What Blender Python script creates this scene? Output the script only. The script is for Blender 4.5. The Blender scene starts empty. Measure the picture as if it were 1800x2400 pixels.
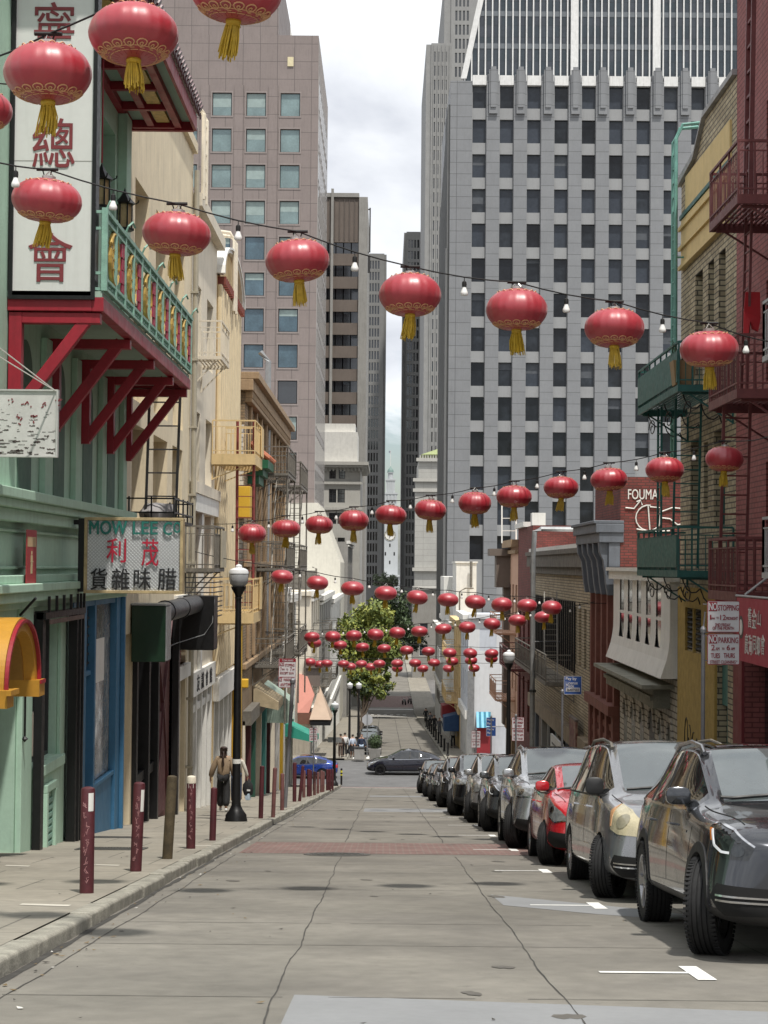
import bpy, bmesh, math, random
from mathutils import Vector, Matrix
from mathutils.bvhtree import BVHTree
R = random.Random(11)
PI = math.pi
sc = bpy.context.scene
C = sc.collection

# ---------------------------------------------------------------- camera, sky, sun, exposure
FPX = 4100.0                       # focal length in photo pixels (photo 1800 x 2400)
cam_d = bpy.data.cameras.new('camera')
cam_d.sensor_fit = 'AUTO'; cam_d.sensor_width = 36.0
cam_d.lens = FPX / 2400 * 36.0
cam_d.clip_start = 0.1; cam_d.clip_end = 6000
cam = bpy.data.objects.new('camera', cam_d); C.objects.link(cam)
_pitch = math.atan2(125, FPX); _yaw = math.atan2(5, FPX)
CR = (Matrix.Rotation(_yaw, 3, 'Z') @ Matrix.Rotation(PI / 2 + _pitch, 3, 'X') @ Matrix.Rotation(math.radians(.5), 3, 'Z'))
cam.matrix_world = CR.to_4x4()
sc.camera = cam

SUN = Vector((1.1, -2.55, 6.6)).normalized()      # towards the sun
elev = math.asin(SUN.z); azim = math.atan2(SUN.x, SUN.y)
w = bpy.data.worlds.new('World'); sc.world = w; w.use_nodes = True
nt = w.node_tree; nt.nodes.clear()
def wn(t, **k):
    n = nt.nodes.new(t)
    for a, b in k.items(): setattr(n, a, b)
    return n
sky = wn('ShaderNodeTexSky', sky_type='NISHITA', sun_disc=False, sun_elevation=elev, sun_rotation=azim, altitude=30, air_density=1.0, dust_density=1.6)
tc = wn('ShaderNodeTexCoord'); mp_ = wn('ShaderNodeMapping'); mp_.inputs['Scale'].default_value = (3.2, 3.2, 6.5)
no = wn('ShaderNodeTexNoise'); no.inputs['Scale'].default_value = 2.3; no.inputs['Detail'].default_value = 9; no.inputs['Roughness'].default_value = .6; no.inputs['Distortion'].default_value = .5
no2 = wn('ShaderNodeTexNoise'); no2.inputs['Scale'].default_value = 1.6; no2.inputs['Detail'].default_value = 7; no2.inputs['Distortion'].default_value = .4
cr = wn('ShaderNodeValToRGB'); cr.color_ramp.elements[0].position = .30; cr.color_ramp.elements[1].position = .50
cr2 = wn('ShaderNodeValToRGB'); cr2.color_ramp.elements[0].position = .38; cr2.color_ramp.elements[1].position = .64
cr2.color_ramp.elements[0].color = (5.5, 5.75, 6.3, 1); cr2.color_ramp.elements[1].color = (9.3, 9.5, 9.7, 1)
mx = wn('ShaderNodeMix', data_type='RGBA'); bg = wn('ShaderNodeBackground'); bg.inputs['Strength'].default_value = .1
wo = wn('ShaderNodeOutputWorld')
# clouds thin out to pale blue low over the horizon
sx = wn('ShaderNodeSeparateXYZ'); mr = wn('ShaderNodeMapRange'); mr.inputs['From Min'].default_value = .0; mr.inputs['From Max'].default_value = .19
mr.inputs['To Min'].default_value = -.27; mr.inputs['To Max'].default_value = .18
ad = wn('ShaderNodeMath', operation='ADD')
L = nt.links.new
L(tc.outputs['Generated'], mp_.inputs[0]); L(mp_.outputs[0], no.inputs['Vector']); L(mp_.outputs[0], no2.inputs['Vector'])
L(tc.outputs['Generated'], sx.inputs[0]); L(sx.outputs['Z'], mr.inputs['Value'])
L(no.outputs['Fac'], ad.inputs[0]); L(mr.outputs[0], ad.inputs[1]); L(ad.outputs[0], cr.inputs[0])
L(no2.outputs['Fac'], cr2.inputs[0])
L(cr.outputs[0], mx.inputs['Factor']); L(sky.outputs[0], mx.inputs['A']); L(cr2.outputs[0], mx.inputs['B'])
L(mx.outputs['Result'], bg.inputs['Color']); L(bg.outputs[0], wo.inputs['Surface'])

sun_d = bpy.data.lights.new('sun', 'SUN'); sun_d.energy = 3.3; sun_d.angle = math.radians(1.6); sun_d.color = (1, .955, .88)
sun = bpy.data.objects.new('sun', sun_d); C.objects.link(sun)
sun.rotation_euler = SUN.to_track_quat('Z', 'Y').to_euler(); sun.location = (20, -40, 120)
sc.view_settings.view_transform = 'Standard'; sc.view_settings.look = 'None'
sc.view_settings.exposure = 0.42; sc.view_settings.gamma = 1.0
sc.cycles.max_bounces = 6; sc.cycles.diffuse_bounces = 3; sc.cycles.glossy_bounces = 3; sc.cycles.transmission_bounces = 4; sc.cycles.transparent_max_bounces = 8
sc.cycles.caustics_reflective = False; sc.cycles.caustics_refractive = False

# ---------------------------------------------------------------- photo pixel -> place
def ray(px, py):
    return CR @ Vector(((px - 900) / FPX, (1200 - py) / FPX, -1.0))
def at(px, py, Y):
    d = ray(px, py); return d * (Y / d.y)
def onx(px, py, X):
    d = ray(px, py); p = d * (X / d.x); return p.y, p.z
CAMH, SL = 1.45, .1124
def gz(y):                         # road height along the street
    if y < 105: return -CAMH - SL * y
    if y < 121: return -CAMH - SL * 105 - (y - 105) * .012
    if y < 250: return -CAMH - SL * 105 - .19 - .06 * (y - 121)
    return -CAMH - SL * 105 - .19 - .06 * 129 - (y - 250) * .0005
KH = .13
def onroad(px, py, dz=0.0):
    d = ray(px, py)
    lo, hi = 1.0, 1200.0
    for _ in range(60):
        m = (lo + hi) / 2; p = d * (m / d.y)
        if p.z > gz(m) + dz: lo = m
        else: hi = m
    return d * (lo / d.y)
def onwalk(px, py): return onroad(px, py, KH)

# ---------------------------------------------------------------- materials
MATS = {}
def mat(name, color, rough=.7, metal=0.0, var=.12, vs=3.0, streak=0.0, bump=0.0, bs=40.0, kind=None, c2=None, bw=.23, bh=.075, mortar=.012, off=.5, spec=.5, coat=0.0, emit=0.0, fleck=0.0, ior=None, mcol=None, sheen=0.0):
    if name in MATS: return MATS[name]
    m = bpy.data.materials.new(name); m.use_nodes = True
    t = m.node_tree; b = t.nodes['Principled BSDF']
    N = t.nodes.new; K = t.links.new
    b.inputs['Roughness'].default_value = rough; b.inputs['Metallic'].default_value = metal
    b.inputs['Specular IOR Level'].default_value = spec
    if ior: b.inputs['IOR'].default_value = ior
    if sheen: b.inputs['Sheen Weight'].default_value = sheen; b.inputs['Sheen Roughness'].default_value = .42; b.inputs['Sheen Tint'].default_value = (1, .93, .93, 1)
    if coat: b.inputs['Coat Weight'].default_value = coat; b.inputs['Coat Roughness'].default_value = .04
    col4 = tuple(color) + (1,)
    co = N('ShaderNodeTexCoord')
    def rgb(c):
        n = N('ShaderNodeRGB'); n.outputs[0].default_value = tuple(c) + (1,); return n.outputs[0]
    def mixn(f, a, bb, bt='MIX'):
        n = N('ShaderNodeMix'); n.data_type = 'RGBA'; n.blend_type = bt
        if isinstance(f, float): n.inputs['Factor'].default_value = f
        else: K(f, n.inputs['Factor'])
        K(a, n.inputs['A']); K(bb, n.inputs['B']); return n.outputs['Result']
    def ramp(f, p0, p1, c0=(0, 0, 0), c1=(1, 1, 1)):
        n = N('ShaderNodeValToRGB'); e = n.color_ramp.elements
        e[0].position, e[1].position = p0, p1; e[0].color = tuple(c0) + (1,); e[1].color = tuple(c1) + (1,)
        K(f, n.inputs[0]); return n.outputs[0]
    def noise(scale, vec=None, detail=5, rough_=.55):
        n = N('ShaderNodeTexNoise'); n.inputs['Scale'].default_value = scale; n.inputs['Detail'].default_value = detail; n.inputs['Roughness'].default_value = rough_
        K(vec if vec is not None else co.outputs['Object'], n.inputs['Vector']); return n.outputs['Fac']
    base = rgb(color)
    hgt = None
    if kind in ('brick', 'panel'):
        s = N('ShaderNodeSeparateXYZ'); K(co.outputs['Object'], s.inputs[0])
        a = N('ShaderNodeMath'); a.operation = 'ADD'; K(s.outputs['X'], a.inputs[0]); K(s.outputs['Y'], a.inputs[1])
        cb = N('ShaderNodeCombineXYZ'); K(a.outputs[0], cb.inputs['X']); K(s.outputs['Z'], cb.inputs['Y'])
        br = N('ShaderNodeTexBrick'); br.offset = off if kind == 'brick' else 0.0; br.squash = 1.0
        br.inputs['Scale'].default_value = 1.0; br.inputs['Brick Width'].default_value = bw; br.inputs['Row Height'].default_value = bh
        br.inputs['Mortar Size'].default_value = mortar; br.inputs['Mortar Smooth'].default_value = .2; br.inputs['Bias'].default_value = -.2
        br.inputs['Color1'].default_value = col4; br.inputs['Color2'].default_value = tuple(c2 or color) + (1,)
        mc = mcol or tuple(x * .55 for x in color); br.inputs['Mortar'].default_value = tuple(mc) + (1,)
        K(cb.outputs[0], br.inputs['Vector']); base = br.outputs['Color']; hgt = br.outputs['Fac']
    elif kind == 'pavers':
        br = N('ShaderNodeTexBrick'); br.inputs['Scale'].default_value = 1.0; br.inputs['Brick Width'].default_value = bw; br.inputs['Row Height'].default_value = bh
        br.inputs['Mortar Size'].default_value = mortar; br.inputs['Color1'].default_value = col4; br.inputs['Color2'].default_value = tuple(c2 or color) + (1,)
        br.inputs['Mortar'].default_value = tuple(mcol or (x * .6 for x in color)) + (1,)
        K(co.outputs['Object'], br.inputs['Vector']); base = br.outputs['Color']; hgt = br.outputs['Fac']
    elif c2:
        base = mixn(ramp(noise(vs * .8), .42, .6), base, rgb(c2))
    if var:
        base = mixn(1.0, base, ramp(noise(vs), .3, .72, (1 - var,) * 3, (1 + var * .6,) * 3), 'MULTIPLY')
        base = mixn(1.0, base, ramp(noise(vs * 9), .3, .7, (1 - var * .5,) * 3, (1 + var * .4,) * 3), 'MULTIPLY')
    if streak:
        ma = N('ShaderNodeMapping'); ma.inputs['Scale'].default_value = (5, 5, .35); K(co.outputs['Object'], ma.inputs[0])
        f = ramp(noise(1.6, ma.outputs[0], 8, .65), .5, .78)
        base = mixn(1.0, base, ramp(f, 0, 1, (1, 1, 1), (1 - streak, 1 - streak * 1.02, 1 - streak * 1.08)), 'MULTIPLY')
    if fleck:
        f = ramp(noise(7, None, 8, .7), .60, .66)
        base = mixn(f, base, rgb((color[0] * (1 - fleck), color[1] * (1 - fleck), color[2] * (1 - fleck))))
    K(base, b.inputs['Base Color'])
    if emit:
        K(base, b.inputs['Emission Color']); b.inputs['Emission Strength'].default_value = emit
    if bump or hgt is not None:
        bp = N('ShaderNodeBump'); bp.inputs['Strength'].default_value = bump or .35; bp.inputs['Distance'].default_value = .02
        if hgt is not None:
            inv = N('ShaderNodeMath'); inv.operation = 'SUBTRACT'; inv.inputs[0].default_value = 1; K(hgt, inv.inputs[1]); K(inv.outputs[0], bp.inputs['Height'])
        else: K(noise(bs, None, 6, .6), bp.inputs['Height'])
        K(bp.outputs[0], b.inputs['Normal'])
    if var and rough > .12:
        rr = ramp(noise(vs * 2.3), .3, .7, (max(0, rough - .08),) * 3, (min(1, rough + .1),) * 3); K(rr, b.inputs['Roughness'])
    MATS[name] = m; return m

# ---------------------------------------------------------------- mesh builder
class MB:
    def __init__(s): s.v = []; s.f = []; s.m = []; s.k = 0
    def poly(s, pts):
        i = len(s.v); s.v += [Vector(p) for p in pts]; s.f.append(tuple(range(i, i + len(pts)))); s.m.append(s.k)
    quad = lambda s, *p: s.poly(p)
    def hexa(s, c):                          # 8 corners: bottom ring 0-3, top ring 4-7
        i = len(s.v); s.v += [Vector(p) for p in c]
        for q in ((3, 2, 1, 0), (4, 5, 6, 7), (0, 1, 5, 4), (1, 2, 6, 5), (2, 3, 7, 6), (3, 0, 4, 7)):
            s.f.append(tuple(i + a for a in q)); s.m.append(s.k)
    def box(s, x0, x1, y0, y1, z0, z1):
        s.hexa([(x0, y0, z0), (x1, y0, z0), (x1, y1, z0), (x0, y1, z0), (x0, y0, z1), (x1, y0, z1), (x1, y1, z1), (x0, y1, z1)])
    def fbox(s, m, u0, u1, v0, v1, d0, d1):  # box in facade coordinates
        s.hexa([m(u0, v0, d0), m(u1, v0, d0), m(u1, v0, d1), m(u0, v0, d1), m(u0, v1, d0), m(u1, v1, d0), m(u1, v1, d1), m(u0, v1, d1)])
    def prism(s, pts, vec):                  # extrude a polygon along vec
        n = len(pts); i = len(s.v); vec = Vector(vec)
        s.v += [Vector(p) for p in pts] + [Vector(p) + vec for p in pts]
        s.f.append(tuple(range(i, i + n))); s.m.append(s.k); s.f.append(tuple(range(i + 2 * n - 1, i + n - 1, -1))); s.m.append(s.k)
        for a in range(n):
            b = (a + 1) % n; s.f.append((i + a, i + b, i + n + b, i + n + a)); s.m.append(s.k)
    def bar(s, p, q, w, h=None, up=(0, 0, 1)):
        p, q = Vector(p), Vector(q); h = h or w; d = (q - p).normalized(); up = Vector(up)
        if abs(d.dot(up)) > .98: up = Vector((0, 1, 0))
        a = d.cross(up).normalized() * w / 2; b = d.cross(a).normalized() * h / 2
        s.hexa([p - a - b, p + a - b, p + a + b, p - a + b, q - a - b, q + a - b, q + a + b, q - a + b])
    def tube(s, pts, r, n=8, cap=True, r1=None):
        pts = [Vector(p) for p in pts]; i0 = len(s.v); N = len(pts)
        for j, p in enumerate(pts):
            d = (pts[min(j + 1, N - 1)] - pts[max(j - 1, 0)]).normalized()
            up = Vector((0, 0, 1)) if abs(d.z) < .9 else Vector((0, 1, 0))
            a = d.cross(up).normalized(); b = d.cross(a)
            rr = r if r1 is None else r + (r1 - r) * j / (N - 1)
            for k in range(n):
                t = 2 * PI * k / n; s.v.append(p + a * math.cos(t) * rr + b * math.sin(t) * rr)
        for j in range(N - 1):
            for k in range(n):
                k2 = (k + 1) % n; s.f.append((i0 + j * n + k, i0 + j * n + k2, i0 + (j + 1) * n + k2, i0 + (j + 1) * n + k)); s.m.append(s.k)
        if cap:
            s.f.append(tuple(i0 + k for k in range(n - 1, -1, -1))); s.m.append(s.k)
            s.f.append(tuple(i0 + (N - 1) * n + k for k in range(n))); s.m.append(s.k)
    def lathe(s, prof, c=(0, 0, 0), n=24, axis='z', cap=True, scal=None):
        c = Vector(c); i0 = len(s.v); N = len(prof)
        for r, z in prof:
            for k in range(n):
                t = 2 * PI * k / n; rr = r * (scal(t, z) if scal else 1)
                x, y = rr * math.cos(t), rr * math.sin(t)
                s.v.append(c + (Vector((x, y, z)) if axis == 'z' else Vector((x, z, y)) if axis == 'y' else Vector((z, x, y))))
        for j in range(N - 1):
            for k in range(n):
                k2 = (k + 1) % n; s.f.append((i0 + j * n + k, i0 + j * n + k2, i0 + (j + 1) * n + k2, i0 + (j + 1) * n + k)); s.m.append(s.k)
        if cap:
            for j, rev in ((0, True), (N - 1, False)):
                if prof[j][0] > 1e-4:
                    q = [i0 + j * n + k for k in range(n)]; s.f.append(tuple(q[::-1] if rev else q)); s.m.append(s.k)
    def build(s, name, mats, parent=None, smooth=False, local=False, bevel=0, recalc=True):
        me = bpy.data.meshes.new(name)
        off = Vector((0, 0, 0))
        if parent is not None and not local: off = wloc(parent)
        me.from_pydata([tuple(p - off) for p in s.v], [], s.f)
        ml = mats if isinstance(mats, (list, tuple)) else [mats]
        for m in ml: me.materials.append(m)
        if len(ml) > 1: me.polygons.foreach_set('material_index', s.m)
        if recalc or smooth:
            bm = bmesh.new(); bm.from_mesh(me)
            if smooth: bmesh.ops.remove_doubles(bm, verts=bm.verts, dist=1e-5)
            bmesh.ops.recalc_face_normals(bm, faces=bm.faces); bm.to_mesh(me); bm.free()
        if smooth:
            me.polygons.foreach_set('use_smooth', [True] * len(me.polygons))
            try: me.set_sharp_from_angle(angle=math.radians(40))
            except Exception: pass
        me.update()
        o = bpy.data.objects.new(name, me); C.objects.link(o)
        if parent is not None: o.parent = parent
        if bevel:
            b = o.modifiers.new('bevel', 'BEVEL'); b.width = bevel; b.segments = 2; b.limit_method = 'ANGLE'
        return o
def wloc(p):
    v = Vector((0, 0, 0))
    while p is not None: v += Vector(p.location); p = p.parent
    return v
def tag(o, label=None, cat=None, group=None, kind=None):
    if label: o['label'] = label
    if cat: o['category'] = cat
    if group: o['group'] = group
    if kind: o['kind'] = kind
    return o
def thing(name, label, cat, loc=(0, 0, 0), rz=0.0, group=None):
    o = bpy.data.objects.new(name, None); C.objects.link(o); o.location = loc; o.rotation_euler = (0, 0, rz); o.empty_display_size = .3
    return tag(o, label, cat, group)
def copy_tree(o, parent=None):
    c = o.copy(); C.objects.link(c); c.parent = parent
    for ch in list(o.children): copy_tree(ch, c)
    return c
def fac(side, pf):                         # facade coordinates: u along, v up, d into the building
    if side == 'L': return lambda u, v, d=0.0: Vector((pf - d, u, v))
    if side == 'R': return lambda u, v, d=0.0: Vector((pf + d, u, v))
    return lambda u, v, d=0.0: Vector((u, pf + d, v))
def facade(mb, m, u0, u1, v0, v1, holes, depth=.25):
    us = sorted({u0, u1} | {x for h in holes for x in h[:2] if u0 < x < u1}); vs = sorted({v0, v1} | {x for h in holes for x in h[2:4] if v0 < x < v1})
    for i in range(len(us) - 1):
        for j in range(len(vs) - 1):
            a, b, c, d = us[i], us[i + 1], vs[j], vs[j + 1]; cu, cv = (a + b) / 2, (c + d) / 2
            if any(h[0] < cu < h[1] and h[2] < cv < h[3] for h in holes): continue
            mb.quad(m(a, c), m(b, c), m(b, d), m(a, d))
    for h in holes:
        a, b, c, d = h[:4]; e = h[4] if len(h) > 4 else depth
        mb.quad(m(a, c), m(a, c, e), m(a, d, e), m(a, d)); mb.quad(m(b, c), m(b, d), m(b, d, e), m(b, c, e))
        mb.quad(m(a, c), m(b, c), m(b, c, e), m(a, c, e)); mb.quad(m(a, d), m(a, d, e), m(b, d, e), m(b, d))
def shell(mb, m, u0, u1, v0, v1, dep):     # roof, far sides and back of a building block (front added by facade)
    mb.quad(m(u0, v1), m(u1, v1), m(u1, v1, dep), m(u0, v1, dep)); mb.quad(m(u0, v0), m(u0, v1), m(u0, v1, dep), m(u0, v0, dep))
    mb.quad(m(u1, v0), m(u1, v0, dep), m(u1, v1, dep), m(u1, v1)); mb.quad(m(u0, v0, dep), m(u0, v1, dep), m(u1, v1, dep), m(u1, v0, dep))
_tx = {}
def text_mesh(s, bold=0.0):
    k = (s, bold)
    if k in _tx: return _tx[k]
    cu = bpy.data.curves.new('lettering', 'FONT'); cu.body = s; cu.size = 1.0; cu.extrude = .02; cu.offset = 0.0; cu.resolution_u = 3
    cu.align_x = 'LEFT'
    o = bpy.data.objects.new('lettering', cu); C.objects.link(o)
    dg = bpy.context.evaluated_depsgraph_get(); dg.update(); me = bpy.data.meshes.new_from_object(o.evaluated_get(dg)); bm = bmesh.new(); bm.from_mesh(me); bmesh.ops.remove_doubles(bm, verts=bm.verts, dist=1e-5); bmesh.ops.triangulate(bm, faces=bm.faces[:], ngon_method='EAR_CLIP'); bm.to_mesh(me); bm.free()
    C.objects.unlink(o); bpy.data.objects.remove(o)
    V = [v.co.copy() for v in me.vertices]; F = [tuple(p.vertices) for p in me.polygons]
    if V:
        x0 = min(v.x for v in V); x1 = max(v.x for v in V); y0 = min(v.y for v in V); y1 = max(v.y for v in V)
        V = [Vector(((v.x - x0) / (x1 - x0), (v.y - y0) / max(1e-6, y1 - y0), v.z)) for v in V]
    _tx[k] = (V, F); return V, F
def letters(mb, s, m, u0, u1, v0, v1, d, t=.006, bold=.012):
    """text stretched into the rectangle u0..u1 x v0..v1 on facade plane m, standing proud of depth d by t"""
    V, F = text_mesh(s); i = len(mb.v)
    off = [(0, 0)] if bold < .006 else [(-.4, -.3), (.4, .3), (-.4, .3), (.4, -.3)]
    for ox, oy in off:                     # strokes thickened by four slightly shifted cut letters
        i = len(mb.v); h = v1 - v0; dd = .0003 * (ox + oy * 2)
        for v in V: mb.v.append(m(u0 + (u1 - u0) * v.x + ox * bold * h, v0 + h * v.y + oy * bold * h, d - (t + dd if v.z > 0 else -.001)))
        for f in F: mb.f.append(tuple(i + a for a in f)); mb.m.append(mb.k)
def pane_win(parent, m, a, b, c, d, depth, mg, mf, fw=.05, bars=(0, 0), sill=None, name='window'):
    """window frame part with its pane as a sub-part"""
    f = MB(); dd = depth - .06
    f.fbox(m, a, a + fw, c, d, dd, depth + .02); f.fbox(m, b - fw, b, c, d, dd, depth + .02); f.fbox(m, a + fw, b - fw, c, c + fw, dd, depth + .02); f.fbox(m, a + fw, b - fw, d - fw, d, dd, depth + .02)
    for i in range(bars[0]):
        u = a + (b - a) * (i + 1) / (bars[0] + 1); f.fbox(m, u - fw * .35, u + fw * .35, c + fw, d - fw, dd + .012, depth + .02)
    for i in range(bars[1]):
        v = c + (d - c) * (i + 1) / (bars[1] + 1); f.fbox(m, a + fw, b - fw, v - fw * .4, v + fw * .4, dd + .006, depth + .016)
    o = f.build(name, mf, parent)
    g = MB(); g.fbox(m, a, b, c, d, depth, depth + .03); g.build('pane', mg, o)
    if sill is not None:
        g = MB(); g.fbox(m, a - .06, b + .06, c - .1, c - .004, -.07, depth - .02); g.build('sill', sill, o)
    return o
# ---------------------------------------------------------------- palette
M_road = mat('road_concrete', (.196, .183, .157), .85, var=.26, vs=.55, bump=.25, bs=60, c2=(.172, .160, .139), fleck=.2)
M_patch = mat('pale_patch_concrete', (.225, .23, .235), .85, var=.08, vs=1.5, bump=.1, bs=70)
M_walk = mat('pavement_concrete', (.275, .25, .205), .85, var=.22, vs=.8, bump=.12, bs=60, kind='pavers', bw=1.5, bh=1.5, mortar=.012, c2=(.255, .235, .195), mcol=(.13, .12, .10))
M_kerb = mat('granite_kerb', (.30, .285, .24), .85, var=.35, vs=5, bump=.5, bs=30)
M_crack = mat('crack_fill', (.055, .052, .047), .9, var=.3, vs=6)
M_joint = mat('joint_line', (.135, .127, .112), .9, var=.2, vs=4)
M_asph = mat('asphalt', (.125, .125, .125), .88, var=.2, vs=1.1, bump=.15, bs=70)
M_bpav = mat('red_brick_paving', (.205, .112, .098), .85, kind='pavers', bw=.22, bh=.11, mortar=.014, c2=(.165, .098, .088), mcol=(.20, .165, .145), var=.25, vs=2)
M_white = mat('white_road_paint', (.78, .78, .75), .7, var=.15, vs=4)
M_iron = mat('cast_iron', (.10, .098, .09), .6, .3, var=.3, vs=8, bump=.3, bs=40)
M_ground = mat('far_ground', (.16, .155, .15), .9, var=.15, vs=.2)
M_glass = mat('dark_window_glass', (.018, .021, .025), .06, var=.3, vs=.35, spec=.9, ior=1.6)
M_gl2 = mat('bluish_window_glass', (.03, .04, .05), .07, var=.45, vs=.25, spec=1.0, ior=1.7)
M_black = mat('black_metal', (.012, .012, .013), .42, .3, var=.2, vs=5)
M_dgrey = mat('dark_grey_metal', (.06, .06, .062), .5, .4, var=.2, vs=5)
M_galv = mat('galvanised_steel', (.33, .34, .345), .45, .6, var=.2, vs=4)
M_rail = mat('weathered_grey_rail', (.19, .175, .15), .6, .3, var=.3, vs=6)
M_wht = mat('white_paint', (.72, .71, .67), .6, var=.08, vs=2, streak=.18)
M_cream = mat('cream_stucco', (.73, .63, .45), .8, var=.1, vs=1.2, streak=.3, bump=.12, bs=25)
M_beige = mat('pale_beige_stucco', (.69, .625, .51), .8, var=.1, vs=1.3, streak=.3, bump=.1, bs=25)

YB = [-30, 0, 20, 40, 60, 80, 100, 105, 113, 121, 150, 200, 250, 400, 700, 1100]
def strip(mb, x0, x1, ys, dz, xf0=None, xf1=None):
    for a, b in zip(ys[:-1], ys[1:]):
        mb.quad((x0, a, gz(a) + dz), (x1, a, gz(a) + dz), (x1, b, gz(b) + dz), (x0, b, gz(b) + dz))
def yrange(a, b): return [a] + [y for y in YB if a < y < b] + [b]
g = MB(); strip(g, -900, 900, [-60] + YB[1:] + [1300, 3500], -.25); tag(g.build('ground', M_ground), kind='structure')
XL, XR, KL, KR = -5.25, 7.1, -2.55, 4.3
g = MB(); strip(g, KL - .1, KR + .1, yrange(-30, 105), 0); tag(g.build('street', M_road), kind='structure')
g = MB(); strip(g, -90, 90, [105, 109, 113, 117, 121], -.004); tag(g.build('cross_street', M_asph), kind='structure')
g = MB(); strip(g, KL - .1, KR + .1, yrange(121, 1060), -.002); tag(g.build('lower_street', M_road), kind='structure')
g = MB()
for (a, b, x0, x1) in ((-30, 105, XL - .6, KL - .17), (121, 700, XL - .6, KL - .17)):
    strip(g, x0, x1, yrange(a, b), KH)
strip(g, -90, XL - .6, [101, 105], KH); strip(g, -90, XL - .6, [121, 124.2], KH)
tag(g.build('pavement', M_walk), kind='structure')
g = MB()
for (a, b, x0, x1) in ((-30, 105, KR + .17, XR + .6), (121, 700, KR + .17, XR + .6)):
    strip(g, x0, x1, yrange(a, b), KH)
strip(g, XR + .6, 90, [101, 105], KH); strip(g, XR + .6, 90, [121, 124.2], KH)
tag(g.build('pavement', M_walk), kind='structure')
for xk, sg in ((KL, -1), (KR, 1)):              # granite kerb of stones of uneven length
    g = MB()
    for (ya, yb) in ((-10, 105), (121, 330)):
        y = ya
        while y < yb:
            l = min(R.uniform(.7, 2.4), yb - y); e = .012
            jx, jz = R.uniform(-.025, .025), R.uniform(-.012, .014)
            x0, x1 = sorted((xk + jx, xk + sg * .18)); c = .02
            za, zb = gz(y + e), gz(y + l - e); t = KH + jz
            g.prism([(x0, y + e, za - .1), (x1, y + e, za - .1), (x1, y + e, za + t - (c if sg < 0 and 0 else 0)), (x0 + (c if sg > 0 else 0), y + e, za + t), (x0, y + e, za + t - c)] if sg > 0 else
                    [(x0, y + e, za - .1), (x1, y + e, za - .1), (x1, y + e, za + t - c), (x1 - c, y + e, za + t), (x0, y + e, za + t)], (0, l - 2 * e, zb - za))
            y += l
    strip(g, *sorted((xk + sg * .05, xk + sg * .2)), yrange(-10, 105), KH - .03)
    tag(g.build('kerb', M_kerb, bevel=.012), kind='structure')

# joints, cracks, patches, paint
def wander(mb, x, ya, yb, wdt, amp, dz=.004, step=.35, x2=None):
    y = ya; px = None; o = 0
    while y < yb:
        o += R.uniform(-amp, amp) - o * .12; xx = x + ((x2 - x) * (y - ya) / (yb - ya) if x2 is not None else 0) + o; ww = wdt * R.uniform(.5, 1.25)
        if px is not None:
            mb.quad((px[0] - px[1], y - step, gz(y - step) + dz), (px[0] + px[1], y - step, gz(y - step) + dz), (xx + ww, y, gz(y) + dz), (xx - ww, y, gz(y) + dz))
        px = (xx, ww); y += step
g = MB()
for x in (-2.3, -.66, 1.12): wander(g, x, 4, 27.5, .0055, .009, step=.18)
for x in (-.7, 1.1): wander(g, x, 32.2, 101, .009, .011)
wander(g, -2.3, 32.2, 70, .008, .015); wander(g, 2.95, 3, 28, .005, .012); wander(g, KL + .05, 3, 103, .035, .01, dz=.0035)
for x in (-.68, 1.35, 2.9): wander(g, x, 124, 235, .03, .01, step=3)
tag(g.build('road_crack', M_crack), kind='structure')
g = MB()
y = 5.2
while y < 101:
    if not 27 < y < 32.5:
        ww = .008 + y * .00025; xa = KL + .2
        while xa < 3.9:
            xb = min(xa + R.uniform(.6, 2), 3.9); g.quad((xa, y, gz(y) + .004), (xb, y + .0, gz(y) + .004), (xb, y + ww * 1.6, gz(y + ww * 1.6) + .004), (xa, y + ww * 1.6, gz(y + ww * 1.6) + .004)); xa = xb + (R.uniform(0, .5) if R.random() < .4 else 0)
    y += R.choice((1.9, 2.6, 3.1, 4.2)) * (1 if y < 40 else 1.5)
for y in range(126, 240, 6): g.quad((KL, y, gz(y) + .004), (KR, y, gz(y) + .004), (KR, y + .12, gz(y + .12) + .004), (KL, y + .12, gz(y + .12) + .004))
tag(g.build('road_joint', M_joint), kind='structure')
def sheet(mb, pts, dz): mb.poly([(p[0], p[1], gz(p[1]) + dz) for p in pts])
g = MB()
pa = [onroad(*p) for p in ((690, 2332), (1800, 2372), (1800, 2420), (1180, 2440), (640, 2440))]
sheet(g, [(p.x, p.y) for p in pa], .0025)
pa = [onroad(*p) for p in ((1150, 2097), (1470, 2128), (1660, 2150), (1640, 2160), (1400, 2143), (1180, 2122))]
sheet(g, [(p.x, p.y) for p in pa], .0025)
for a, b in ((52, 56), (75, 78)): sheet(g, [(-.6, a), (3.9, a + .3), (3.9, b), (-.6, b)], .0025)
tag(g.build('road_patch', M_patch), kind='structure')
g = MB(); strip(g, KL + .25, KR, [28.0, 31.9], .003); strip(g, KL, KR, [102, 104.6], .003); strip(g, KL, KR, [262, 285], .004)
tag(g.build('brick_band', M_bpav), kind='structure')
g = MB()
ty = 12.3; Ts = []
while ty < 100:
    Ts.append(ty); ty += 5.8
for ty in Ts:
    sheet(g, [(1.52, ty), (2.14, ty), (2.14, ty + .09), (1.52, ty + .09)], .006); sheet(g, [(2.14, ty - .36), (2.27, ty - .36), (2.27, ty + .44), (2.14, ty + .44)], .006)
for x in range(7): sheet(g, [(-2.2 + x * .95, 123.2), (-1.75 + x * .95, 123.2), (-1.75 + x * .95, 126.6), (-2.2 + x * .95, 126.6)], .006)
sheet(g, [(KL, 101.2), (KR, 101.2), (KR, 101.55), (KL, 101.55)], .007)
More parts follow.
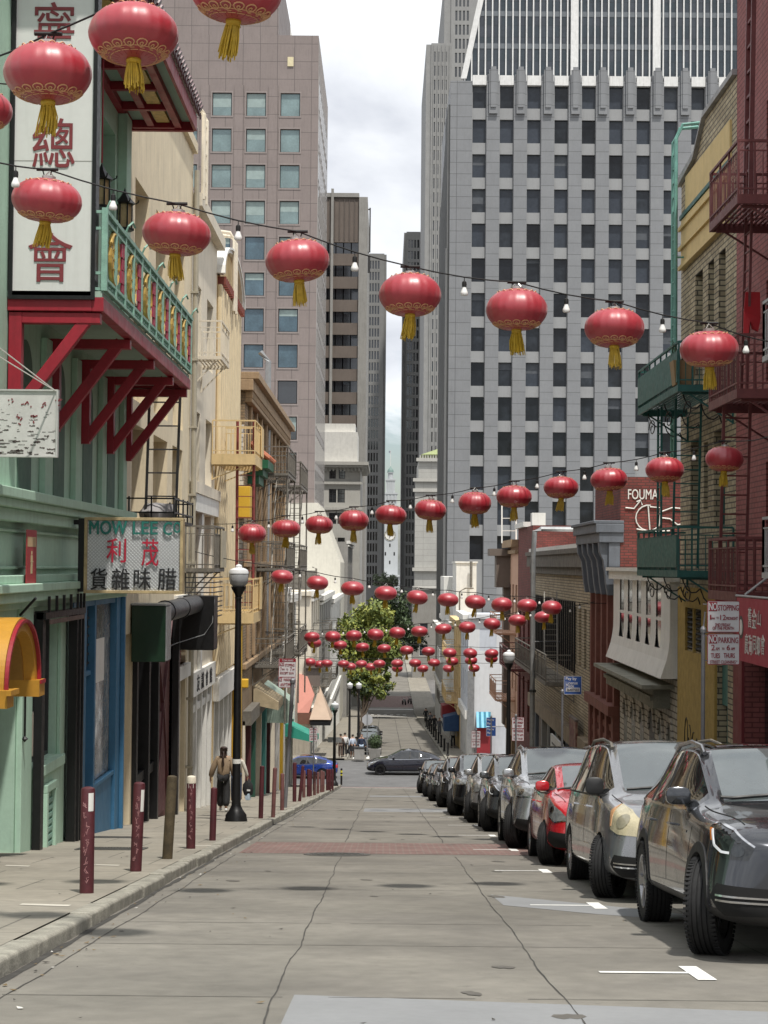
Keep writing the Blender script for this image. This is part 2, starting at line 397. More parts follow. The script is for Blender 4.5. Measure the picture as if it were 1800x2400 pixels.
for yy in (236, 240, 258): sheet(g, [(KL, yy), (KR, yy), (KR, yy + .9), (KL, yy + .9)], .006)
for x in range(6): sheet(g, [(-1.9 + x * .9, 245), (-1.45 + x * .9, 245), (-1.45 + x * .9, 247.5), (-1.9 + x * .9, 247.5)], .006)
tag(g.build('road_marking', M_white), kind='structure')
g = MB()                                   # pale repair stripes on the pavement
for px, py, wd in ((105, 2122, 60), (240, 2028, 40), (455, 1982, 40), (40, 2030, 30)):
    p = onwalk(px, py); k = p.y / FPX
    g.quad(*[(p.x + a * wd * k, p.y + b, gz(p.y + b) + KH + .004) for a, b in ((-1, 0), (1, -.12), (1, .05), (-1, .15))])
tag(g.build('pavement_patch', mat('pale_mortar', (.55, .52, .45), .9)), kind='structure')

p = onroad(790, 2003)
t = thing('manhole_cover', 'large round cast iron manhole cover in the road before the red brick band', 'manhole cover', (p.x, p.y, gz(p.y)))
tilt = Matrix.Rotation(-math.atan(SL), 4, 'X')
t.rotation_euler = (-math.atan(SL), 0, 0)
g = MB(); g.lathe([(.53, 0), (.53, .008), (.43, .010), (.43, 0)], n=40, cap=False); g.build('frame_ring', M_iron, t, local=True)
g = MB(); g.lathe([(.42, 0), (.42, .009), (0, .009)], n=40, cap=False)
for r in (.1, .2, .3, .38): g.lathe([(r - .02, .009), (r - .02, .014), (r + .02, .014), (r + .02, .009)], n=32, cap=False)
g.build('lid', M_iron, t, local=True)
p = onwalk(262, 1990)
t = thing('pavement_grate', 'rusty steel ventilation grate set flush in the left pavement behind the first bollard', 'grate', (p.x, p.y, gz(p.y) + KH)); t.rotation_euler = (-math.atan(SL), 0, 0)
g = MB(); g.box(-.5, .5, -.35, -.31, .0, .014); g.box(-.5, .5, .31, .35, 0, .014); g.box(-.5, -.46, -.31, .31, 0, .014); g.box(.46, .5, -.31, .31, 0, .014); g.build('frame', M_iron, t, local=True)
g = MB()
for i in range(20): g.box(-.45 + i * .0465, -.43 + i * .0465, -.31, .31, .001, .012)
g.build('bars', M_iron, t, local=True)

# ================================================================ towers
M_blind = mat('pale_roller_blind', (.085, .095, .11), .6, var=.2, vs=2)
def many_windows(root, items, depth, mg, cap=100, blinds=0.0):
    """items: (m, a, b, c, d, material); the first cap as single panes, the rest as one"""
    rest = MB(); mats = []
    for i, (m, a, b, c, d, mg_) in enumerate(items):
        if i < cap:
            g = MB(); g.fbox(m, a, b, c, d, depth, depth + .06); wo_ = g.build('window', mg_, root)
            if R.random() < blinds:
                f = R.choice((.18, .3, .45, .62)); g = MB(); g.fbox(m, a + .04, b - .04, d - f * (d - c), d - .03, depth - .012, depth - .003); g.build('blind', M_blind if blinds < .5 else mat('pale_teal_blind', (.30, .38, .37), .5, var=.15, vs=2), wo_)
        else:
            rest.fbox(m, a, b, c, d, depth, depth + .06)
    if rest.v: tag(rest.build('window', mg, root), kind='stuff')
def fxz(px, py, Y): p = at(px, py, Y); return p.x, p.z

# --- T1: pink granite tower on the left
M_gran = mat('pink_granite_panel', (.235, .196, .185), .55, kind='panel', bw=2.03, bh=2.105, mortar=.03, c2=(.25, .209, .197), var=.08, vs=.4, streak=.2, mcol=(.10, .085, .08))
M_granp = mat('pink_granite_plain', (.275, .235, .222), .5, var=.07, vs=.6, streak=.2)
M_teal = mat('pale_teal_glass', (.22, .30, .30), .1, .25, var=.25, vs=.5, spec=.8)
M_blueg = mat('blue_glass', (.085, .14, .175), .08, .2, var=.4, vs=.5, spec=.9)
Y = 205.0; m = fac('F', Y); xr, _ = fxz(742, 600, Y); gb = gz(Y)
_, zt = fxz(700, 83, Y); xm, _ = fxz(652, 80, Y)
T1 = thing('office_tower', 'tall pink granite office tower with square teal windows behind the left houses', 'tower', (xr - 15, Y, gb))
holes = []; items = []
fw0, _ = fxz(497, 300, Y); fw2, _ = fxz(657, 300, Y); sp = (fw2 - fw0) / 2
for r in range(11):
    _, v1 = fxz(600, 218 + 84.2 * r, Y); v0 = v1 - 2.72
    for c in range(-3, 3):
        u0 = fw0 + c * sp; holes.append((u0, u0 + 2.3, v0, v1)); items.append((m, u0 + .07, u0 + 2.23, v0 + .07, v1 - .07, M_teal if r < 4 else M_blueg if r < 8 else M_glass))
g = MB(); facade(g, m, xr - 34, xr, gb - 2, zt, holes, .3); shell(g, m, xr - 34, xr, gb - 2, zt, 31)
g.fbox(m, xr - 34, xm, zt, zt + 9, .05, 25)
g.build('wall', M_gran, T1)
items.sort(key=lambda t: -t[1]); many_windows(T1, items, .22, M_glass, blinds=.55)
for a, b, c, d in [h[:4] for h in holes]:
    g = MB()
    for (e, f2, g2, h2) in ((a - .16, b + .16, c - .2, c - .02), (a - .16, b + .16, d + .02, d + .2), (a - .16, a - .02, c - .02, d + .02), (b + .02, b + .16, c - .02, d + .02)): g.fbox(m, e, f2, g2, h2, -.05, .02)
    g.build('window_surround', M_granp, T1)
g = MB()
for u0 in [fw0 + c * sp + 2.3 + (sp - 2.3) / 2 for c in range(-3, 2)]: g.fbox(m, u0 - .55, u0 + .55, gb, zt - 6, -.09, -.002)
g.build('pilaster', M_gran, T1)
ms = fac('L', xr)
g = MB(); i2 = []
for r in range(15):
    for c in range(8):
        i2.append((ms, Y + 1.2 + c * 3.7, Y + 4.1 + c * 3.7, zt - 8.2 - r * 4.21, zt - 5.2 - r * 4.21, M_gl2))
g = MB()
for c in range(9): g.fbox(ms, Y + .35 + c * 3.7, Y + .95 + c * 3.7, gb, zt - .5, -.07, -.002)
for r in range(17): g.fbox(ms, Y + .96, Y + 30.6, zt - 5 - r * 4.21, zt - 4.3 - r * 4.21, -.05, -.004)
g.build('side_mullion', mat('light_granite', (.42, .40, .39), .6, var=.1, vs=.6), T1)
many_windows(T1, i2, -.04, M_gl2, cap=60)
lx, lz = fxz(681, 145, Y); g = MB(); g.fbox(m, lx - .35, lx + .35, lz - .55, lz + .55, -.12, -.003); g.build('wall_light', mat('cream_lamp', (.7, .62, .4), .5), T1)
x9, z9 = fxz(660, 20, 260); g = MB(); tk = thing('glass_tower', 'sliver of pale glass tower behind the pink granite tower roof', 'tower', (x9 - 4, 262, gz(262)))
mk = fac('F', 262); g.prism([mk(x9 - 9, gz(262)), mk(x9 + 1.8, gz(262)), mk(x9 + 1.8, z9 - 6), mk(x9 - .5, z9 + 6), mk(x9 - 9, z9 + 6)], (0, 12, 0)); g.build('wall', M_gl2, tk)
g = MB(); g.bar(mk(x9 + 1.8, z9 - 6, -.1), mk(x9 - .5, z9 + 6, -.1), .35); g.build('edge_beam', M_wht, tk)

# --- T2: brown banded tower
M_brn = mat('brown_panel', (.155, .125, .105), .7, var=.1, vs=.5, streak=.2)
M_conc = mat('grey_concrete', (.31, .30, .28), .8, var=.12, vs=.6, streak=.3)
Y = 300.0; m = fac('F', Y); x0, zt = fxz(752, 462, Y); x1, _ = fxz(842, 462, Y); x2, _ = fxz(862, 462, Y); gb = gz(Y)
T2 = thing('office_tower', 'brown banded office block with light concrete corner pier, right of the pink granite tower', 'tower', ((x0 + x2) / 2, Y, gb))
holes = []; items = []
nW = 5; pw = (x1 - x0) / nW
for r in range(11):
    _, v1 = fxz(800, 568 + 54.1 * r, Y); v0 = v1 - 1.95; holes.append((x0 + .1, x1 - .05, v0, v1, .35))
    for c in range(nW): items.append((m, x0 + .12 + c * pw, x0 + (c + 1) * pw - .06, v0, v1, M_glass))
g = MB(); facade(g, m, x0, x1, gb, zt, holes, .35); shell(g, m, x0, x1, gb, zt, 25)
g.build('wall', M_brn, T2); many_windows(T2, items, .33, M_glass, blinds=.2)
g = MB(); g.fbox(m, x1 + .003, x2, gb, zt, -.45, 28); g.fbox(m, x0 + 1.8, x0 + 2.25, gb, zt + 1.4, -.5, -.004); g.fbox(m, x0 - 1, x1, zt + .003, zt + .7, -.3, 2)
g.build('concrete_pier', M_conc, T2)
g = MB()
for c in range(7): g.fbox(m, x0 + .6 + c * .86, x0 + .75 + c * .86, zt - 7.4, zt - .1, -.12, -.003)
g.build('louvre_screen', mat('dark_brown_louvre', (.11, .09, .078), .7), T2)
g = MB(); xx, zz = fxz(866, 500, Y); g.bar((xx, Y + 10, zz - 5), (xx, Y + 10, zz + 3), .25); g.bar((xx - 1.2, Y + 10, zz + 2.4), (xx, Y + 10, zz + 2.8), .2); g.bar((xx - .2, Y + 10, zz - 5), (xx - 1.6, Y + 10, zz - 5), .3); g.box(xx - .9, xx + .1, Y + 9.6, Y + 10.4, zz - 8.6, zz - 5.6)
g.build('rooftop_davit', M_dgrey, T2)

# --- slender far towers
M_fin = mat('pale_concrete_fin', (.285, .285, .28), .8, var=.1, vs=.4, streak=.25)
M_fin2 = mat('grey_concrete_fin', (.225, .225, .22), .8, var=.1, vs=.4, streak=.25)
def slot_tower(label, Y, pxa, pxb, ytop, rows, y1st, rowpx, winpx, wins, mw, side=None, ybase=None, extra=None, cap=100):
    m = fac('F', Y); a, zt = fxz(pxa, ytop, Y); b, _ = fxz(pxb, ytop, Y); gb = gz(Y) - 3
    T = thing('office_tower', label, 'tower', ((a + b) / 2, Y, gb))
    holes = []; items = []; k = Y / FPX
    for r in range(rows):
        _, v1 = fxz((pxa + pxb) / 2, y1st + rowpx * r, Y); v0 = v1 - winpx * k
        for (wa, wb) in wins:
            ua = a + (wa - pxa) * k; ub = a + (wb - pxa) * k; holes.append((ua, ub, v0, v1)); items.append((m, ua, ub, v0, v1, M_glass))
    g = MB(); facade(g, m, a, b, gb, zt, holes, .5); shell(g, m, a, b, gb, zt, 40)
    g.build('wall', mw, T)
    many_windows(T, items, .45, M_glass, cap)
    if side:
        g = MB(); g.box(a + min(0, side) , a + max(0, side), Y - .5 if False else Y + .4, Y + 70, gb, zt - .3) if side < 0 else g.box(b, b + side, Y + .4, Y + 60, gb, zt - .3); g.build('side_wall', mw, T)
    return T, m, a, b, zt
# left pair (T3) and right group (T4, T5)
T3, m3, a, b, zt = slot_tower('far slender concrete tower with slot windows left of the clock tower', 620, 862, 901, 594, 29, 611, 26.5, 19, [(867, 870.6), (873, 877), (879.5, 883.5), (886, 890)], M_fin2, side=.8)
T4, m4, a, b, zt = slot_tower('far grey tower with slot windows just right of the clock tower', 640, 953, 1002, 543, 31, 562, 26.5, 19, [(957, 961.5), (964, 968.5), (971, 975.5), (978.5, 983)], M_fin2, side=-.9)
g = MB(); x9, _ = fxz(989, 543, 640); g.fbox(m4, x9, b, gz(640), zt - .2, -.4, -.01); g.build('dark_fin', mat('dark_grey_fin', (.13, .13, .13), .7, var=.1), T4)
T5, m5, a, b, zt = slot_tower('tall pale tower with groups of slot windows behind the grey tower', 520, 1011, 1060, 101, 36, 121, 33, 24, [(1016, 1021), (1025, 1030), (1034, 1039), (1043, 1048)], M_fin, side=-1.5)
g = MB()
for px in (1013, 1022.8, 1032, 1041.2, 1050.5): 
    ux, _ = fxz(px, 600, 520); g.fbox(m5, ux - .13, ux + .13, gz(520), zt - .5, -.3, -.005)
g.build('fin', M_fin, T5)
T5b, m5b, a, b, zt = slot_tower('upper tower with slot windows rising out of the frame behind the glass roof', 560, 1058, 1150, -60, 9, -8, 33, 24, [(1068, 1073), (1077, 1082), (1086, 1091), (1095, 1100)], M_fin, side=-2.2)

# --- T6: grey granite tower on the right
M_gp = mat('grey_granite_panel', (.222, .230, .243), .5, kind='panel', bw=3.556, bh=1.493, mortar=.028, c2=(.236, .244, .256), var=.08, vs=.35, streak=.12, mcol=(.07, .073, .078))
M_gs = mat('pale_granite_spandrel', (.30, .306, .312), .5, var=.06, vs=.5, streak=.15)
M_gw = mat('tower_window_glass', (.012, .014, .018), .08, var=.7, vs=.16, spec=.35, c2=(.03, .036, .045))
M_gwd = mat('tower_window_blind', (.045, .054, .07), .15, var=.3, vs=.3, spec=.35)
M_cap = mat('white_cap_stone', (.75, .75, .74), .6, var=.1, vs=2, streak=.3)
Y = 226.0; m = fac('F', Y); k = Y / FPX; gb = gz(Y) - 1
x0, zt = fxz(1056, 190, Y); x1 = x0 + 44
T6 = thing('office_tower', 'broad grey granite office tower with a sloping glass crown on the right', 'tower', ((x0 + x1) / 2, Y, gb))
u00, _ = fxz(1108, 230, Y)
holes = []; items = []; spand = MB()
for c in range(11):
    for r in range(14):
        pxw = 1108 + 64.5 * c; pyw = 201 + 81.3 * r
        if (pxw > 1400 and pyw > 1080) or (pxw > 1620 and pyw > 430): continue
        _, v1 = fxz(1400, 201 + 81.3 * r, Y); v0 = v1 - 3.07; ua = u00 + 3.556 * c; ub = ua + 1.74
        holes.append((ua, ub, v0, v1)); rr = R.random()
        items.append((m, ua, ub, v0 + (R.choice((0, 0, 0, .9, 1.4)) if 0 else 0), v1, M_gwd if rr < (.55 if r < 6 else .15) else M_gw))
g = MB(); facade(g, m, x0, x1, gb, zt, holes, .45); shell(g, m, x0, x1, gb, zt, 36)
g.build('wall', M_gs, T6)
many_windows(T6, items, .42, M_gw, blinds=.22)
_, ztp = fxz(1300, 161, Y); _, zc0 = fxz(1300, 200, Y); _, zc1 = fxz(1300, 180, Y); _, zlow = fxz(1300, 270, Y)
for c in range(11):
    ua = u00 + 3.556 * c + 1.80; ub = u00 + 3.556 * (c + 1) - .06
    g = MB(); g.fbox(m, ua, ub, gb, zt, -.38, -.003)
    g.fbox(m, ua + .3, ub - .3, zlow, ztp - .35, -.72, -.383); g.fbox(m, ua + .5, ub - .5, zlow + .8, ztp, -.86, -.723); g.fbox(m, ua + .12, ub - .12, zt + .003, ztp - .9, -.37, .6)
    g.build('pier', M_gp, T6)
    g = MB(); g.fbox(m, u00 + 3.556 * c - .04, u00 + 3.556 * c + 1.76, zc0 - .1, zc1 + .05, -.35, .5); g.build('cap_stone', M_cap, T6)
g = MB(); g.fbox(m, x0, u00 - .08, gb, zt, -.2, -.003); g.build('corner_pier', M_gp, T6)
# shaded side wall with ribs, towards the street
ms = fac('R', x0)
g = MB()
for i in range(24): g.fbox(ms, Y + .3 + i * 1.5, Y + 1.15 + i * 1.5, gb, zt - 3 - (i * .4 if i > 6 else 0), -.3, -.004)
g.build('side_rib', mat('dark_ribbed_stone', (.22, .225, .225), .7, var=.12, vs=.6, streak=.2), T6)
g = MB(); g.fbox(ms, Y + .01, Y + 1.2, gb, gb + 62, -.5, -.305); g.build('corner_fin', mat('dark_stone', (.15, .155, .158), .6, var=.1), T6)
# glass crown
Yc = 231.0; mc = fac('F', Yc); a0, z0 = fxz(1086, 186, Yc); a1, z1 = fxz(1146, -90, Yc); b0, _ = fxz(1800, 186, Yc)
g = MB(); g.prism([mc(a0, z0 - 3), mc(b0, z0 - 3), mc(b0, z1), mc(a1, z1), mc(a0, z0)], (0, 24, 0)); g.build('glass_crown', mat('dark_curtain_glass', (.040, .056, .070), .14, .0, kind='panel', bw=1.0, bh=1.6, mortar=.02, c2=(.066, .072, .09), var=.25, vs=.4, spec=.45, mcol=(.03, .035, .04)), T6)
for i in range(47):
    px = 1090 + 16 * i; ux, _ = fxz(px, 60, Yc); thick = i in (16, 28)
    zz = z0 - 1
    top = z1 if ux > a1 else z0 + (ux - a0) / (a1 - a0) * (z1 - z0)
    if ux > b0 or top < z0 + .3: continue
    wdt = .5 if thick else .085
    g = MB(); g.fbox(mc, ux - wdt, ux + wdt, zz, top, -.3 if not thick else -.6, -.003); g.build('mullion', M_cap, T6)
g = MB(); g.prism([mc(a0 - .35, z0, -.5), mc(a0 + .4, z0, -.5), mc(a1 + .4, z1, -.5), mc(a1 - .35, z1, -.5)], (0, .7, 0)); g.build('sloping_edge_beam', M_cap, T6)
g = MB()
for py in (34, 110): 
    _, zz = fxz(1400, py, Yc); g.fbox(mc, a0 + (zz - z0) / (z1 - z0) * (a1 - a0) + .2, b0, zz - .35, zz + .35, -.05, -.002)
g.build('spandrel_band', mat('grey_spandrel_glass', (.16, .175, .19), .2, .2), T6)

# --- old cream office building with cornice, centre left
M_lime = mat('pale_limestone', (.46, .45, .415), .75, var=.08, vs=.6, streak=.22)
Y = 262.0; m = fac('F', Y); gb = gz(Y); xa, _ = fxz(748, 1100, Y); xb, zc = fxz(845, 1091, Y)
OB = thing('old_office_building', 'old pale stone building with deep bracketed cornice and a white penthouse', 'building', ((xa + xb) / 2, Y, gb))
wins = []
for (p0, p1, q0, q1) in ((772, 787, 1101, 1122), (794, 809, 1101, 1122), (771, 788, 1146, 1178), (791, 808, 1146, 1178), (771, 788, 1202, 1228), (791, 808, 1202, 1228), (771, 788, 1260, 1290), (791, 808, 1260, 1290)):
    ua, v1 = fxz(p0, q0, Y); ub, v0 = fxz(p1, q1, Y); wins.append((ua, ub, v0, v1))
g = MB(); facade(g, m, xa, xb, gb, zc, wins, .3); shell(g, m, xa, xb, gb, zc, 25); g.build('wall', M_lime, OB)
for wv in wins: pane_win(OB, m, *wv, .25, M_glass, M_dgrey, fw=.09, bars=(1, 2))
g = MB(); g.fbox(m, xa, xb + .9, zc - .35, zc + .003, -1.0, 24); g.fbox(m, xa, xb + 1.2, zc + .006, zc + .5, -1.3, 24)
for i in range(12): g.fbox(m, xa + .4 + i * .55, xa + .62 + i * .55, zc - .9, zc - .353, -.7, -.003)
g.build('cornice', M_lime, OB)
for q in (1132, 1192): 
    _, zz = fxz(800, q, Y); g = MB(); g.fbox(m, xa, xb + .3, zz - .2, zz + .2, -.35, -.003); g.build('string_course', M_lime, OB)
pa_, z_a = fxz(752, 1062, Y); pb_, z_b = fxz(838, 1028, Y); g = MB(); g.fbox(m, pa_, pb_, zc + .503, z_b + 1.0, .3, 12); g.build('parapet', M_wht, OB)
q0, q1 = fxz(757, 991, Y), fxz(832, 1052, Y); pw_ = [(fxz(773, 1052, Y)[0], fxz(809, 1052, Y)[0], fxz(790, 1053, Y)[1], fxz(790, 1024, Y)[1])]
mq = fac('F', Y + 1.2); g = MB(); facade(g, mq, q0[0], q1[0], z_b + 1.0, q0[1], pw_, .2); shell(g, mq, q0[0], q1[0], z_b + 1.0, q0[1], 8); g.build('penthouse', M_wht, OB)
pane_win(OB, mq, *pw_[0], .15, M_gl2, M_black, fw=.07, bars=(5, 3))

# --- old stone building with yellow green gable, centre right
Y = 470.0; m = fac('F', Y); gb = gz(Y)
xa, zt = fxz(981, 1082, Y); xb, _ = fxz(1040, 1082, Y)
SB = thing('old_stone_building', 'old grey stone building with balustrade and a pale green gable roof', 'building', ((xa + xb) / 2, Y, gb))
g = MB(); g.fbox(m, xa, xb, gb, zt, 0, 30); x9, z9 = fxz(973, 1128, Y); g.fbox(m, x9, xb, gb, z9, -1.5, -.003); g.build('wall', mat('grey_stone_ashlar', (.40, .395, .37), .8, kind='panel', bw=3.5, bh=1.6, mortar=.06, var=.1, vs=.3, streak=.2, mcol=(.3, .29, .27)), SB)
g = MB()
for q, d in ((1126, 2.2), (1078, .8), (1335, 2.4), (1150, 2.0)):
    _, zz = fxz(1000, q, Y); g.fbox(m, (x9 if q > 1100 else xa) - .6, xb, zz - .4, zz + .5, -d, -.01 if d < 1 else -1.51)
for i in range(9): g.fbox(m, xa + .3 + i * .7, xa + .6 + i * .7, zt + .9, zt + 1.7, -.5, -.1)
g.build('cornice', M_lime, SB)
g = MB(); p0, p1, p2 = fxz(988, 1064, Y), fxz(1028, 1036, Y), fxz(1060, 1064, Y); g.prism([m(p0[0], p0[1], 2), m(p1[0] + 2, p1[1] - 1, 2), m(p2[0], p2[1], 2)], (0, 24, 0)); g.build('gable_roof', mat('pale_green_copper', (.58, .66, .33), .6, var=.1), SB)

# --- clock tower at the end of the street
Y = 1030.0; m = fac('F', Y); k = Y / FPX; gb = gz(Y)
M_ct = mat('clock_tower_stone', (.44, .46, .47), .8, var=.06, vs=.2)
cx, czk = fxz(914, 1254, Y)
CT = thing('clock_tower', 'white waterfront clock tower with a green dome in the gap between the towers', 'clock tower', (cx, Y, gb))
def Zp(py): return fxz(912, py, Y)[1]
g = MB(); hw = 4.7; g.box(cx - hw, cx + hw, Y, Y + 9.4, gb, Zp(1190)); g.build('shaft', M_ct, CT)
g = MB(); g.box(cx - hw - .8, cx + hw + .8, Y - .8, Y + 10.2, Zp(1192), Zp(1188)); g.box(cx - 4, cx + 4, Y + .7, Y + 8.7, Zp(1188), Zp(1158)); g.box(cx - 4.4, cx + 4.4, Y + .3, Y + 9.1, Zp(1158), Zp(1154))
for i in range(4): g.box(cx - 3.5 + i * 2.0, cx - 2.6 + i * 2.0, Y + .3, Y + .7, Zp(1176), Zp(1160))
g.build('upper_tier', M_ct, CT)
g = MB(); g.box(cx - 2.6, cx + 2.6, Y + 2, Y + 7.4, Zp(1154), Zp(1126)); g.box(cx - 3, cx + 3, Y + 1.6, Y + 7.8, Zp(1126), Zp(1122))
for sx_ in (-1.3, 0, 1.3): g.box(cx + sx_ - .28, cx + sx_ + .28, Y + 1.7, Y + 2, Zp(1152), Zp(1128))
g.build('belfry', M_ct, CT)
g = MB(); g.lathe([(1.5, 0), (1.5, 3.6), (2, 3.7), (2, 4)], (cx, Y + 4.7, Zp(1122)), 12); g.build('lantern_stage', M_ct, CT)
g = MB(); zz = Zp(1122) + 4; g.lathe([(1.9, 0), (1.8, 1), (1.3, 2), (.5, 2.7), (.15, 3.6), (.0, 4)], (cx, Y + 4.7, zz), 14); g.build('dome', mat('green_copper', (.16, .24, .22), .6), CT, smooth=True)
g = MB(); g.tube([(cx, Y + 4.7, zz + 3.5), (cx, Y + 4.7, zz + 13)], .13, 6); g.build('flagpole', M_wht, CT)
g = MB(); g.box(cx - 1.1, cx - .1, Y + 4.65, Y + 4.7, zz + 11.5, zz + 12.8); g.build('flag', mat('grey_flag', (.25, .27, .32)), CT)
g = MB(); g.lathe([(3.35, 0), (3.35, .25), (2.75, .28), (2.75, 0)], (cx, Y - .3, czk), 28, axis='y', cap=False)
cf = g.build('clock_face', mat('clock_ring', (.6, .58, .5), .6), CT)
g = MB(); g.lathe([(2.74, 0), (2.74, .12), (0, .12)], (cx, Y - .15, czk), 28, axis='y', cap=False); g.build('dial', M_wht, cf)
g = MB()
for i in range(12):
    t_ = i * PI / 6; p_ = Vector((math.sin(t_) * 3.05, 0, math.cos(t_) * 3.05)); q_ = p_ * .93; c_ = Vector((cx, Y - .33, czk)); g.bar(c_ + q_, c_ + p_ * 1.06, .35, .06, up=(0, 1, 0))
g.bar((cx, Y - .34, czk), (cx + 1.6, Y - .34, czk + 1.1), .3, .06, up=(0, 1, 0)); g.bar((cx, Y - .36, czk), (cx - .5, Y - .36, czk - 2.2), .25, .06, up=(0, 1, 0))
g.build('numeral', M_black, cf)
for (dx, py) in ((0, 1278), (-2.6, 1298), (2.6, 1298), (0, 1318)):
    g = MB(); zz = Zp(py); g.box(cx + dx - .4, cx + dx + .4, Y - .06, Y + .1, zz - 1, zz + 1); g.build('slit_window', M_black, CT)
g = MB(); g.box(cx - 60, cx + 60, Y - 12, Y + 20, gb, Zp(1352)); g.box(cx - 60, cx + 60, Y - 12.6, Y + 20, Zp(1352), Zp(1348)); g.build('long_wing', M_ct, CT)
# ================================================================ parts shared by the street houses
def fire_escape(root, m, u0, u1, z, proj, mt, rail=.95, pitch=.13, solid=None, brackets=True, near=True, thick=.09):
    g = MB(); e = .05
    g.fbox(m, u0, u1, z - thick, z, -proj, -proj + e); g.fbox(m, u0, u0 + e, z - thick, z, -proj + e, -.004); g.fbox(m, u1 - e, u1, z - thick, z, -proj + e, -.004)
    n = max(3, int(proj / .09))
    for i in range(1, n): g.fbox(m, u0 + e, u1 - e, z - .03, z - .008, -proj * i / n - .02, -proj * i / n + .02)
    p = g.build('fire_escape', mt, root)
    g = MB()
    pts = [(u0 + .02, -.03), (u0 + .02, -proj + .02), (u1 - .02, -proj + .02), (u1 - .02, -.03)]
    for (a, b) in zip(pts[:-1], pts[1:]):
        A, B = Vector((a[0], a[1], 0)), Vector((b[0], b[1], 0)); L_ = (B - A).length
        g.bar(m(a[0], z + rail, a[1]), m(b[0], z + rail, b[1]), .045); g.bar(m(a[0], z + rail * .82, a[1]), m(b[0], z + rail * .82, b[1]), .022); g.bar(m(a[0], z + .1, a[1]), m(b[0], z + .1, b[1]), .03)
        k = max(2, int(L_ / pitch))
        for i in range(k + 1):
            q = A.lerp(B, i / k); g.bar(m(q.x, z, q.y), m(q.x, z + rail * (1 if i % 6 == 0 else .82), q.y), .035 if i % 6 == 0 else .017)
    g.build('railing', mt, p)
    if solid:
        g = MB(); g.fbox(m, u0 + .05, u1 - .05, z + .06, z + rail * .8, -proj - .01, -proj - .001); g.build('infill_panel', solid, p)
    if brackets:
        for u in (u0 + .15, u1 - .2):
            g = MB(); g.bar(m(u, z - thick - .02, -.03), m(u, z - thick - .02, -proj + .1), .05); g.bar(m(u, z - .75, -.03), m(u, z - thick - .02, -proj * .8), .035); g.bar(m(u, z - .78, -.02), m(u, z - thick - .02, -.02), .04); g.build('bracket', mt, p)
    return p
def ladder(root, p0, p1, side_vec, mt, wd=.42, step=.3, r=.018, name='ladder'):
    g = MB(); p0, p1, s = Vector(p0), Vector(p1), Vector(side_vec).normalized() * wd / 2
    g.bar(p0 - s, p1 - s, r * 2.4, r * 2); g.bar(p0 + s, p1 + s, r * 2.4, r * 2)
    n = int((p1 - p0).length / step)
    for i in range(1, n): q = p0.lerp(p1, i / n); g.bar(q - s, q + s, r * 1.3)
    return g.build(name, mt, root)
def bldg(name, label, m, uc, v): 
    p = m(uc, v, 0); return thing(name, label, 'building', p)
mL = fac('L', XL); mR = fac('R', XR)
M_mint = mat('mint_green_stucco', (.42, .60, .475), .8, var=.1, vs=1.1, streak=.18, bump=.12, bs=30)
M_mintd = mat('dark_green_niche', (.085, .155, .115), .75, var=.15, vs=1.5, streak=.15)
M_red = mat('red_painted_wood', (.31, .012, .026), .5, var=.2, vs=1.6, streak=.25)
M_jade = mat('jade_painted_iron', (.25, .43, .35), .6, var=.25, vs=6)
M_gold = mat('gold_painted_iron', (.58, .38, .10), .5, .2, var=.3, vs=8)
M_signw = mat('white_sign_board', (.66, .66, .64), .55, var=.05, vs=1.0, streak=.10)
M_dred = mat('dark_red_lettering', (.20, .028, .034), .6, var=.1)
M_maroon = mat('maroon_paint', (.085, .018, .022), .5, var=.25, vs=3)
M_blue = mat('blue_painted_wood', (.045, .16, .29), .55, var=.14, vs=1.4, streak=.18)
M_orange = mat('orange_paint', (.50, .25, .028), .5, var=.12, vs=2)
M_brickr = mat('red_brick', (.30, .105, .07), .85, kind='brick', c2=(.22, .08, .055), mcol=(.33, .27, .22), var=.2, vs=1.2, streak=.2)
M_curt = mat('dusty_shop_glass', (.10, .105, .09), .08, var=.5, vs=.9, spec=.9, c2=(.2, .2, .17))

# ---------------------------------------------------------------- mint green association building
u0, u1 = 16.0, 34.75
B1 = bldg('association_building', 'mint green building with red balcony and white hanging sign on the left', mL, 25, gz(25))
nich = [(24.8, 25.75), (27.5, 28.4), (30.15, 31.1), (32.8, 33.7), (22.1, 23.05), (19.4, 20.35)]
holes = [(a, b, .98, 2.75, .35) for a, b in nich]
holes += [(21.9, 24.95, -5.5, -1.0, .5), (26.1, 28.05, -3.05, -.74, .22), (29.35, 31.45, -6.2, -.68, .12), (31.45, 34.3, -6.2, -.68, .06)]
holes += [(26.2, 27.6, 3.9, 6.9, .5), (28.6, 30.0, 3.9, 6.9, .5), (31.0, 33.3, 3.9, 8.2, .5)]
g = MB(); facade(g, mL, u0, u1, gz(36) - .5, 9.4, holes); shell(g, mL, u0, u1, gz(36) - .5, 9.4, 12)
for a, b in nich:                                   # arched heads
    n = 10; c = (a + b) / 2; r = (b - a) / 2
    g.fbox(mL, a - .2, b + .2, 2.75, 2.755, 0, .3)
g.build('wall', M_mint, B1)
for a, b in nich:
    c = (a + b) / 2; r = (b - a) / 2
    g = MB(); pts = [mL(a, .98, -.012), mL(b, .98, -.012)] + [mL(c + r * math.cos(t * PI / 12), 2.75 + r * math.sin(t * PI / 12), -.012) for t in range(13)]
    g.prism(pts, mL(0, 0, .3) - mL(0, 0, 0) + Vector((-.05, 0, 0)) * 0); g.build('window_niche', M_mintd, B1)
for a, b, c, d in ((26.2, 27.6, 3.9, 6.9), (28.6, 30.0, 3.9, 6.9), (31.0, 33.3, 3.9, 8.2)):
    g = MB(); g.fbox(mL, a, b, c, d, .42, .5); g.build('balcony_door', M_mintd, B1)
g = MB()
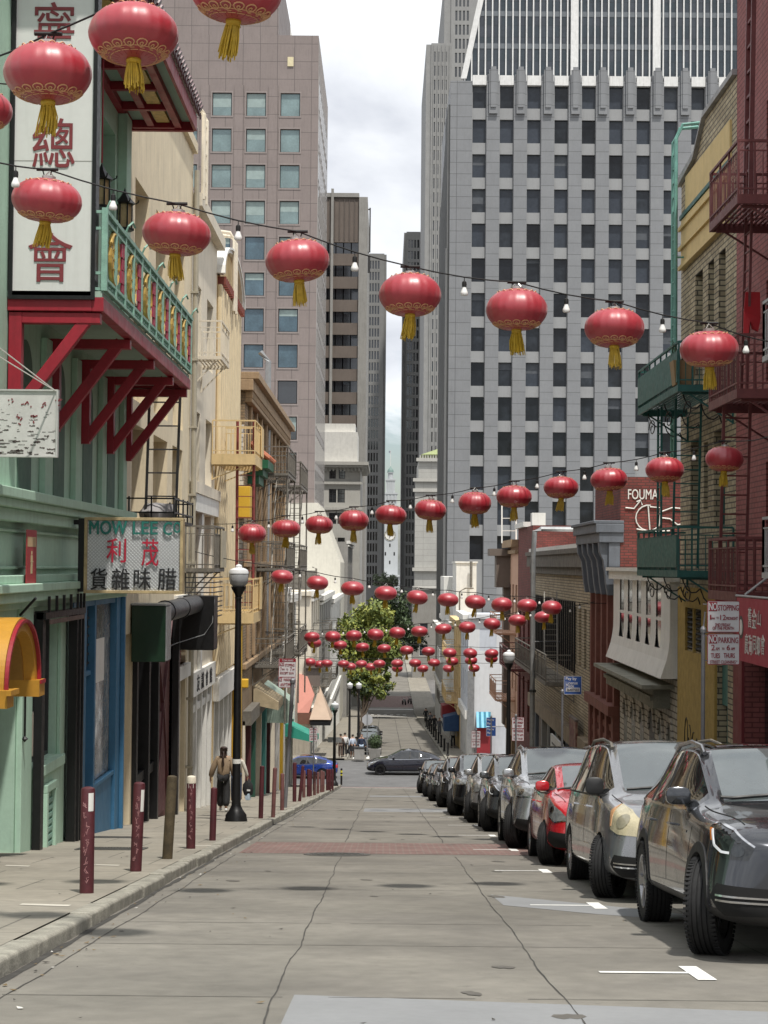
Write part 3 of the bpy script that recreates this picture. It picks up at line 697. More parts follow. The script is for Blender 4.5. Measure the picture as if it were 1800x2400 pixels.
for a, b, d in ((.86, 1.0, .30), (.74, .86, .24), (.56, .74, .16), (-.30, -.18, .16), (-.42, -.30, .30), (-.56, -.42, .24), (-.66, -.56, .12)):
    g.fbox(mL, u0, u1 + .02, a, b, -d, -.003)
g.build('cornice', M_mint, B1, bevel=.015)
g = MB()
for a, b in ((18.6, 22.4), (23, 25.4), (26, 31.2), (31.8, 34.2)): 
    for (e, f2, h, i) in ((a, b, -.1, -.06), (a, b, .42, .46), (a, a + .05, -.06, .42), (b - .05, b, -.06, .42)): g.fbox(mL, e, f2, h, i, -.05, -.003)
for u in (26.6, 29.2, 31.9, 34.45): g.fbox(mL, u - .22, u + .22, 1.004, 3.4, -.1, -.003)
for u in (30.4, 33.9): g.fbox(mL, u - .3, u + .3, 3.7, 8.7, -.18, -.003)
g.build('wall_moulding', M_mint, B1, bevel=.01)
g = MB(); g.fbox(mL, 26.02, 28.15, -3.22, -3.06, -.14, .2); g.fbox(mL, 26.1, 28.1, -5.4, -3.22, -.08, -.003); g.fbox(mL, 25.0, 25.72, -5.4, -.66, -.09, -.003); g.fbox(mL, 28.1, 28.5, -5.4, -.66, -.06, -.003)
g.fbox(mL, 26.6, 26.72, -5.0, -3.5, -.16, -.084); g.fbox(mL, 27.3, 27.42, -5.0, -3.5, -.16, -.084); g.fbox(mL, 26.6, 27.42, -3.5, -3.38, -.16, -.084)
g.build('shopfront_base', M_mint, B1, bevel=.01)
g = MB()
for i in range(12): g.fbox(mL, 26.74, 27.28, -4.9 + i * .11, -4.84 + i * .11, -.12, -.085)
g.build('vent_louvre', M_jade, B1)
pane_win(B1, mL, 26.1, 28.05, -3.05, -.74, .18, M_curt, M_dgrey, fw=.06, bars=(1, 0))
g = MB(); g.fbox(mL, 26.5, 27.0, -2.95, -2.3, .10, .165); g.build('chair_in_window', M_beige, B1)
# gate, door, orange arch
g = MB(); g.fbox(mL, 21.9, 24.95, -5.6, -1.0, .42, .5)
for i in range(9): g.fbox(mL, 22.6 + i * .27, 22.78 + i * .27, -4.2, -1.9, .39, .419)
for i in range(14): g.fbox(mL, 22.55 + i * .17, 22.62 + i * .17, -4.9, -4.6, .38, .419)
d_ = g.build('metal_door', mat('grey_metal_door', (.10, .10, .105), .5, .3, var=.15), B1)
g = MB(); g.tube([mL(24.35, -3.0, .36), mL(24.35, -3.0, .28), mL(24.35, -2.6, .26)], .025, 8); g.fbox(mL, 24.25, 24.45, -3.25, -2.75, .37, .389); g.build('handle', M_galv, d_)
ac, az = 22.7, -1.58
def arch(mb, r0, r1, ky, d0, d1, n=36):
    ps = []
    for i in range(n + 1):
        t = PI * i / n; ps.append((ac + math.cos(t), math.sin(t)))
    for i in range(n):
        (a0, b0), (a1, b1) = [(math.cos(PI * j / n), math.sin(PI * j / n)) for j in (i, i + 1)]
        q = lambda r, a, b, d: mL(ac + r * a, az + r * b * ky, d)
        mb.hexa([q(r0, a0, b0, d0), q(r1, a0, b0, d0), q(r1, a0, b0, d1), q(r0, a0, b0, d1), q(r0, a1, b1, d0), q(r1, a1, b1, d0), q(r1, a1, b1, d1), q(r0, a1, b1, d1)])
g = MB(); arch(g, .86, 1.08, .80, -.55, -.005); g.fbox(mL, ac - 1.18, ac - .8, az - .22, az, -.62, -.005); g.fbox(mL, ac + .8, ac + 1.18, az - .22, az, -.62, -.005); g.fbox(mL, ac - 1.24, ac - .76, az - .06, az + .004, -.68, -.62)
ar = g.build('arched_hood', M_orange, B1, smooth=True)
g = MB(); arch(g, 1.0, 1.05, .80, -.60, -.553); g.fbox(mL, ac + .84, ac + 1.16, az - .05, az - .0, -.64, -.622); g.build('red_moulding', M_red, ar)
g = MB(); arch(g, .80, .86, .80, -.4, -.006); g.build('inner_moulding', mat('dark_orange_paint', (.34, .17, .03), .6), ar)
g = MB(); g.tube([mL(25.05, -1.6, -.12), mL(25.05, -2.5, -.12)], .015, 6); g.lathe([(.0, -.05), (.05, 0), (0, .05)], mL(25.05, -2.52, -.12), 8); g.tube([mL(24.7, -.75, -.1), mL(24.55, -.5, -.35)], .02, 6); g.build('drop_lamp_arm', M_black, B1)
# black sliding shutters around the window
g = MB(); g.fbox(mL, 25.76, 25.98, -5.3, -.72, -.22, -.1); g.fbox(mL, 26.08, 26.16, -3.1, -.8, -.16, -.08)
g.fbox(mL, 25.76, 29.2, -.84, -.74, -.26, -.12)
for u in (25.9, 26.5, 27.1, 27.7, 28.3, 28.6, 28.9): g.fbox(mL, u - .02, u + .02, -.74, -.5, -.3, -.26)
g.fbox(mL, 28.52, 29.2, -4.75, -.8, -.24, -.1); g.fbox(mL, 28.7, 28.76, -4.7, -.85, -.27, -.241); g.fbox(mL, 28.98, 29.04, -4.7, -.85, -.27, -.241)
g.build('sliding_shutter', M_black, B1)
g = MB(); g.fbox(mL, 26.0, 28.9, -.92, -.85, -.28, -.265); g.build('shutter_rail_board', mat('weathered_timber', (.16, .11, .095), .8, var=.3, vs=4), B1)
g = MB(); g.tube([mL(27.9, -4.6, -.1), mL(27.9, -4.6, -.2), mL(27.95, -4.75, -.22), mL(27.95, -5.0, -.22)], .03, 8); g.build('drain_pipe', M_mint, B1)
# blue shop front
g = MB(); g.fbox(mL, 29.22, 30.55, -5.6, -.66, -.05, .10); g.fbox(mL, 29.22, 30.55, -5.6, -4.0, -.08, -.053); g.fbox(mL, 31.35, 31.5, -5.8, -.68, -.06, .1); g.fbox(mL, 33.75, 34.6, -5.8, -.66, -.08, .05); g.fbox(mL, 34.25, 34.38, -5.8, -.66, -.16, -.083); g.fbox(mL, 31.5, 33.75, -5.8, -4.05, -.02, .06); g.fbox(mL, 30.55, 33.75, -.76, -.66, -.05, .08); g.fbox(mL, 30.55, 30.64, -5.8, -.68, -.03, .1); g.fbox(mL, 31.5, 33.75, -4.05, -3.98, -.06, .04)
g.fbox(mL, 30.64, 31.35, -2.0, -1.92, .0, .1)
bs = g.build('blue_shopfront', M_blue, B1, bevel=.006)
g = MB(); g.fbox(mL, 30.64, 31.35, -5.7, -2.0, .12, .2); g.fbox(mL, 30.74, 31.25, -3.1, -2.2, .10, .119); g.build('door', mat('deep_blue_door', (.025, .10, .19), .5, var=.12), bs)
g = MB(); g.fbox(mL, 30.7, 31.3, -1.85, -.85, .06, .12)
for i in range(6): g.fbox(mL, 30.72, 31.28, -1.8 + i * .16, -1.76 + i * .16, .03, .058)
g.build('vent_louvre', M_black, bs)
g = MB(); g.fbox(mL, 31.5, 33.75, -3.98, -.76, .05, .1); g.build('shop_window', mat('papered_shop_glass', (.24, .24, .225), .15, var=.6, vs=1.3, spec=.8, c2=(.42, .41, .38)), bs)
g = MB(); g.fbox(mL, 31.7, 33.0, -2.2, -1.4, .035, .047); g.build('paper_notice', M_wht, bs)
# red balcony
Z0 = 3.46; XO = -3.92; pj = XO - XL
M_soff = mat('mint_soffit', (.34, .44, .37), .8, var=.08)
g = MB(); g.fbox(mL, 24.0, 34.7, 3.66, 3.74, -pj + .02, -.004); bal = g.build('balcony', M_soff, B1)
g = MB(); g.fbox(mL, 24.0, 34.75, Z0, 3.66, -pj, -pj + .16); g.fbox(mL, 34.55, 34.75, Z0, 3.655, -pj + .16, -.006); g.build('edge_beam', M_red, bal, bevel=.01)
g = MB(); g.fbox(mL, 24.0, 24.2, Z0 + .004, 3.655, -pj + .16, -.006); g.build('edge_beam', M_red, bal, bevel=.01)
for u in (24.12, 26.95, 29.7, 32.35, 34.6):
    g = MB(); g.fbox(mL, u - .09, u + .09, 2.02, 3.45, -.2, -.02); g.bar(mL(u, 2.1, -.14), mL(u, 3.42, -pj + .2), .16, .15, up=(0, 1, 0)); g.fbox(mL, u - .085, u + .085, 3.3, 3.448, -pj + .05, -.2)
    g.build('bracket', M_red, bal, bevel=.008)
mO = fac('L', XO + .005)
g = MB()
g.fbox(mO, 24.0, 34.7, 3.76, 3.8, -.03, .03); g.fbox(mO, 24, 34.7, 3.90, 3.94, -.03, .03); g.fbox(mO, 24, 34.7, 4.70, 4.74, -.03, .03); g.fbox(mO, 24, 34.7, 4.82, 4.88, -.045, .045)
s = 24.02
while s < 34.7: g.fbox(mO, s - .035, s + .035, 3.75, 4.9, -.04, .04); s += .875
k = 0; s = 24.06
while s < 34.6:                                   # fretwork in the two narrow bands
    for a, b in ((3.8, 3.90), (4.74, 4.82)):
        g.fbox(mO, s, s + .02, a, b, -.01, .01); g.fbox(mO, s + .06, s + .2, (a + b) / 2 - .01, (a + b) / 2 + .01, -.01, .01); g.bar(mO(s + .03, a + .02, 0), mO(s + .2, b - .02, 0), .012)
    s += .22; k += 1
for u in [24.1 + i * 1.75 for i in range(7)]: g.tube([mO(u, 4.88, 0), mO(u, 5.0, -.05), mO(u + .1, 5.08, -.1), mO(u + .2, 5.02, -.12)], .018, 5)
me = fac('F', 24.04)
for v in (3.78, 4.0, 4.62, 4.85): g.fbox(me, XL + .02, XO, v - .02, v + .02, -.02, .02)
for i in range(9): g.fbox(me, XL + .1 + i * .15, XL + .12 + i * .15, 3.78, 4.85, -.01, .01)
g.build('railing', M_jade, bal)
M_fret = mat('crimson_fretwork', (.36, .035, .07), .55, var=.2, vs=6)
for i in range(6):
    s = 24.42 + i * 1.75
    g = MB(); c = s + .42; ps = [mO(c + .37 * math.cos(t * PI / 12), 4.32 + .365 * math.sin(t * PI / 12), 0) for t in range(25)]; g.tube(ps, .034, 6, cap=False)
    for j in (-.2, -.07, .07, .2): hh = .365 * math.sqrt(1 - (j / .37) ** 2); g.bar(mO(c + j, 4.32 - hh, 0), mO(c + j, 4.32 + hh, 0), .026)
    for j in (-.14, 0, .14): hh = .37 * math.sqrt(1 - (j / .365) ** 2); g.bar(mO(c - hh, 4.32 + j, 0), mO(c + hh, 4.32 + j, 0), .026)
    g.build('oval_lattice', M_gold, bal)
    g = MB(); c = s + 1.28
    for a, b, w2 in ((3.97, 4.08, .15), (4.10, 4.28, .22), (4.30, 4.46, .16), (4.48, 4.67, .23)):
        g.fbox(mO, c - w2, c + w2, a, b, -.015, .015); g.fbox(mO, c - w2 * .4, c + w2 * .4, a - .01, b + .03, -.02, .02)
    g.fbox(mO, c - .04, c + .04, 3.94, 4.7, -.012, .012); g.build('fret_panel', M_fret, bal)
# pagoda eave
ez = 8.78
g = MB(); g.fbox(mL, 23.5, 34.75, ez + .06, ez + .14, -pj, -.004); ev = g.build('pagoda_eave', M_soff, B1)
g = MB()
for d in (-pj + .30, -.5, -.06): g.fbox(mL, 23.5, 34.75, ez - .08, ez + .058, d - .07, d + .07)
for i in range(9): u = 23.55 + i * 1.39; g.fbox(mL, u - .06, u + .06, ez - .1, ez + .056, -pj + .37, -.13)
g.fbox(mL, 23.5, 34.8, ez - .12, ez + .2, -pj - .06, -pj - .003); g.fbox(mL, 34.752, 34.88, ez - .12, ez + .2, -pj, -.004); g.build('soffit_frame', M_red, ev, bevel=.006)
for i in range(8):
    u = 23.62 + i * 1.39; g = MB(); g.fbox(mL, u + .1, u + 1.16, ez - .02, ez + .05, -pj + .45, -.62); g.build('soffit_panel', M_gold, ev)
g = MB(); M_tile = mat('maroon_glazed_tile', (.11, .03, .04), .3, var=.3, vs=4)
for i in range(44):
    u = 23.5 + i * .26; g.tube([mL(u, ez + .30, -pj - .16), mL(u, ez + .66, -pj + .5), mL(u, ez + 1.2, -.1)], .085, 8); 
    g.prism([mL(u + .06, ez + .24, -pj - .14), mL(u + .2, ez + .24, -pj - .14), mL(u + .13, ez + .12, -pj - .14)], (-.03, 0, 0))
g.prism([mL(23.5, ez + .2, -pj - .1), mL(23.5, ez + .25, -pj - .1), mL(23.5, ez + 1.1, -.1), mL(23.5, ez + 1.0, -.1)], (0, 11.3, 0)); g.build('roof_tile', M_tile, ev)

# white hanging sign board with dark red characters
mF = fac('F', 24.0)
xa, za = at(30, 640, 24).x, at(30, 692, 24).z; xb = at(214, 640, 24).x
S = thing('hanging_sign', 'tall white signboard with dark red Chinese characters standing over the red balcony', 'sign', ((xa + xb) / 2, 24.1, za))
g = MB(); zt_ = 9.3; g.fbox(mF, xa, xb, za, zt_, 0, .2); g.build('board', M_signw, S)
g = MB(); e = .055; g.fbox(mF, xa - e, xa, za - e, zt_, -.04, .24); g.fbox(mF, xb, xb + e, za - e, zt_, -.04, .24); g.fbox(mF, xa, xb, za - e, za, -.04, .24); g.build('frame', M_black, S)
for ch, (p0, p1, q0, q1) in (('寧', (80, 175, 6, 112)), ('總', (76, 176, 278, 392)), ('會', (66, 170, 545, 660))):
    ua, va = at(p0, q1, 24).x, at(p0, q1, 24).z; ub, vb = at(p1, q0, 24).x, at(p1, q0, 24).z
    g = MB(); letters(g, ch, mF, ua, ub, va, vb, -.001, .012, .008); g.build('lettering', M_dred, S)
g = MB(); g.fbox(mF, xa + .002, xb - .002, at(100, 378, 24).z, at(100, 378, 24).z + .012, -.002, .0); g.build('panel_seam', M_conc, S)

# weathered white board hung on wires
Ym = 22.0; mF = fac('F', Ym); p0, p1 = at(-30, 1067, Ym), at(133, 917, Ym)
S = thing('hanging_sign', 'flaking white signboard with worn red and black brushwork hung on white wires', 'sign', ((p0.x + p1.x) / 2, Ym, p0.z))
M_flake = mat('flaking_white_board', (.55, .54, .52), .8, var=.1, vs=3, c2=(.60, .59, .57))
g = MB(); g.fbox(mF, p0.x, p1.x, p0.z, p1.z, 0, .06); g.build('board', M_flake, S)
g = MB(); e = .02
for (a, b, c, d) in ((p0.x, p1.x, p0.z - e, p0.z), (p0.x, p1.x, p1.z, p1.z + e), (p1.x, p1.x + e, p0.z - e, p1.z + e)): g.fbox(mF, a, b, c, d, -.02, .07)
g.build('frame', mat('greyed_white_frame', (.5, .5, .48), .7), S)
g = MB(); RR = random.Random(5)
for i in range(85):                                  # peeling patches of bare board
    x = RR.uniform(p0.x, p1.x - .02); f = RR.random() ** 1.6; z = p0.z + .01 + (p1.z - p0.z - .2) * f * .95; l = RR.uniform(.02, .15) * (1.2 - f); h = RR.uniform(.004, .022) * (1.3 - f)
    l = min(l, p1.x - x - .01); n = 6
    top = [mF(x + l * j / n, z + h * RR.uniform(.2, 1), -.003) for j in range(n + 1)]; bot = [mF(x + l * j / n, z - h * RR.uniform(.0, .5), -.003) for j in range(n, -1, -1)]
    if l > .01: g.prism(top + bot, (0, .0025, 0))
g.build('flaked_patch', mat('bare_dark_board', (.09, .07, .065), .9, var=.3), S)
g = MB()
for i in range(5):
    x = p0.x + .12 + i * .19
    for j in range(4): a = Vector((x + RR.uniform(-.05, .05), Ym - .004, p1.z - .14 + RR.uniform(-.05, .05))); g.bar(a, a + Vector((RR.uniform(-.05, .05), 0, RR.uniform(-.05, .05))), .014, .005, up=(0, 1, 0))
for x in (p0.x + .38, p1.x - .3):
    for j in range(5): a = Vector((x + RR.uniform(-.03, .03), Ym - .004, p0.z + .46 + RR.uniform(-.06, .06))); g.bar(a, a + Vector((RR.uniform(-.06, .06), 0, RR.uniform(-.04, .04))), .016, .005, up=(0, 1, 0))
g.build('lettering', M_dred, S)
g = MB()
for (a, b) in (((131, 917), (-60, 770)), ((131, 917), (-60, 800))): g.tube([at(*a, Ym), at(*b, Ym - 1.5)], .008, 5)
g.build('wire', M_wht, S)

# small red banner on the wall
S = thing('wall_poster', 'small red and yellow paper poster on the mint wall beneath the balcony', 'poster', mL(24.9, -.35, -.02))
g = MB(); g.fbox(mL, 24.55, 25.25, -.30, .46, -.21, -.2); g.build('sheet', mat('red_paper', (.36, .03, .035), .6, var=.06), S)
g = MB(); g.fbox(mL, 24.55, 25.25, -.47, -.302, -.21, -.2); g.build('yellow_strip', mat('yellow_paper', (.52, .36, .07), .6, var=.06), S)
g = MB()
for j in range(8): g.fbox(mL, 24.62 + j * .075, 24.66 + j * .075, .22, .36, -.214, -.2105)
g.fbox(mL, 24.84, 24.96, -.16, .10, -.214, -.2105); g.fbox(mL, 24.80, 25.0, .0, .02, -.216, -.2141); g.fbox(mL, 24.86, 24.94, .11, .16, -.214, -.2105); g.build('lettering', mat('pale_gold_ink', (.55, .45, .25), .6), S)

# Mow Lee sign box
Ys = 28.4; mF = fac('F', Ys); p0, p1 = at(196, 1390, Ys), at(430, 1214, Ys)
S = thing('shop_sign', 'beige framed sign box reading MOW LEE CO with red and black Chinese characters', 'sign', ((p0.x + p1.x) / 2, Ys, p0.z))
M_mesh = mat('diamond_mesh_panel', (.74, .76, .76), .6, var=.05)
g = MB(); g.fbox(mF, p0.x + .05, p1.x - .05, p0.z + .04, p1.z - .04, .02, .2); g.build('panel', M_mesh, S)
g = MB(); e = .05
for (a, b, c, d) in ((p0.x, p1.x, p0.z, p0.z + e), (p0.x, p1.x, p1.z - e, p1.z), (p0.x, p0.x + e, p0.z + e, p1.z - e), (p1.x - e, p1.x, p0.z + e, p1.z - e)): g.fbox(mF, a, b, c, d, -.03, .24)
g.build('frame', mat('worn_beige_frame', (.45, .35, .19), .7, var=.3, vs=7), S, bevel=.006)
g = MB(); g.fbox(mF, p0.x - .1, p0.x - .004, p0.z + .02, p1.z - .02, 0, .26); g.fbox(mF, p0.x - .3, p0.x - .1, p1.z - .12, p1.z - .04, .1, .14); g.fbox(mF, p0.x - .3, p0.x - .1, p0.z + .1, p0.z + .16, .1, .14); g.build('wall_bracket', M_black, S)
g = MB(); W_ = p1.x - p0.x - 2 * e; H_ = p1.z - p0.z - 2 * e; nx = 26
sx = W_ / nx; ox, oz = p0.x + e, p0.z + e
for i in range(-20, nx + 1):                          # embossed diamond lattice
    a = Vector((ox + i * sx, Ys + .018, oz)); b = a + Vector((H_, 0, H_)) * 1.0
    t0 = max(0, -i * sx / H_); t1 = min(1, (W_ - i * sx) / H_)
    if t1 > t0: g.bar(a.lerp(b, t0), a.lerp(b, t1), .010, .008, up=(0, 1, 0))
    a = Vector((ox + i * sx, Ys + .015, oz + H_)); b = a + Vector((H_, 0, -H_))
    if t1 > t0: g.bar(a.lerp(b, t0), a.lerp(b, t1), .010, .008, up=(0, 1, 0))
g.build('lattice', mat('lattice_grey', (.50, .51, .52), .6), S)
def ltr(S, s, Y, p, q, mt, bold=.02, d=-.012, nm='lettering'):
    a, b = at(p[0], p[3], Y), at(p[1], p[2], Y); g = MB(); letters(g, s, fac('F', Y), a.x, b.x, a.z, b.z, d, .012, bold); return g.build(nm, mt, S)
M_grn = mat('green_lettering', (.015, .16, .13), .6); M_rl = mat('red_lettering', (.42, .012, .04), .6); M_bl = mat('black_lettering', (.012, .012, .014), .6)
ltr(S, 'MOW', Ys, (210, 298, 1221, 1252), 0, M_grn, .055); ltr(S, 'LEE', Ys, (312, 370, 1223, 1252), 0, M_grn, .055); ltr(S, 'C', Ys, (383, 403, 1224, 1254), 0, M_grn, .055); ltr(S, 'O', Ys, (407, 424, 1224, 1249), 0, M_grn, .055)
ltr(S, '利', Ys, (250, 296, 1262, 1318), 0, M_rl, .012); ltr(S, '茂', Ys, (332, 372, 1264, 1326), 0, M_rl, .012)
for ch, a, b in (('貨', 212, 252), ('雜', 262, 304), ('味', 314, 354), ('腊', 370, 414)): ltr(S, ch, Ys, (a, b, 1332, 1382), 0, M_bl, .012)

# ---------------------------------------------------------------- pagoda lamps on the balcony
M_horn = mat('amber_lamp_glass', (.42, .30, .16), .3, var=.2)
for lab, px, py, Yl in (('black pagoda lamp hanging from a red rod beside the white signboard', 238, 450, 28.4), ('black pagoda lamp standing on the far part of the balcony railing', 292, 505, 30.6)):
    p = at(px, py, Yl); T = thing('pagoda_lamp', lab, 'lamp', p)
    g = MB()
    for i in range(6):
        t = i * PI / 3; a = Vector((.13 * math.cos(t), .13 * math.sin(t), 0)); g.bar(a + Vector((0, 0, -.22)), a + Vector((0, 0, .2)), .022)
    g.lathe([(.17, -.27), (.17, -.23), (.12, -.22)], n=6); g.lathe([(.13, .19), (.2, .2), (.13, .27), (.06, .36), (.02, .44), (.0, .5)], n=6)
    for i in range(6): t = i * PI / 3; g.tube([(.19 * math.cos(t), .19 * math.sin(t), .2), (.24 * math.cos(t), .24 * math.sin(t), .23), (.25 * math.cos(t), .25 * math.sin(t), .27)], .012, 5)
    g.build('lamp_frame', M_black, T, local=True)
    g = MB(); g.lathe([(.115, -.22), (.115, .19)], n=6); g.build('pane', M_horn, T, local=True)
    g = MB()
    if py < 480: g.tube([(0, 0, .48), (0, 0, ez - p.z - .08)], .014, 6)
    else: g.tube([(0, 0, -.27), (0, 0, 4.5 - p.z)], .03, 6); g.bar((0, 0, 4.5 - p.z), (XO - p.x, 0, 4.5 - p.z), .03)
    g.build('rod', M_red if py < 480 else M_black, T, local=True)

# ---------------------------------------------------------------- cream building next door
u0, u1 = 34.80, 46.6
B2 = bldg('cream_building', 'cream stucco building with deep set windows beyond the mint building', mL, 40, gz(40))
cols = [(36.0, 38.1), (39.3, 41.8), (42.8, 44.9)]; rows = [(.8, 2.9), (3.4, 5.4), (5.9, 8.0)]
wins = [(a, b, c, d, .5) for a, b in cols for c, d in rows]
lows = [(34.95, 36.3, -6.6, -1.45, .5), (36.5, 40.0, -6.6, -1.3, .7), (40.1, 43.3, -6.8, -1.3, .12), (43.6, 46.2, -7.0, -2.95, .4), (43.6, 46.2, -2.6, -.95, .2)]
g = MB(); facade(g, mL, u0, u1, gz(48) - .5, 11.0, wins + lows); shell(g, mL, u0, u1, gz(48) - .5, 11.0, 12)
g.fbox(mL, u0, u1, 10.98, 11.25, -.12, .3); g.build('wall', M_cream, B2)
for wv in wins: pane_win(B2, mL, *wv[:4], .45, M_curt, mat('tan_window_frame', (.42, .35, .22), .7), fw=.09, bars=(1, 1))
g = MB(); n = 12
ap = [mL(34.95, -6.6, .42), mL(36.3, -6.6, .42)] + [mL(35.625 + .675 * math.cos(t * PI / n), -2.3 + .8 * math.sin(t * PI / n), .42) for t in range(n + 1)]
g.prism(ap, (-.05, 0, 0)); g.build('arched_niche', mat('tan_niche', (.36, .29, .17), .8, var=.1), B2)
g = MB(); g.fbox(mL, 34.9, 36.35, -5.7, -4.2, .3, .41); g.fbox(mL, 34.78, 34.97, -5.7, -4.35, -.06, .2); g.build('maroon_tile_base', M_maroon, B2)
g = MB(); g.fbox(mL, 36.5, 40.0, -6.6, -1.3, .55, .7); g.build('dark_shopfront', mat('black_green_shopfront', (.012, .03, .02), .3, var=.3), B2)
g = MB()
for u in (36.5, 38.4, 39.95): g.fbox(mL, u, u + .22, -6.6, -1.3, -.1, .5)
g.fbox(mL, 36.72, 39.95, -4.7, -4.5, -.02, .5); g.fbox(mL, 36.72, 38.3, -6.2, -4.9, .1, .4); g.build('black_pillar', M_black, B2)
g = MB()
for i in range(16): g.fbox(mL, 40.1 + i * .2, 40.285 + i * .2, -6.8, -1.3, .06, .119)
w_ = g.build('plank_wall', mat('maroon_planks', (.12, .045, .04), .7, var=.25, vs=3, streak=.25), B2)
g = MB(); g.bar(mL(40.15, -1.4, .03), mL(41.7, -3.3, .03), .09, .05); g.bar(mL(43.2, -1.4, .03), mL(41.7, -3.3, .03), .09, .05); g.bar(mL(41.7, -3.3, .03), mL(40.2, -6.4, .03), .09, .05); g.bar(mL(41.7, -3.3, .03), mL(43.2, -6.4, .03), .09, .05); g.fbox(mL, 41.0, 42.3, -5.9, -3.5, .02, .058); g.build('cross_brace', M_maroon, w_)
g = MB(); g.fbox(mL, 43.3, 43.58, -7, -.95, -.16, .1); g.build('black_pillar', M_black, B2)
g = MB(); g.fbox(mL, 43.6, 46.2, -2.6, -.95, .12, .2); g.build('brick_infill', M_brickr, B2)
g = MB(); g.fbox(mL, 43.5, 46.5, -2.95, -2.6, -.12, .15); g.fbox(mL, 43.5, 46.5, -.95, -.8, -.1, .1); g.build('lintel_beam', M_wht, B2)
g = MB(); g.fbox(mL, 43.6, 46.2, -7.0, -2.95, .3, .4); g.build('brown_panel_door', mat('brown_timber_door', (.13, .085, .05), .7, var=.4, vs=2), B2)
g = MB()
for u in (43.9, 44.8, 45.7): g.fbox(mL, u, u + .25, -7, -2.95, .1, .29)
g.build('door_post', M_beige, B2)
g = MB(); g.tube([mL(46.45, 10.5, -.12), mL(46.45, -6.5, -.12)], .07, 8)
for i in range(9): g.fbox(mL, 46.36, 46.54, 9 - i * 1.8, 9.06 - i * 1.8, -.2, -.002)
g.build('drain_pipe', mat('grey_beige_pipe', (.36, .33, .26), .7), B2)
# rooftop handrail loop
for u, lab_ in ((46.8, 0), (56.5, 1)):
    g = MB(); z_ = 11.2 if not lab_ else 9.6; g.tube([mL(u, z_ - 1.4, -.25), mL(u, z_ + .9, -.25), mL(u, z_ + 1.15, -.1), mL(u, z_ + 1.2, .3), mL(u, z_ + 1.2, 1.0)], .06, 8); g.tube([mL(u + .7, z_ - 1.4, -.25), mL(u + .7, z_ + .9, -.25), mL(u + .7, z_ + 1.15, -.1), mL(u + .7, z_ + 1.2, .3), mL(u + .7, z_ + 1.2, 1.0)], .06, 8)
    for i in range(6): g.bar(mL(u, z_ - 1.2 + i * .38, -.25), mL(u + .7, z_ - 1.2 + i * .38, -.25), .03)
    g.build('roof_ladder', M_beige, B2)
# black ladder and platform beneath the balcony
g = MB(); g.fbox(mL, 35.0, 38.4, .82, .88, -1.0, -.95); g.fbox(mL, 35.0, 35.05, .82, .88, -.95, -.01); g.fbox(mL, 38.35, 38.4, .82, .88, -.95, -.01)
for i in range(1, 10): g.fbox(mL, 35.05, 38.35, .83, .86, -1.0 + i * .1 - .015, -1.0 + i * .1 + .015)
fe = g.build('fire_escape', M_black, B2)
g = MB()
for z in (1.02, 1.3):
    g.bar(mL(35.0, z, -.02), mL(35.0, z, -1.0), .03); g.bar(mL(35.0, z, -1.0), mL(38.4, z, -1.0), .03); g.bar(mL(38.4, z, -1.0), mL(38.4, z, -.02), .03)
for u, d in [(35, -.1), (35, -.55), (35, -1.0), (35.8, -1), (36.6, -1), (37.4, -1), (38.4, -1), (38.4, -.5)]: g.bar(mL(u, .85, d), mL(u, 1.34, d), .03)
g.build('railing', M_black, fe)
ladder(fe, mL(35.9, .9, -.62), mL(35.4, 3.75, -.75), (1, 0, 0), M_dgrey, wd=.62, step=.42, r=.022)
S = thing('bundle', 'grey tarpaulin bundle lying on the black fire escape platform', 'bundle', mL(36.2, .9, -.5))
g = MB(); g.lathe([(.0, .0), (.34, .02), (.4, .16), (.28, .32), (0, .36)], n=14, scal=lambda t, z: 1 + .22 * math.sin(3 * t + 5 * z) + .1 * math.sin(7 * t)); g.build('tarpaulin', mat('grey_tarpaulin', (.28, .27, .27), .8, var=.3, vs=6), S, local=True, smooth=True)
# green box and duct
S = thing('sign_cabinet', 'dark green metal cabinet sign on the cream building facing up the street', 'cabinet', (-4.85, 36.4, -2.05))
g = MB(); g.box(-5.22, -4.52, 36.05, 36.75, -2.03, -.87); g.build('cabinet', mat('dark_green_metal', (.006, .028, .012), .35, var=.2, vs=1), S, bevel=.012)
g = MB(); g.box(-5.235, -4.505, 36.03, 36.77, -.868, -.83); g.box(-4.517, -4.49, 36.06, 36.75, -2.0, -.9); g.build('edge_trim', M_galv, S)
S = thing('vent_duct', 'fat grey round duct running from the green cabinet to a black box', 'duct', (-4.95, 40.5, -1.1))
g = MB(); g.tube([(-4.86, 36.8, -1.08), (-4.86, 44.6, -1.03)], .23, 20); g.build('pipe', M_dgrey, S, smooth=True)
for y in (38.6, 41.5): g = MB(); g.tube([(-4.86, y, -1.06), (-4.86, y + .12, -1.06)], .25, 20); g.build('collar', M_black, S)
g = MB(); g.box(-5.24, -4.36, 44.62, 45.6, -2.2, -.82); g.build('end_box', M_black, S, bevel=.01)
g = MB(); g.tube([(-4.36, 44.7, -.9), (-4.4, 44.6, -1.5), (-4.6, 44.55, -1.8), (-5.1, 43, -1.95), (-5.2, 41, -2.0)], .012, 5); g.build('cable', M_galv, S)

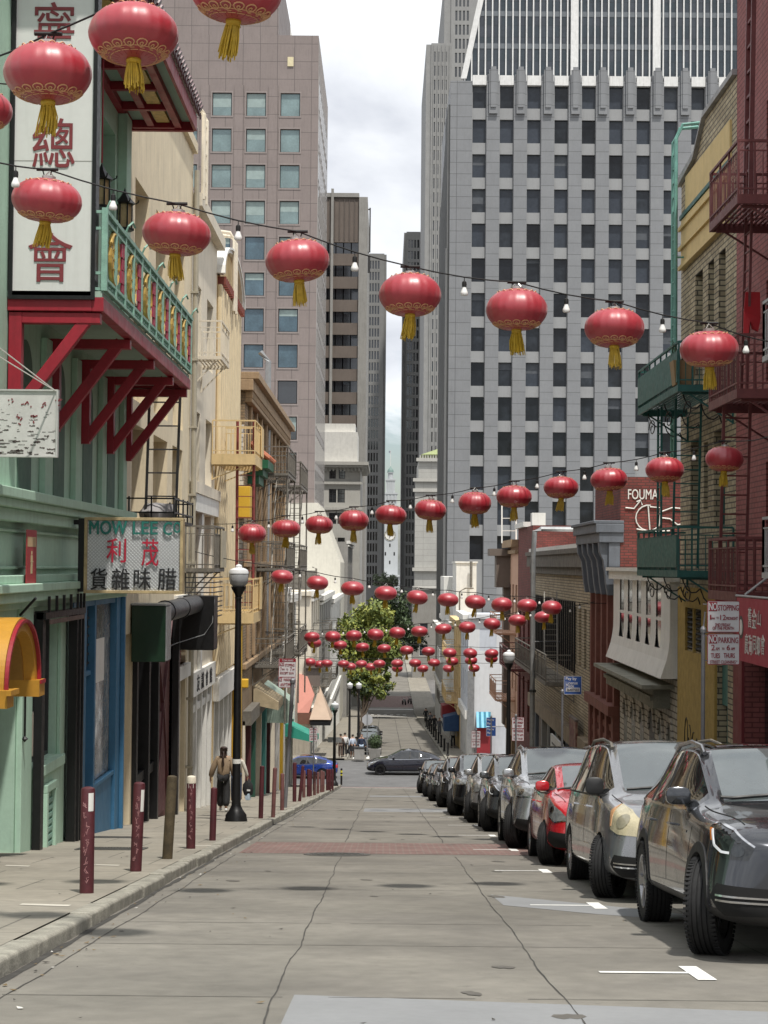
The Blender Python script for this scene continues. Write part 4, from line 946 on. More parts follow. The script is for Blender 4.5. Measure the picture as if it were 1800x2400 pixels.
# ---------------------------------------------------------------- pale beige building with escapes
u0, u1 = 46.62, 53.4
B3 = bldg('beige_building', 'pale beige building with brick infill and cage balconies beyond the cream one', mL, 50, gz(50))
wins = [(a, b, c, d, .3) for a, b in ((47.3, 49.0), (50.6, 52.4)) for c, d in ((5.7, 7.7), (2.3, 4.2), (-1.0, 1.4))]
low = [(47.2, 52.9, -7.6, -3.6, .5)]
g = MB(); facade(g, mL, u0, u1, gz(55) - .5, 9.9, wins + low); shell(g, mL, u0, u1, gz(55) - .5, 9.9, 12); g.fbox(mL, u0, u1, 9.6, 9.95, -.25, -.003); g.fbox(mL, u0, u1, 1.9, 2.2, -.2, -.003); g.build('wall', M_beige, B3)
for wv in wins[:2] + wins[3:5]: pane_win(B3, mL, *wv[:4], .25, M_curt, M_wht, fw=.07, bars=(0, 1))
for wv in (wins[2], wins[5]):
    g = MB(); g.fbox(mL, *wv[:4], .2, .28); g.build('brick_infill', M_brickr, B3)
g = MB(); g.fbox(mL, 46.9, 53.2, 1.42, 1.9, -.16, -.003); g.fbox(mL, 46.9, 47.28, -3.2, 1.42, -.1, -.003); g.fbox(mL, 49.0, 49.4, -3.2, 1.42, -.1, -.003); g.build('white_surround', M_wht, B3)
g = MB(); g.fbox(mL, 47.2, 52.9, -7.6, -3.6, .4, .5); g.build('shop_window', M_curt, B3)
g = MB()
for u in (47.2, 48.6, 50.0, 51.4, 52.7): g.fbox(mL, u, u + .22, -7.6, -3.6, -.04, .39)
g.fbox(mL, 47.0, 53.2, -3.6, -2.95, -.12, .1); g.fbox(mL, 47.0, 53.2, -4.1, -3.9, -.0, .38); g.fbox(mL, 47.0, 53.2, -2.0, -1.6, -.14, -.003); g.build('white_shopfront', M_wht, B3)
g = MB()
for i, ch in enumerate(('友', '誼', '會', '館')): letters(g, ch, mL, 47.9 + i * 1.15, 48.6 + i * 1.15, -3.5, -3.05, -.121, .01, .03)
g.build('lettering', M_bl, B3)
fire_escape(B3, mL, 47.0, 49.3, 5.6, .78, M_beige, rail=.95)
fire_escape(B3, mL, 45.6, 48.3, -.12, .8, M_rail, rail=1.1, solid=None)
g = MB(); mm = fac('L', XL + .82)
for i in range(22): g.fbox(mm, 46.9 + i * .063, 46.94 + i * .063, -.1, .9, -.03, .0)
g.build('corrugated_screen', mat('tan_corrugated', (.40, .36, .27), .6, var=.15), B3)
g = MB()
for i in range(9): g.bar(mL(45.7, -1.4 + i * .13, -.75), mL(48.2, -1.4 + i * .13, -.75), .03); g.bar(mL(45.7, -1.4 + i * .13, -.75), mL(45.7, -1.4 + i * .13, -.02), .03)
g.build('cage_rail', M_dgrey, B3)

# ---------------------------------------------------------------- fluted yellow building
M_yel = mat('buttery_yellow_stucco', (.66, .49, .25), .75, var=.1, vs=1.5, streak=.25)
M_mus = mat('mustard_paint', (.62, .38, .03), .6, var=.1, vs=2)
u0, u1 = 53.42, 60.9
B4 = bldg('fluted_building', 'buttery yellow fluted building with an arched parapet and red posted escape', mL, 57, gz(57))
low = [(54.0, 60.3, -8.4, -4.2, .5)]
g = MB(); facade(g, mL, u0, u1, gz(62) - .5, 9.0, low); shell(g, mL, u0, u1, gz(62) - .5, 9.0, 12); g.build('wall', M_yel, B4)
g = MB(); i = 0; u = 53.5
while u < 60.7: g.fbox(mL, u, u + .34, -3.4, 8.6, -.16, -.003); u += .62
g.build('fluted_pilaster', mat('pale_yellow_stucco', (.70, .58, .38), .75, var=.1, streak=.2), B4, bevel=.05)
for nm, r0, r1, d, mt in (('arched_parapet', .0, 1.0, .06, M_yel), ('parapet_trim', .93, 1.0, .20, M_wht), ('parapet_trim', 1.0, 1.05, .26, M_wht)):
    g = MB(); c = (u0 + u1) / 2; hw = (u1 - u0) / 2; n = 16
    for j in range(n):
        a0, a1 = PI * j / n, PI * (j + 1) / n
        q = lambda r, a: (c + hw * (r if r > 0 else 0) * math.cos(a), 8.9 + 1.25 * r * math.sin(a))
        P = [q(r0, a0), q(r1, a0), q(r1, a1), q(r0, a1)]
        g.prism([mL(*p, -d) for p in P], mL(0, 0, .6 + d) - mL(0, 0, 0))
    g.build(nm, mt, B4)
for i in range(16):
    g = MB(); u = u0 + .2 + i * .46; g.fbox(mL, u, u + .2, 8.6, 8.85, -.26, -.003)
    g.build('red_dentil', mat('terracotta_dentil', (.20, .045, .03), .7), B4)
M_redp = mat('rusty_red_post', (.24, .05, .045), .6, var=.3, vs=6)
e1 = fire_escape(B4, mL, 52.3, 55.2, 3.3, 1.32, M_yel, rail=1.0, thick=.32)
e2 = fire_escape(B4, mL, 52.3, 55.2, -1.45, 1.32, M_yel, rail=1.0, thick=.32)
g = MB(); mm = fac('L', XL + 1.34); g.fbox(mm, 54.3, 55.2, 3.35, 4.25, -.03, -.002); g.fbox(mm, 54.3, 55.2, -1.4, -.4, -.03, -.002); g.build('infill_panel', M_yel, B4)
g = MB()
for d in (-1.25, -.75): g.tube([mL(52.6, 4.3, d), mL(52.9, -1.4, d)], .045, 8); 
for i in range(14): g.bar(mL(52.6 + i * .02, 3.0 - i * .32, -1.25), mL(52.6 + i * .02, 3.0 - i * .32, -.75), .025)
g.build('ladder', M_redp, B4)
g = MB(); g.fbox(mL, 54.0, 60.3, -8.4, -4.2, .4, .5); g.build('shop_window', M_curt, B4)
g = MB()
for u in (54.0, 55.6, 57.2, 58.8, 60.1): g.fbox(mL, u, u + .22, -8.4, -4.2, .0, .39)
g.fbox(mL, 53.6, 60.7, -4.2, -3.5, -.2, .1); g.build('white_shopfront', M_wht, B4)
for q in ((60.5, 60.9, -8.6, -1.8, -.3, -.004), (60.3, 61.2, 1.6, 2.7, -.55, -.004), (60.3, 61.4, -1.8, -1.6, -.5, -.004), (60.905, 61.3, -4.3, -4.0, -.5, -.004)): g = MB(); g.fbox(mL, *q); g.build('mustard_trim', M_mus, B4, bevel=.03)

# ---------------------------------------------------------------- tan brick building with bracketed cornice
M_tanb = mat('tan_brick', (.33, .23, .135), .85, kind='brick', bw=.3, bh=.1, mortar=.014, c2=(.25, .17, .10), mcol=(.16, .12, .08), var=.25, vs=.8, streak=.3)
M_whb = mat('white_painted_brick', (.60, .58, .54), .8, kind='brick', bw=.36, bh=.17, mortar=.02, mcol=(.25, .23, .21), var=.1, vs=1.2, streak=.2)
M_terra = mat('tan_terracotta', (.36, .25, .15), .8, var=.2, vs=2, streak=.3)
X5 = -5.0; m5 = fac('L', X5); u0, u1 = 61.4, 85.6
B5 = bldg('tan_brick_building', 'long tan brick building with bracketed cornice and grey fire escapes', m5, 73, gz(73))
wins = [(a, a + 1.3, c, c + 2.0, .3) for a in (64.0, 66.6, 69.2, 72.2, 75.0, 77.6, 80.4, 83.0) for c in (3.9, .5, -3.2)]
low = [(62.2, 84.8, -11.6, -5.6, .6)]
g = MB(); facade(g, m5, u0, u1, gz(88) - .5, 6.4, wins + low); shell(g, m5, u0, u1, gz(88) - .5, 6.4, 12); g.build('wall', M_tanb, B5)
for wv in wins: pane_win(B5, m5, *wv[:4], .22, M_gl2, M_terra, fw=.08, bars=(0, 1))
mw = fac('F', u0); g = MB(); g.fbox(mw, X5 - 3, X5 - .02, gz(63), 4.9, -.06, -.003); g.build('white_end_wall', M_whb, B5)
g = MB(); g.fbox(m5, u0 - .2, u1, 6.1, 6.5, -.3, .3); g.fbox(m5, u0 - .2, u1, 6.5, 6.75, -.5, .3); g.fbox(m5, u0, u1, 5.7, 5.85, -.25, -.003)
u = u0
while u < u1: g.fbox(m5, u, u + .22, 5.85, 6.1, -.27, -.004); u += .5
for a in (63.2, 65.9, 68.5, 71.3, 74.3, 76.9, 79.6, 82.2, 84.8): g.fbox(m5, a - .18, a + .18, -3.4, 5.7, -.12, -.003)
for c in (3.5, -.1, -3.7): g.fbox(m5, u0, u1, c, c + .2, -.14, -.004)
g.build('cornice', M_terra, B5, bevel=.02)
for (a, b) in ((66.0, 71.5), (76, 82.5)):
    for z in (3.45, -.15, -3.8): fire_escape(B5, m5, a, b, z, 1.3, M_rail, rail=1.0, pitch=.22)
    for z in (-.15, -3.8): ladder(B5, m5(a + .8, z, -.9), m5(b - 2.2, z + 3.6, -.9), (1, 0, 0), M_rail, wd=.5, step=.3)
    for uu in (a + .1, b - .1): g = MB(); g.tube([m5(uu, -6, -1.25), m5(uu, 4.5, -1.25)], .035, 6); g.build('escape_post', M_rail, B5)
g = MB(); g.fbox(m5, 63.0, 65.5, 2.9, 3.2, -.4, -.004); g.fbox(m5, 62.9, 65.6, 3.2, 3.45, -.55, -.004); g.fbox(m5, 62.7, 65.8, 3.45, 3.75, -.75, -.004); g.build('green_canopy', mat('deep_green_paint', (.012, .11, .05), .5, var=.2), B5)
g = MB()
for i in range(11): g.tube([m5(62.8 + i * .3, 3.8, -.78), m5(62.8 + i * .3, 4.35, -.1)], .11, 8)
g.build('orange_roof_tile', mat('orange_clay_tile', (.42, .13, .06), .6, var=.25, vs=5), B5)
g = MB(); g.fbox(m5, 62.2, 84.8, -11.6, -5.6, .5, .6); g.build('shop_glass', M_glass, B5)
cols_ = [M_beige, M_maroon, M_wht, mat('dark_green_paint', (.02, .075, .05), .5), M_mus, M_beige, M_dgrey, mat('teal_paint', (.05, .2, .18), .5), M_wht, M_maroon, M_terra]
u = 62.0; i = 0
while u < 84.6:
    wd = R.choice((.3, .45, .7)); g = MB(); g.fbox(m5, u, u + wd, -11.8, -5.55, -.08 - .1 * (i % 2), .45); g.build('shopfront_pier', cols_[i % len(cols_)], B5); u += wd + R.choice((.8, 1.1, 1.5)); i += 1
g = MB(); g.fbox(m5, 62.0, 85, -5.7, -5.2, -.3, .1); g.build('shop_fascia', M_rail, B5)
g = MB(); g.prism([m5(66.2, -4.6, -.05), m5(66.2, -5.2, -1.0), m5(66.2, -5.5, -1.0), m5(66.2, -5.3, -.05)], (0, 3.0, 0)); g.build('tan_awning', mat('faded_tan_canvas', (.42, .34, .22), .8, var=.25, vs=3), B5)
g = MB(); g.prism([m5(72.0, -4.9, -.05), m5(72.0, -5.6, -1.1), m5(72.0, -6.5, -1.1), m5(72.0, -6.5, -.05)], (0, 2.4, 0)); g.build('pale_green_awning', mat('pale_green_canvas', (.30, .38, .32), .7, var=.3, vs=3), B5)
g = MB(); g.lathe([(.35, 0), (.35, 2.2), (.42, 2.3)], (-7, 66, 6.7), 12); g.box(-8.5, -7.6, 63.5, 64.6, 6.4, 8.0); g.tube([(-5.4, 62, 6.6), (-5.4, 62, 8.4)], .06, 6); g.tube([(-5.05, 74, -3), (-5.05, 74, 8.6), (-5.4, 74, 9)], .12, 8); g.box(-9, -6, 62.2, 63.2, 6.4, 7.4); g.build('rooftop_vent', M_galv, B5)

# white corner house and tan quoined house before the crossing
u0, u1 = 85.62, 92.6
B6 = bldg('white_house', 'white house with dentilled parapet and grey escape, near the crossing on the left', mL, 89, gz(89))
wins = [(a, a + 1.2, c, c + 1.9, .25) for a in (86.4, 88.6, 90.8) for c in (-4.0, -7.2)]
low = [(86.2, 92.2, -12.2, -8.4, .5)]
g = MB(); facade(g, mL, u0, u1, gz(94) - .5, -1.3, wins + low); shell(g, mL, u0, u1, gz(94) - .5, -1.3, 11); g.fbox(mL, u0 - .1, u1, -1.5, -1.2, -.3, -.003); g.fbox(mL, u0, u1, -1.9, -1.6, -.15, -.003)
for i in range(14): g.fbox(mL, u0 + .1 + i * .5, u0 + .3 + i * .5, -1.6, -1.5, -.25, -.004)
g.build('wall', M_wht, B6)
for wv in wins: pane_win(B6, mL, *wv[:4], .2, M_gl2, M_wht, fw=.08, bars=(0, 1))
g = MB(); g.fbox(mL, 86.2, 92.2, -12.2, -8.4, .4, .5); g.build('shop_glass', M_glass, B6)
g = MB()
for i, u in enumerate((86.2, 88, 89.9, 91.9)): g.fbox(mL, u, u + .35, -12.3, -8.4, -.05, .39)
g.build('shopfront_pier', M_wht, B6)
fire_escape(B6, mL, 86.6, 91.6, -4.4, 1.2, M_rail, rail=1.0, pitch=.25)
u0, u1 = 92.62, 101.0
B7 = bldg('quoined_house', 'tan brick corner house with white quoins and a green awning at the crossing', mL, 97, gz(97))
wins = [(a, a + 1.3, c, c + 1.9, .25) for a in (94.4, 97.4) for c in (-4.6, -8.0)]; low = [(93.4, 100.4, -13.2, -9.4, .6)]
g = MB(); facade(g, mL, u0, u1, gz(102) - .5, -1.9, wins + low); shell(g, mL, u0, u1, gz(102) - .5, -1.9, 12); g.build('wall', mat('olive_tan_brick', (.26, .205, .135), .85, kind='brick', bw=.3, bh=.1, mortar=.012, var=.15, mcol=(.2, .16, .11)), B7)
for wv in wins: pane_win(B7, mL, *wv[:4], .2, M_gl2, M_wht, fw=.09, bars=(0, 1))
g = MB(); i = 0; z = -9.2
while z < -2: g.fbox(mL, u1 - (.9 if i % 2 else .6), u1 + .05, z, z + .38, -.1, .3); g.fbox(mL, u0, u0 + (.9 if i % 2 else .6), z, z + .38, -.08, -.003); z += .4; i += 1
g.fbox(mL, u0, u1 + .2, -2.0, -1.6, -.4, .2); g.build('quoin', M_wht, B7)
g = MB(); g.fbox(mL, 93.4, 100.4, -13.2, -9.4, .5, .6); g.build('shop_glass', M_glass, B7)
g = MB()
for u in (93.4, 95.2, 97, 98.7, 100.2): g.fbox(mL, u, u + .3, -13.2, -9.4, 0, .49)
g.build('shopfront_pier', M_wht, B7)
M_aw = mat('jade_green_canvas', (.03, .30, .22), .6, var=.1)
g = MB(); g.prism([mL(92.0, -8.3, -.02), mL(92.0, -9.0, -1.5), mL(92.0, -9.3, -1.5), mL(92.0, -9.0, -.02)], (0, 8.8, -.7)); g.build('green_awning', M_aw, B7)
# ================================================================ across the crossing, left
def simple_house(name, label, side, xf, u0, u1, zt, wm, cols, rows, ww, wh, frame=M_wht, depth=12, shop=True, cornice=True, end_mat=None, cat='building', gl=None):
    m = fac(side, xf); gb = gz((u0 + u1) / 2 if side != 'F' else xf) - 1.2
    B = thing(name, label, cat, m((u0 + u1) / 2, gb + 1.2))
    gsh = gz(u0 if side != 'F' else xf) + 3.4
    wins = []
    n = cols; p = (u1 - u0) / n
    for i in range(n):
        a = u0 + p * (i + .5) - ww / 2
        for r in rows: wins.append((a, a + ww, r, r + wh, .22))
    low = [(u0 + .5, u1 - .5, gb, gsh - .6, .5)] if shop else []
    g = MB(); facade(g, m, u0, u1, gb, zt, wins + low); shell(g, m, u0, u1, gb, zt, depth); g.build('wall', wm, B)
    for wv in wins: pane_win(B, m, *wv[:4], .18, gl or M_gl2, frame, fw=.07, bars=(0, 1))
    if shop:
        g = MB(); g.fbox(m, u0 + .5, u1 - .5, gb, gsh - .6, .4, .5); g.build('shop_glass', M_glass, B)
        g = MB(); k = max(2, int((u1 - u0) / 2.5))
        for i in range(k + 1): uu = u0 + .5 + (u1 - u0 - 1.25) * i / k; g.fbox(m, uu, uu + .25, gb, gsh - .6, -.03, .39)
        g.fbox(m, u0, u1, gsh - .6, gsh, -.2, -.003); g.build('shopfront', frame, B)
    if cornice:
        g = MB(); g.fbox(m, u0 - .05, u1 + .05, zt - .25, zt + .15, -.4, .2); g.fbox(m, u0, u1, zt - .6, zt - .4, -.18, -.003); g.build('cornice', frame, B)
    return B, m
c1, m_ = simple_house('corner_restaurant', 'corner restaurant with salmon and tan pointed awnings across the crossing on the left', 'L', XL, 124.2, 139.5, -2.0, M_beige, 4, (-4.6, -8.2), 1.3, 2.1)
mf = fac('F', 124.1)
g = MB(); ap = Vector((-4.6, 124.4, -8.6)); q = [Vector(p) for p in ((-5.25, 122.9, -10.85), (-3.75, 122.9, -10.85), (-3.75, 127.5, -10.95), (-5.25, 127.5, -10.95))]
for i in range(4): g.poly([q[i], q[(i + 1) % 4], ap])
g.poly(q); g.build('pointed_awning', mat('tan_canvas', (.44, .33, .245), .8, var=.06), c1)
g = MB(); g.box(-5.2, -3.78, 122.95, 127.4, -11.25, -10.96); g.build('awning_valance', M_black, c1)
g = MB(); g.prism([(-6.1, 123.9, -7.7), (-5.45, 123.9, -7.9), (-4.95, 123.4, -9.2), (-5.3, 123.2, -10.4), (-6.1, 123.2, -10.4)], (0, .9, 0)); g.build('salmon_awning', mat('salmon_canvas', (.62, .27, .21), .8, var=.06), c1)
g = MB(); g.box(-6.1, -5.1, 123.2, 124.1, -11.2, -10.42); g.build('brown_valance', mat('brown_canvas', (.16, .07, .045), .8), c1)
g = MB(); g.box(-5.6, -4.55, 123.9, 124.19, -8.55, -7.3); g.box(-5.7, -4.4, 123.7, 124.19, -7.3, -6.9); g.build('corner_bracket', M_brn, c1)
g = MB(); facade(g, mf, -26, XL, gz(124) - 1, -2.0, [(-7.2, -6.0, -6, -4), (-9.6, -8.4, -6, -4), (-8.8, -5.6, -13.3, -11.3)], .3); g.fbox(mf, -26, XL, -2.2, -1.9, -.3, -.003); g.build('end_wall', M_beige, c1)
g = MB(); g.fbox(mf, -9.6, -5.6, -13.3, -4, .25, .3); g.build('end_glass', M_glass, c1)
c2, m_ = simple_house('beige_row_house', 'grey beige row house with fire escape left of the street tree', 'L', XL, 139.6, 168, -2.6, M_conc, 6, (-5.2, -9.0), 1.2, 2.0)
for z in (-5.6, -9.4): fire_escape(c2, m_, 146, 153, z, 1.2, M_rail, pitch=.4)
for z in (-5.2, -8.8): fire_escape(c1, fac('L', XL), 127.5, 134.5, z, 1.2, M_rail, pitch=.35)
g = MB(); g.box(-9, -6.4, 141, 144, -2.6, -.8); g.box(-8, -6, 150, 151, -2.5, -.5); g.tube([(-5.6, 140.5, -2.6), (-5.6, 140.5, -.3), (-5.9, 141.5, -.2)], .05, 6); g.tube([(-5.6, 142, -2.6), (-5.6, 142, -.3)], .05, 6); g.build('rooftop_vent', M_rail, c2)
c3, m_ = simple_house('white_row_house', 'white row house beyond the beige one, partly behind the street tree', 'L', XL, 168.2, 204.8, -3.4, M_wht, 7, (-6.5, -10.4), 1.3, 2.2)
m_ = fac('F', 202.6); B = thing('rooftop_block', 'big blank cream wall with a sloping right edge above the left rooftops', 'building', (-9, 205, gz(205)))
P = [fxz(p, q, 205.0) for p, q in ((664, 1330), (664, 1181), (747, 1180), (799, 1318), (800, 1400))]
g = MB(); g.prism([m_(P[0][0], gz(205)), m_(P[1][0], P[1][1]), m_(P[2][0], P[2][1]), m_(P[3][0], P[3][1]), m_(P[3][0], gz(205))], (0, 20, 0)); g.build('wall', mat('plain_cream_wall', (.60, .575, .50), .8, var=.06, streak=.15), B)
g = MB()
for i in range(14): x_ = P[0][0] + 1.6 + i * .3; g.bar((x_, 203, -6), (x_, 203, -2.0), .05)
g.bar((P[0][0] + 1.4, 203, -2.0), (P[0][0] + 6, 203, -2.0), .08); g.build('roof_railing', M_rail, B)
c4, m_ = simple_house('grey_office_house', 'plain grey house with deep set windows at the lower end of the street', 'L', -4.9, 226, 258, 3, M_conc, 5, (-16, -12, -8, -4, 0), 1.6, 2.2, shop=False)
for i, (yy, x0_, x1_, zt_, lb) in enumerate(((300, -24, -3.6, -8, 'low pale building closing the view behind the street trees'), (330, 5.2, 30, -4, 'low grey building on the right, far down the street'))):
    simple_house('far_building', lb, 'F', yy, x0_, x1_, zt_, M_lime if i == 0 else M_conc, 6, (-17, -13), 1.6, 2.2, shop=False)

# ================================================================ right hand row, near to far
M_redb = mat('red_painted_brick', (.31, .098, .092), .8, kind='brick', bw=.3, bh=.1, mortar=.014, c2=(.26, .08, .075), mcol=(.15, .045, .045), var=.2, vs=.8, streak=.3)
M_redp2 = mat('maroon_painted_iron', (.15, .042, .042), .55, .1, var=.25, vs=5)
M_redw = mat('dark_red_paint', (.18, .022, .028), .6, var=.2, vs=1.2, streak=.2)
M_greyfe = mat('pale_grey_iron', (.42, .42, .42), .6, var=.15, vs=4)
# R0: grey escaped house at the very edge of the view
R0 = bldg('grey_house', 'house at the right edge of the picture, only its pale grey fire escape showing', mR, 20, gz(20))
g = MB(); facade(g, mR, 12, 26.2, gz(28) - 1, 14, [(22.4, 23.6, .2, 2.2), (22.4, 23.6, 3.6, 5.6)]); shell(g, mR, 12, 26.2, gz(28) - 1, 14, 12); g.build('wall', M_conc, R0)
for z in (-.06, 3.35): fire_escape(R0, mR, 21.2, 27.6, z, 1.17, M_greyfe, rail=.85)
for z in (.2, 3.6): pane_win(R0, mR, 22.4, 23.6, z, z + 2, .2, M_glass, M_wht)
# banner below it
mB = fac('R', 5.86)
p0 = onx(1727, 1400, 5.86); 
ya_, zt_ = p0; yb_ = 25.2
S = thing('banner_sign', 'red banner with white Chinese characters and a round emblem at the right edge', 'banner', (5.86, (ya_ + yb_) / 2, zt_ - 1.2))
zb_ = onx(1727, 1546, 5.86)[1]
g = MB(); g.fbox(mB, yb_, ya_, zb_, zt_, 0, .012); g.build('cloth', mat('crimson_banner', (.36, .035, .06), .6, var=.08, vs=2), S)
g = MB(); g.tube([mB(ya_ + .1, zt_ + .03, .01), mB(yb_, zt_ + .03, .01)], .02, 6); g.tube([mB(ya_ - .6, zt_ + .05, .01), (7.0, ya_ - .4, zt_ + .9)], .02, 6); g.build('hanging_rod', M_greyfe, S)
def blet(s, px0, px1, py0, py1, bold=.012):
    y0_, z0_ = onx(px0, py1, 5.86); y1_, z1_ = onx(px1, py0, 5.86)
    g = MB(); letters(g, s, lambda u, v, d=0: mB(u, v, d), y0_, y1_, z0_, z1_, -.001, .006, bold); g.build('lettering', M_wht, S)
for s, a, b, c, d in (('舊', 1754, 1762, 1425, 1470), ('金', 1763, 1773, 1428, 1472), ('山', 1775, 1784, 1432, 1466), ('廣', 1746, 1754, 1487, 1532), ('海', 1755, 1763, 1489, 1534), ('同', 1765, 1773, 1491, 1532), ('鄉', 1774, 1782, 1493, 1536), ('會', 1784, 1793, 1489, 1534)): blet(s, a, b, c, d)
y0_, z0_ = onx(1737, 1470, 5.86)
g = MB(); g.prism([mB(y0_ + .10 * 2 * math.cos(t * PI / 10), z0_ + .19 * math.sin(t * PI / 10), -.004) for t in range(20)], (.003, 0, 0)); g.build('emblem_ring', M_dgrey, S)
g = MB(); g.prism([mB(y0_ + .13 * math.cos(t * PI / 10), z0_ + .13 * math.sin(t * PI / 10), -.008) for t in range(20)], (.003, 0, 0)); g.build('emblem', M_wht, S)

# R1 red house
u0, u1 = 26.4, 35.5
R1 = bldg('red_house', 'dark red painted brick house with maroon fire escapes and a drainpipe on the right', mR, 31, gz(31))
wins = [(29.6, 30.7, .1, 2.0, .3), (31.6, 32.7, .1, 2.0, .3), (29.6, 30.7, 3.5, 5.4, .3), (31.6, 32.7, 3.5, 5.4, .3), (29.6, 30.7, 6.9, 8.8, .3), (31.6, 32.7, 6.9, 8.8, .3)]
low = [(27.3, 30.8, -5.6, -2.0, .3), (31.5, 34.6, -5.6, -1.6, .5)]
g = MB(); facade(g, mR, u0, u1, gz(37) - .5, 13.5, wins + low); shell(g, mR, u0, u1, gz(37) - .5, 13.5, 12); g.build('wall', M_redb, R1)
g = MB(); g.fbox(mR, u0, u1 - .02, gz(37) - .5, -.9, -.06, -.003) if False else None
g.fbox(mR, 26.4, 27.3, -5.6, -.8, -.06, -.003); g.fbox(mR, 30.8, 31.5, -5.6, -.8, -.06, -.003); g.fbox(mR, 34.6, 35.45, -5.6, -.8, -.06, -.003); g.fbox(mR, 26.4, 35.45, -.8, -.3, -.1, -.003); g.fbox(mR, 27.3, 30.8, -2.0, -.8, -.055, -.003); g.build('dark_red_front', M_redw, R1)
for wv in wins: pane_win(R1, mR, *wv[:4], .24, M_glass, M_redw, fw=.07, bars=(0, 1))
g = MB(); g.fbox(mR, 27.3, 30.8, -5.6, -2.0, .2, .3)
for i in range(7): g.fbox(mR, 27.35, 30.75, -5.5 + i * .5, -5.06 + i * .5, .16, .199)
g.build('garage_door', mat('brown_red_door', (.17, .045, .035), .6, var=.15), R1)
g = MB(); g.fbox(mR, 31.5, 34.6, -5.6, -1.6, .4, .5); g.build('shop_glass', M_glass, R1)
g = MB()
for i in range(12): g.fbox(mR, 27.4 + i * .29, 27.43 + i * .29, -1.9, -.9, -.1, -.058)
g.build('window_bars', M_redw, R1)
for z, a, b in ((6.37, 29.6, 32.2), (3.05, 29.6, 32.2), (-.4, 29.6, 32.2)): fire_escape(R1, mR, a, b, z, 1.17, M_redp2, rail=.92, thick=.16)
g = MB(); g.tube([mR(30.6, 12, -.25), mR(30.6, -3, -.25)], .13, 12); 
for i in range(5): g.tube([mR(30.6, 10 - i * 2.6, -.25), mR(30.6, 10.18 - i * 2.6, -.25)], .15, 12)
g.build('drain_pipe', M_redw, R1, smooth=True)
ladder(R1, mR(31.7, 3.05, -.62), mR(31.3, 6.37, -.62), (0, 1, 0), M_redp2, wd=.5, step=.32, r=.02)
ladder(R1, mR(31.8, -.4, -.8), mR(31.4, 3.05, -.8), (1, .2, 0), M_redp2, wd=.5, step=.32, r=.022)
ladder(R1, mR(32.0, 6.37, -.5), mR(32.0, 13.4, -.4), (0, 1, 0), M_redp2, wd=.46, step=.45, r=.035)
for i in range(1): pass
p = at(1762, 705, 31.2)
S = thing('hanging_trousers', 'red trousers hung to dry on the maroon fire escape', 'laundry', (p.x, 31.2, p.z))
g = MB(); a = lambda x, z: (at(x, z, 31.2).x, 31.2 + .04 * math.sin(x * .3), at(x, z, 31.2).z)
g.prism([a(1748, 684), a(1782, 684), a(1784, 745), a(1776, 778), a(1764, 770), a(1758, 752), a(1754, 781), a(1744, 781), a(1745, 730)], (0, .05, 0)); g.build('cloth', mat('bright_red_cloth', (.36, .012, .018), .8, var=.1), S)

# R2 pale brick house with green escapes
M_ybr = mat('yellowed_brick', (.48, .405, .27), .85, kind='brick', bw=.36, bh=.115, mortar=.016, c2=(.30, .24, .15), mcol=(.10, .085, .065), var=.25, vs=.8, streak=.25)
M_fegrn = mat('sea_green_iron', (.018, .105, .092), .55, .1, var=.25, vs=4)
M_ochre = mat('ochre_stucco', (.42, .29, .085), .9, var=.2, vs=5, bump=.3, bs=60)
u0, u1 = 35.52, 42.2
R2 = bldg('pale_brick_house', 'yellowed brick house with stepped parapet and sea green fire escapes', mR, 38.5, gz(38.5))
wins = [(36.65, 37.4, 4.0, 6.75, .3), (37.95, 38.65, 4.0, 6.75, .3), (39.3, 40.25, 4.0, 6.75, .3), (36.65, 37.9, .9, 2.95, .3), (38.6, 39.1, 1.3, 2.8, .3), (39.7, 40.8, .9, 2.95, .3)]
low = [(39.1, 40.0, -1.9, -.95, .12), (40.15, 41.1, -1.9, -.95, .12), (36.3, 37.4, -6.6, -1.9, .3)]
g = MB(); facade(g, mR, u0, u1, gz(44) - .5, 9.0, wins + low); shell(g, mR, u0, u1, gz(44) - .5, 9.0, 12)
g.prism([mR(u0, 9.0, 0), mR(u1, 9.0, 0), mR(u1, 9.25, 0), mR(40.2, 9.45, 0), mR(39.0, 10.1, 0), mR(u0, 10.1, 0)], (.35, 0, 0)); g.build('wall', M_ybr, R2)
g = MB(); g.prism([mR(u1 + .1, 9.25, -.1), mR(40.2, 9.45, -.1), mR(39.0, 10.1, -.1), mR(u0, 10.1, -.1), mR(u0, 10.22, -.1), mR(38.9, 10.22, -.1), mR(40.1, 9.6, -.1), mR(u1 + .1, 9.42, -.1)], (.6, 0, 0)); g.build('parapet_coping', mat('grey_coping', (.33, .33, .33), .8, var=.3, vs=3), R2)
g = MB(); g.fbox(mR, 36.2, 41.9, 7.15, 8.35, -.06, -.003); g.fbox(mR, 36.0, 41.4, 8.5, 9.3, -.05, -.003)
for z in (7.15, 7.62, 8.1): g.fbox(mR, 36.1, 42.0, z, z + .09, -.12, -.062)
g.build('yellow_panel', mat('yellow_cream_panel', (.62, .47, .22), .8, var=.08, streak=.15), R2)
g = MB(); g.fbox(mR, 36.0, 42.0, 8.37, 8.47, -.09, -.004); g.build('green_string_course', M_fegrn, R2)
for wv in wins: pane_win(R2, mR, *wv[:4], .24, M_glass, M_fegrn, fw=.06, bars=(0, 1))
g = MB(); g.fbox(mR, 37.5, u1 - .02, gz(44), -.35, -.06, -.003 - 0) if False else None
for a, b, c, d in ((37.45, 39.05, -7, -.45), (40.03, 40.12, -1.95, -.9), (41.13, 42.18, -7, -.45), (39.05, 41.13, -.92, -.45), (39.05, 41.13, -7, -1.93)): g.fbox(mR, a, b, c, d, -.06, -.003)
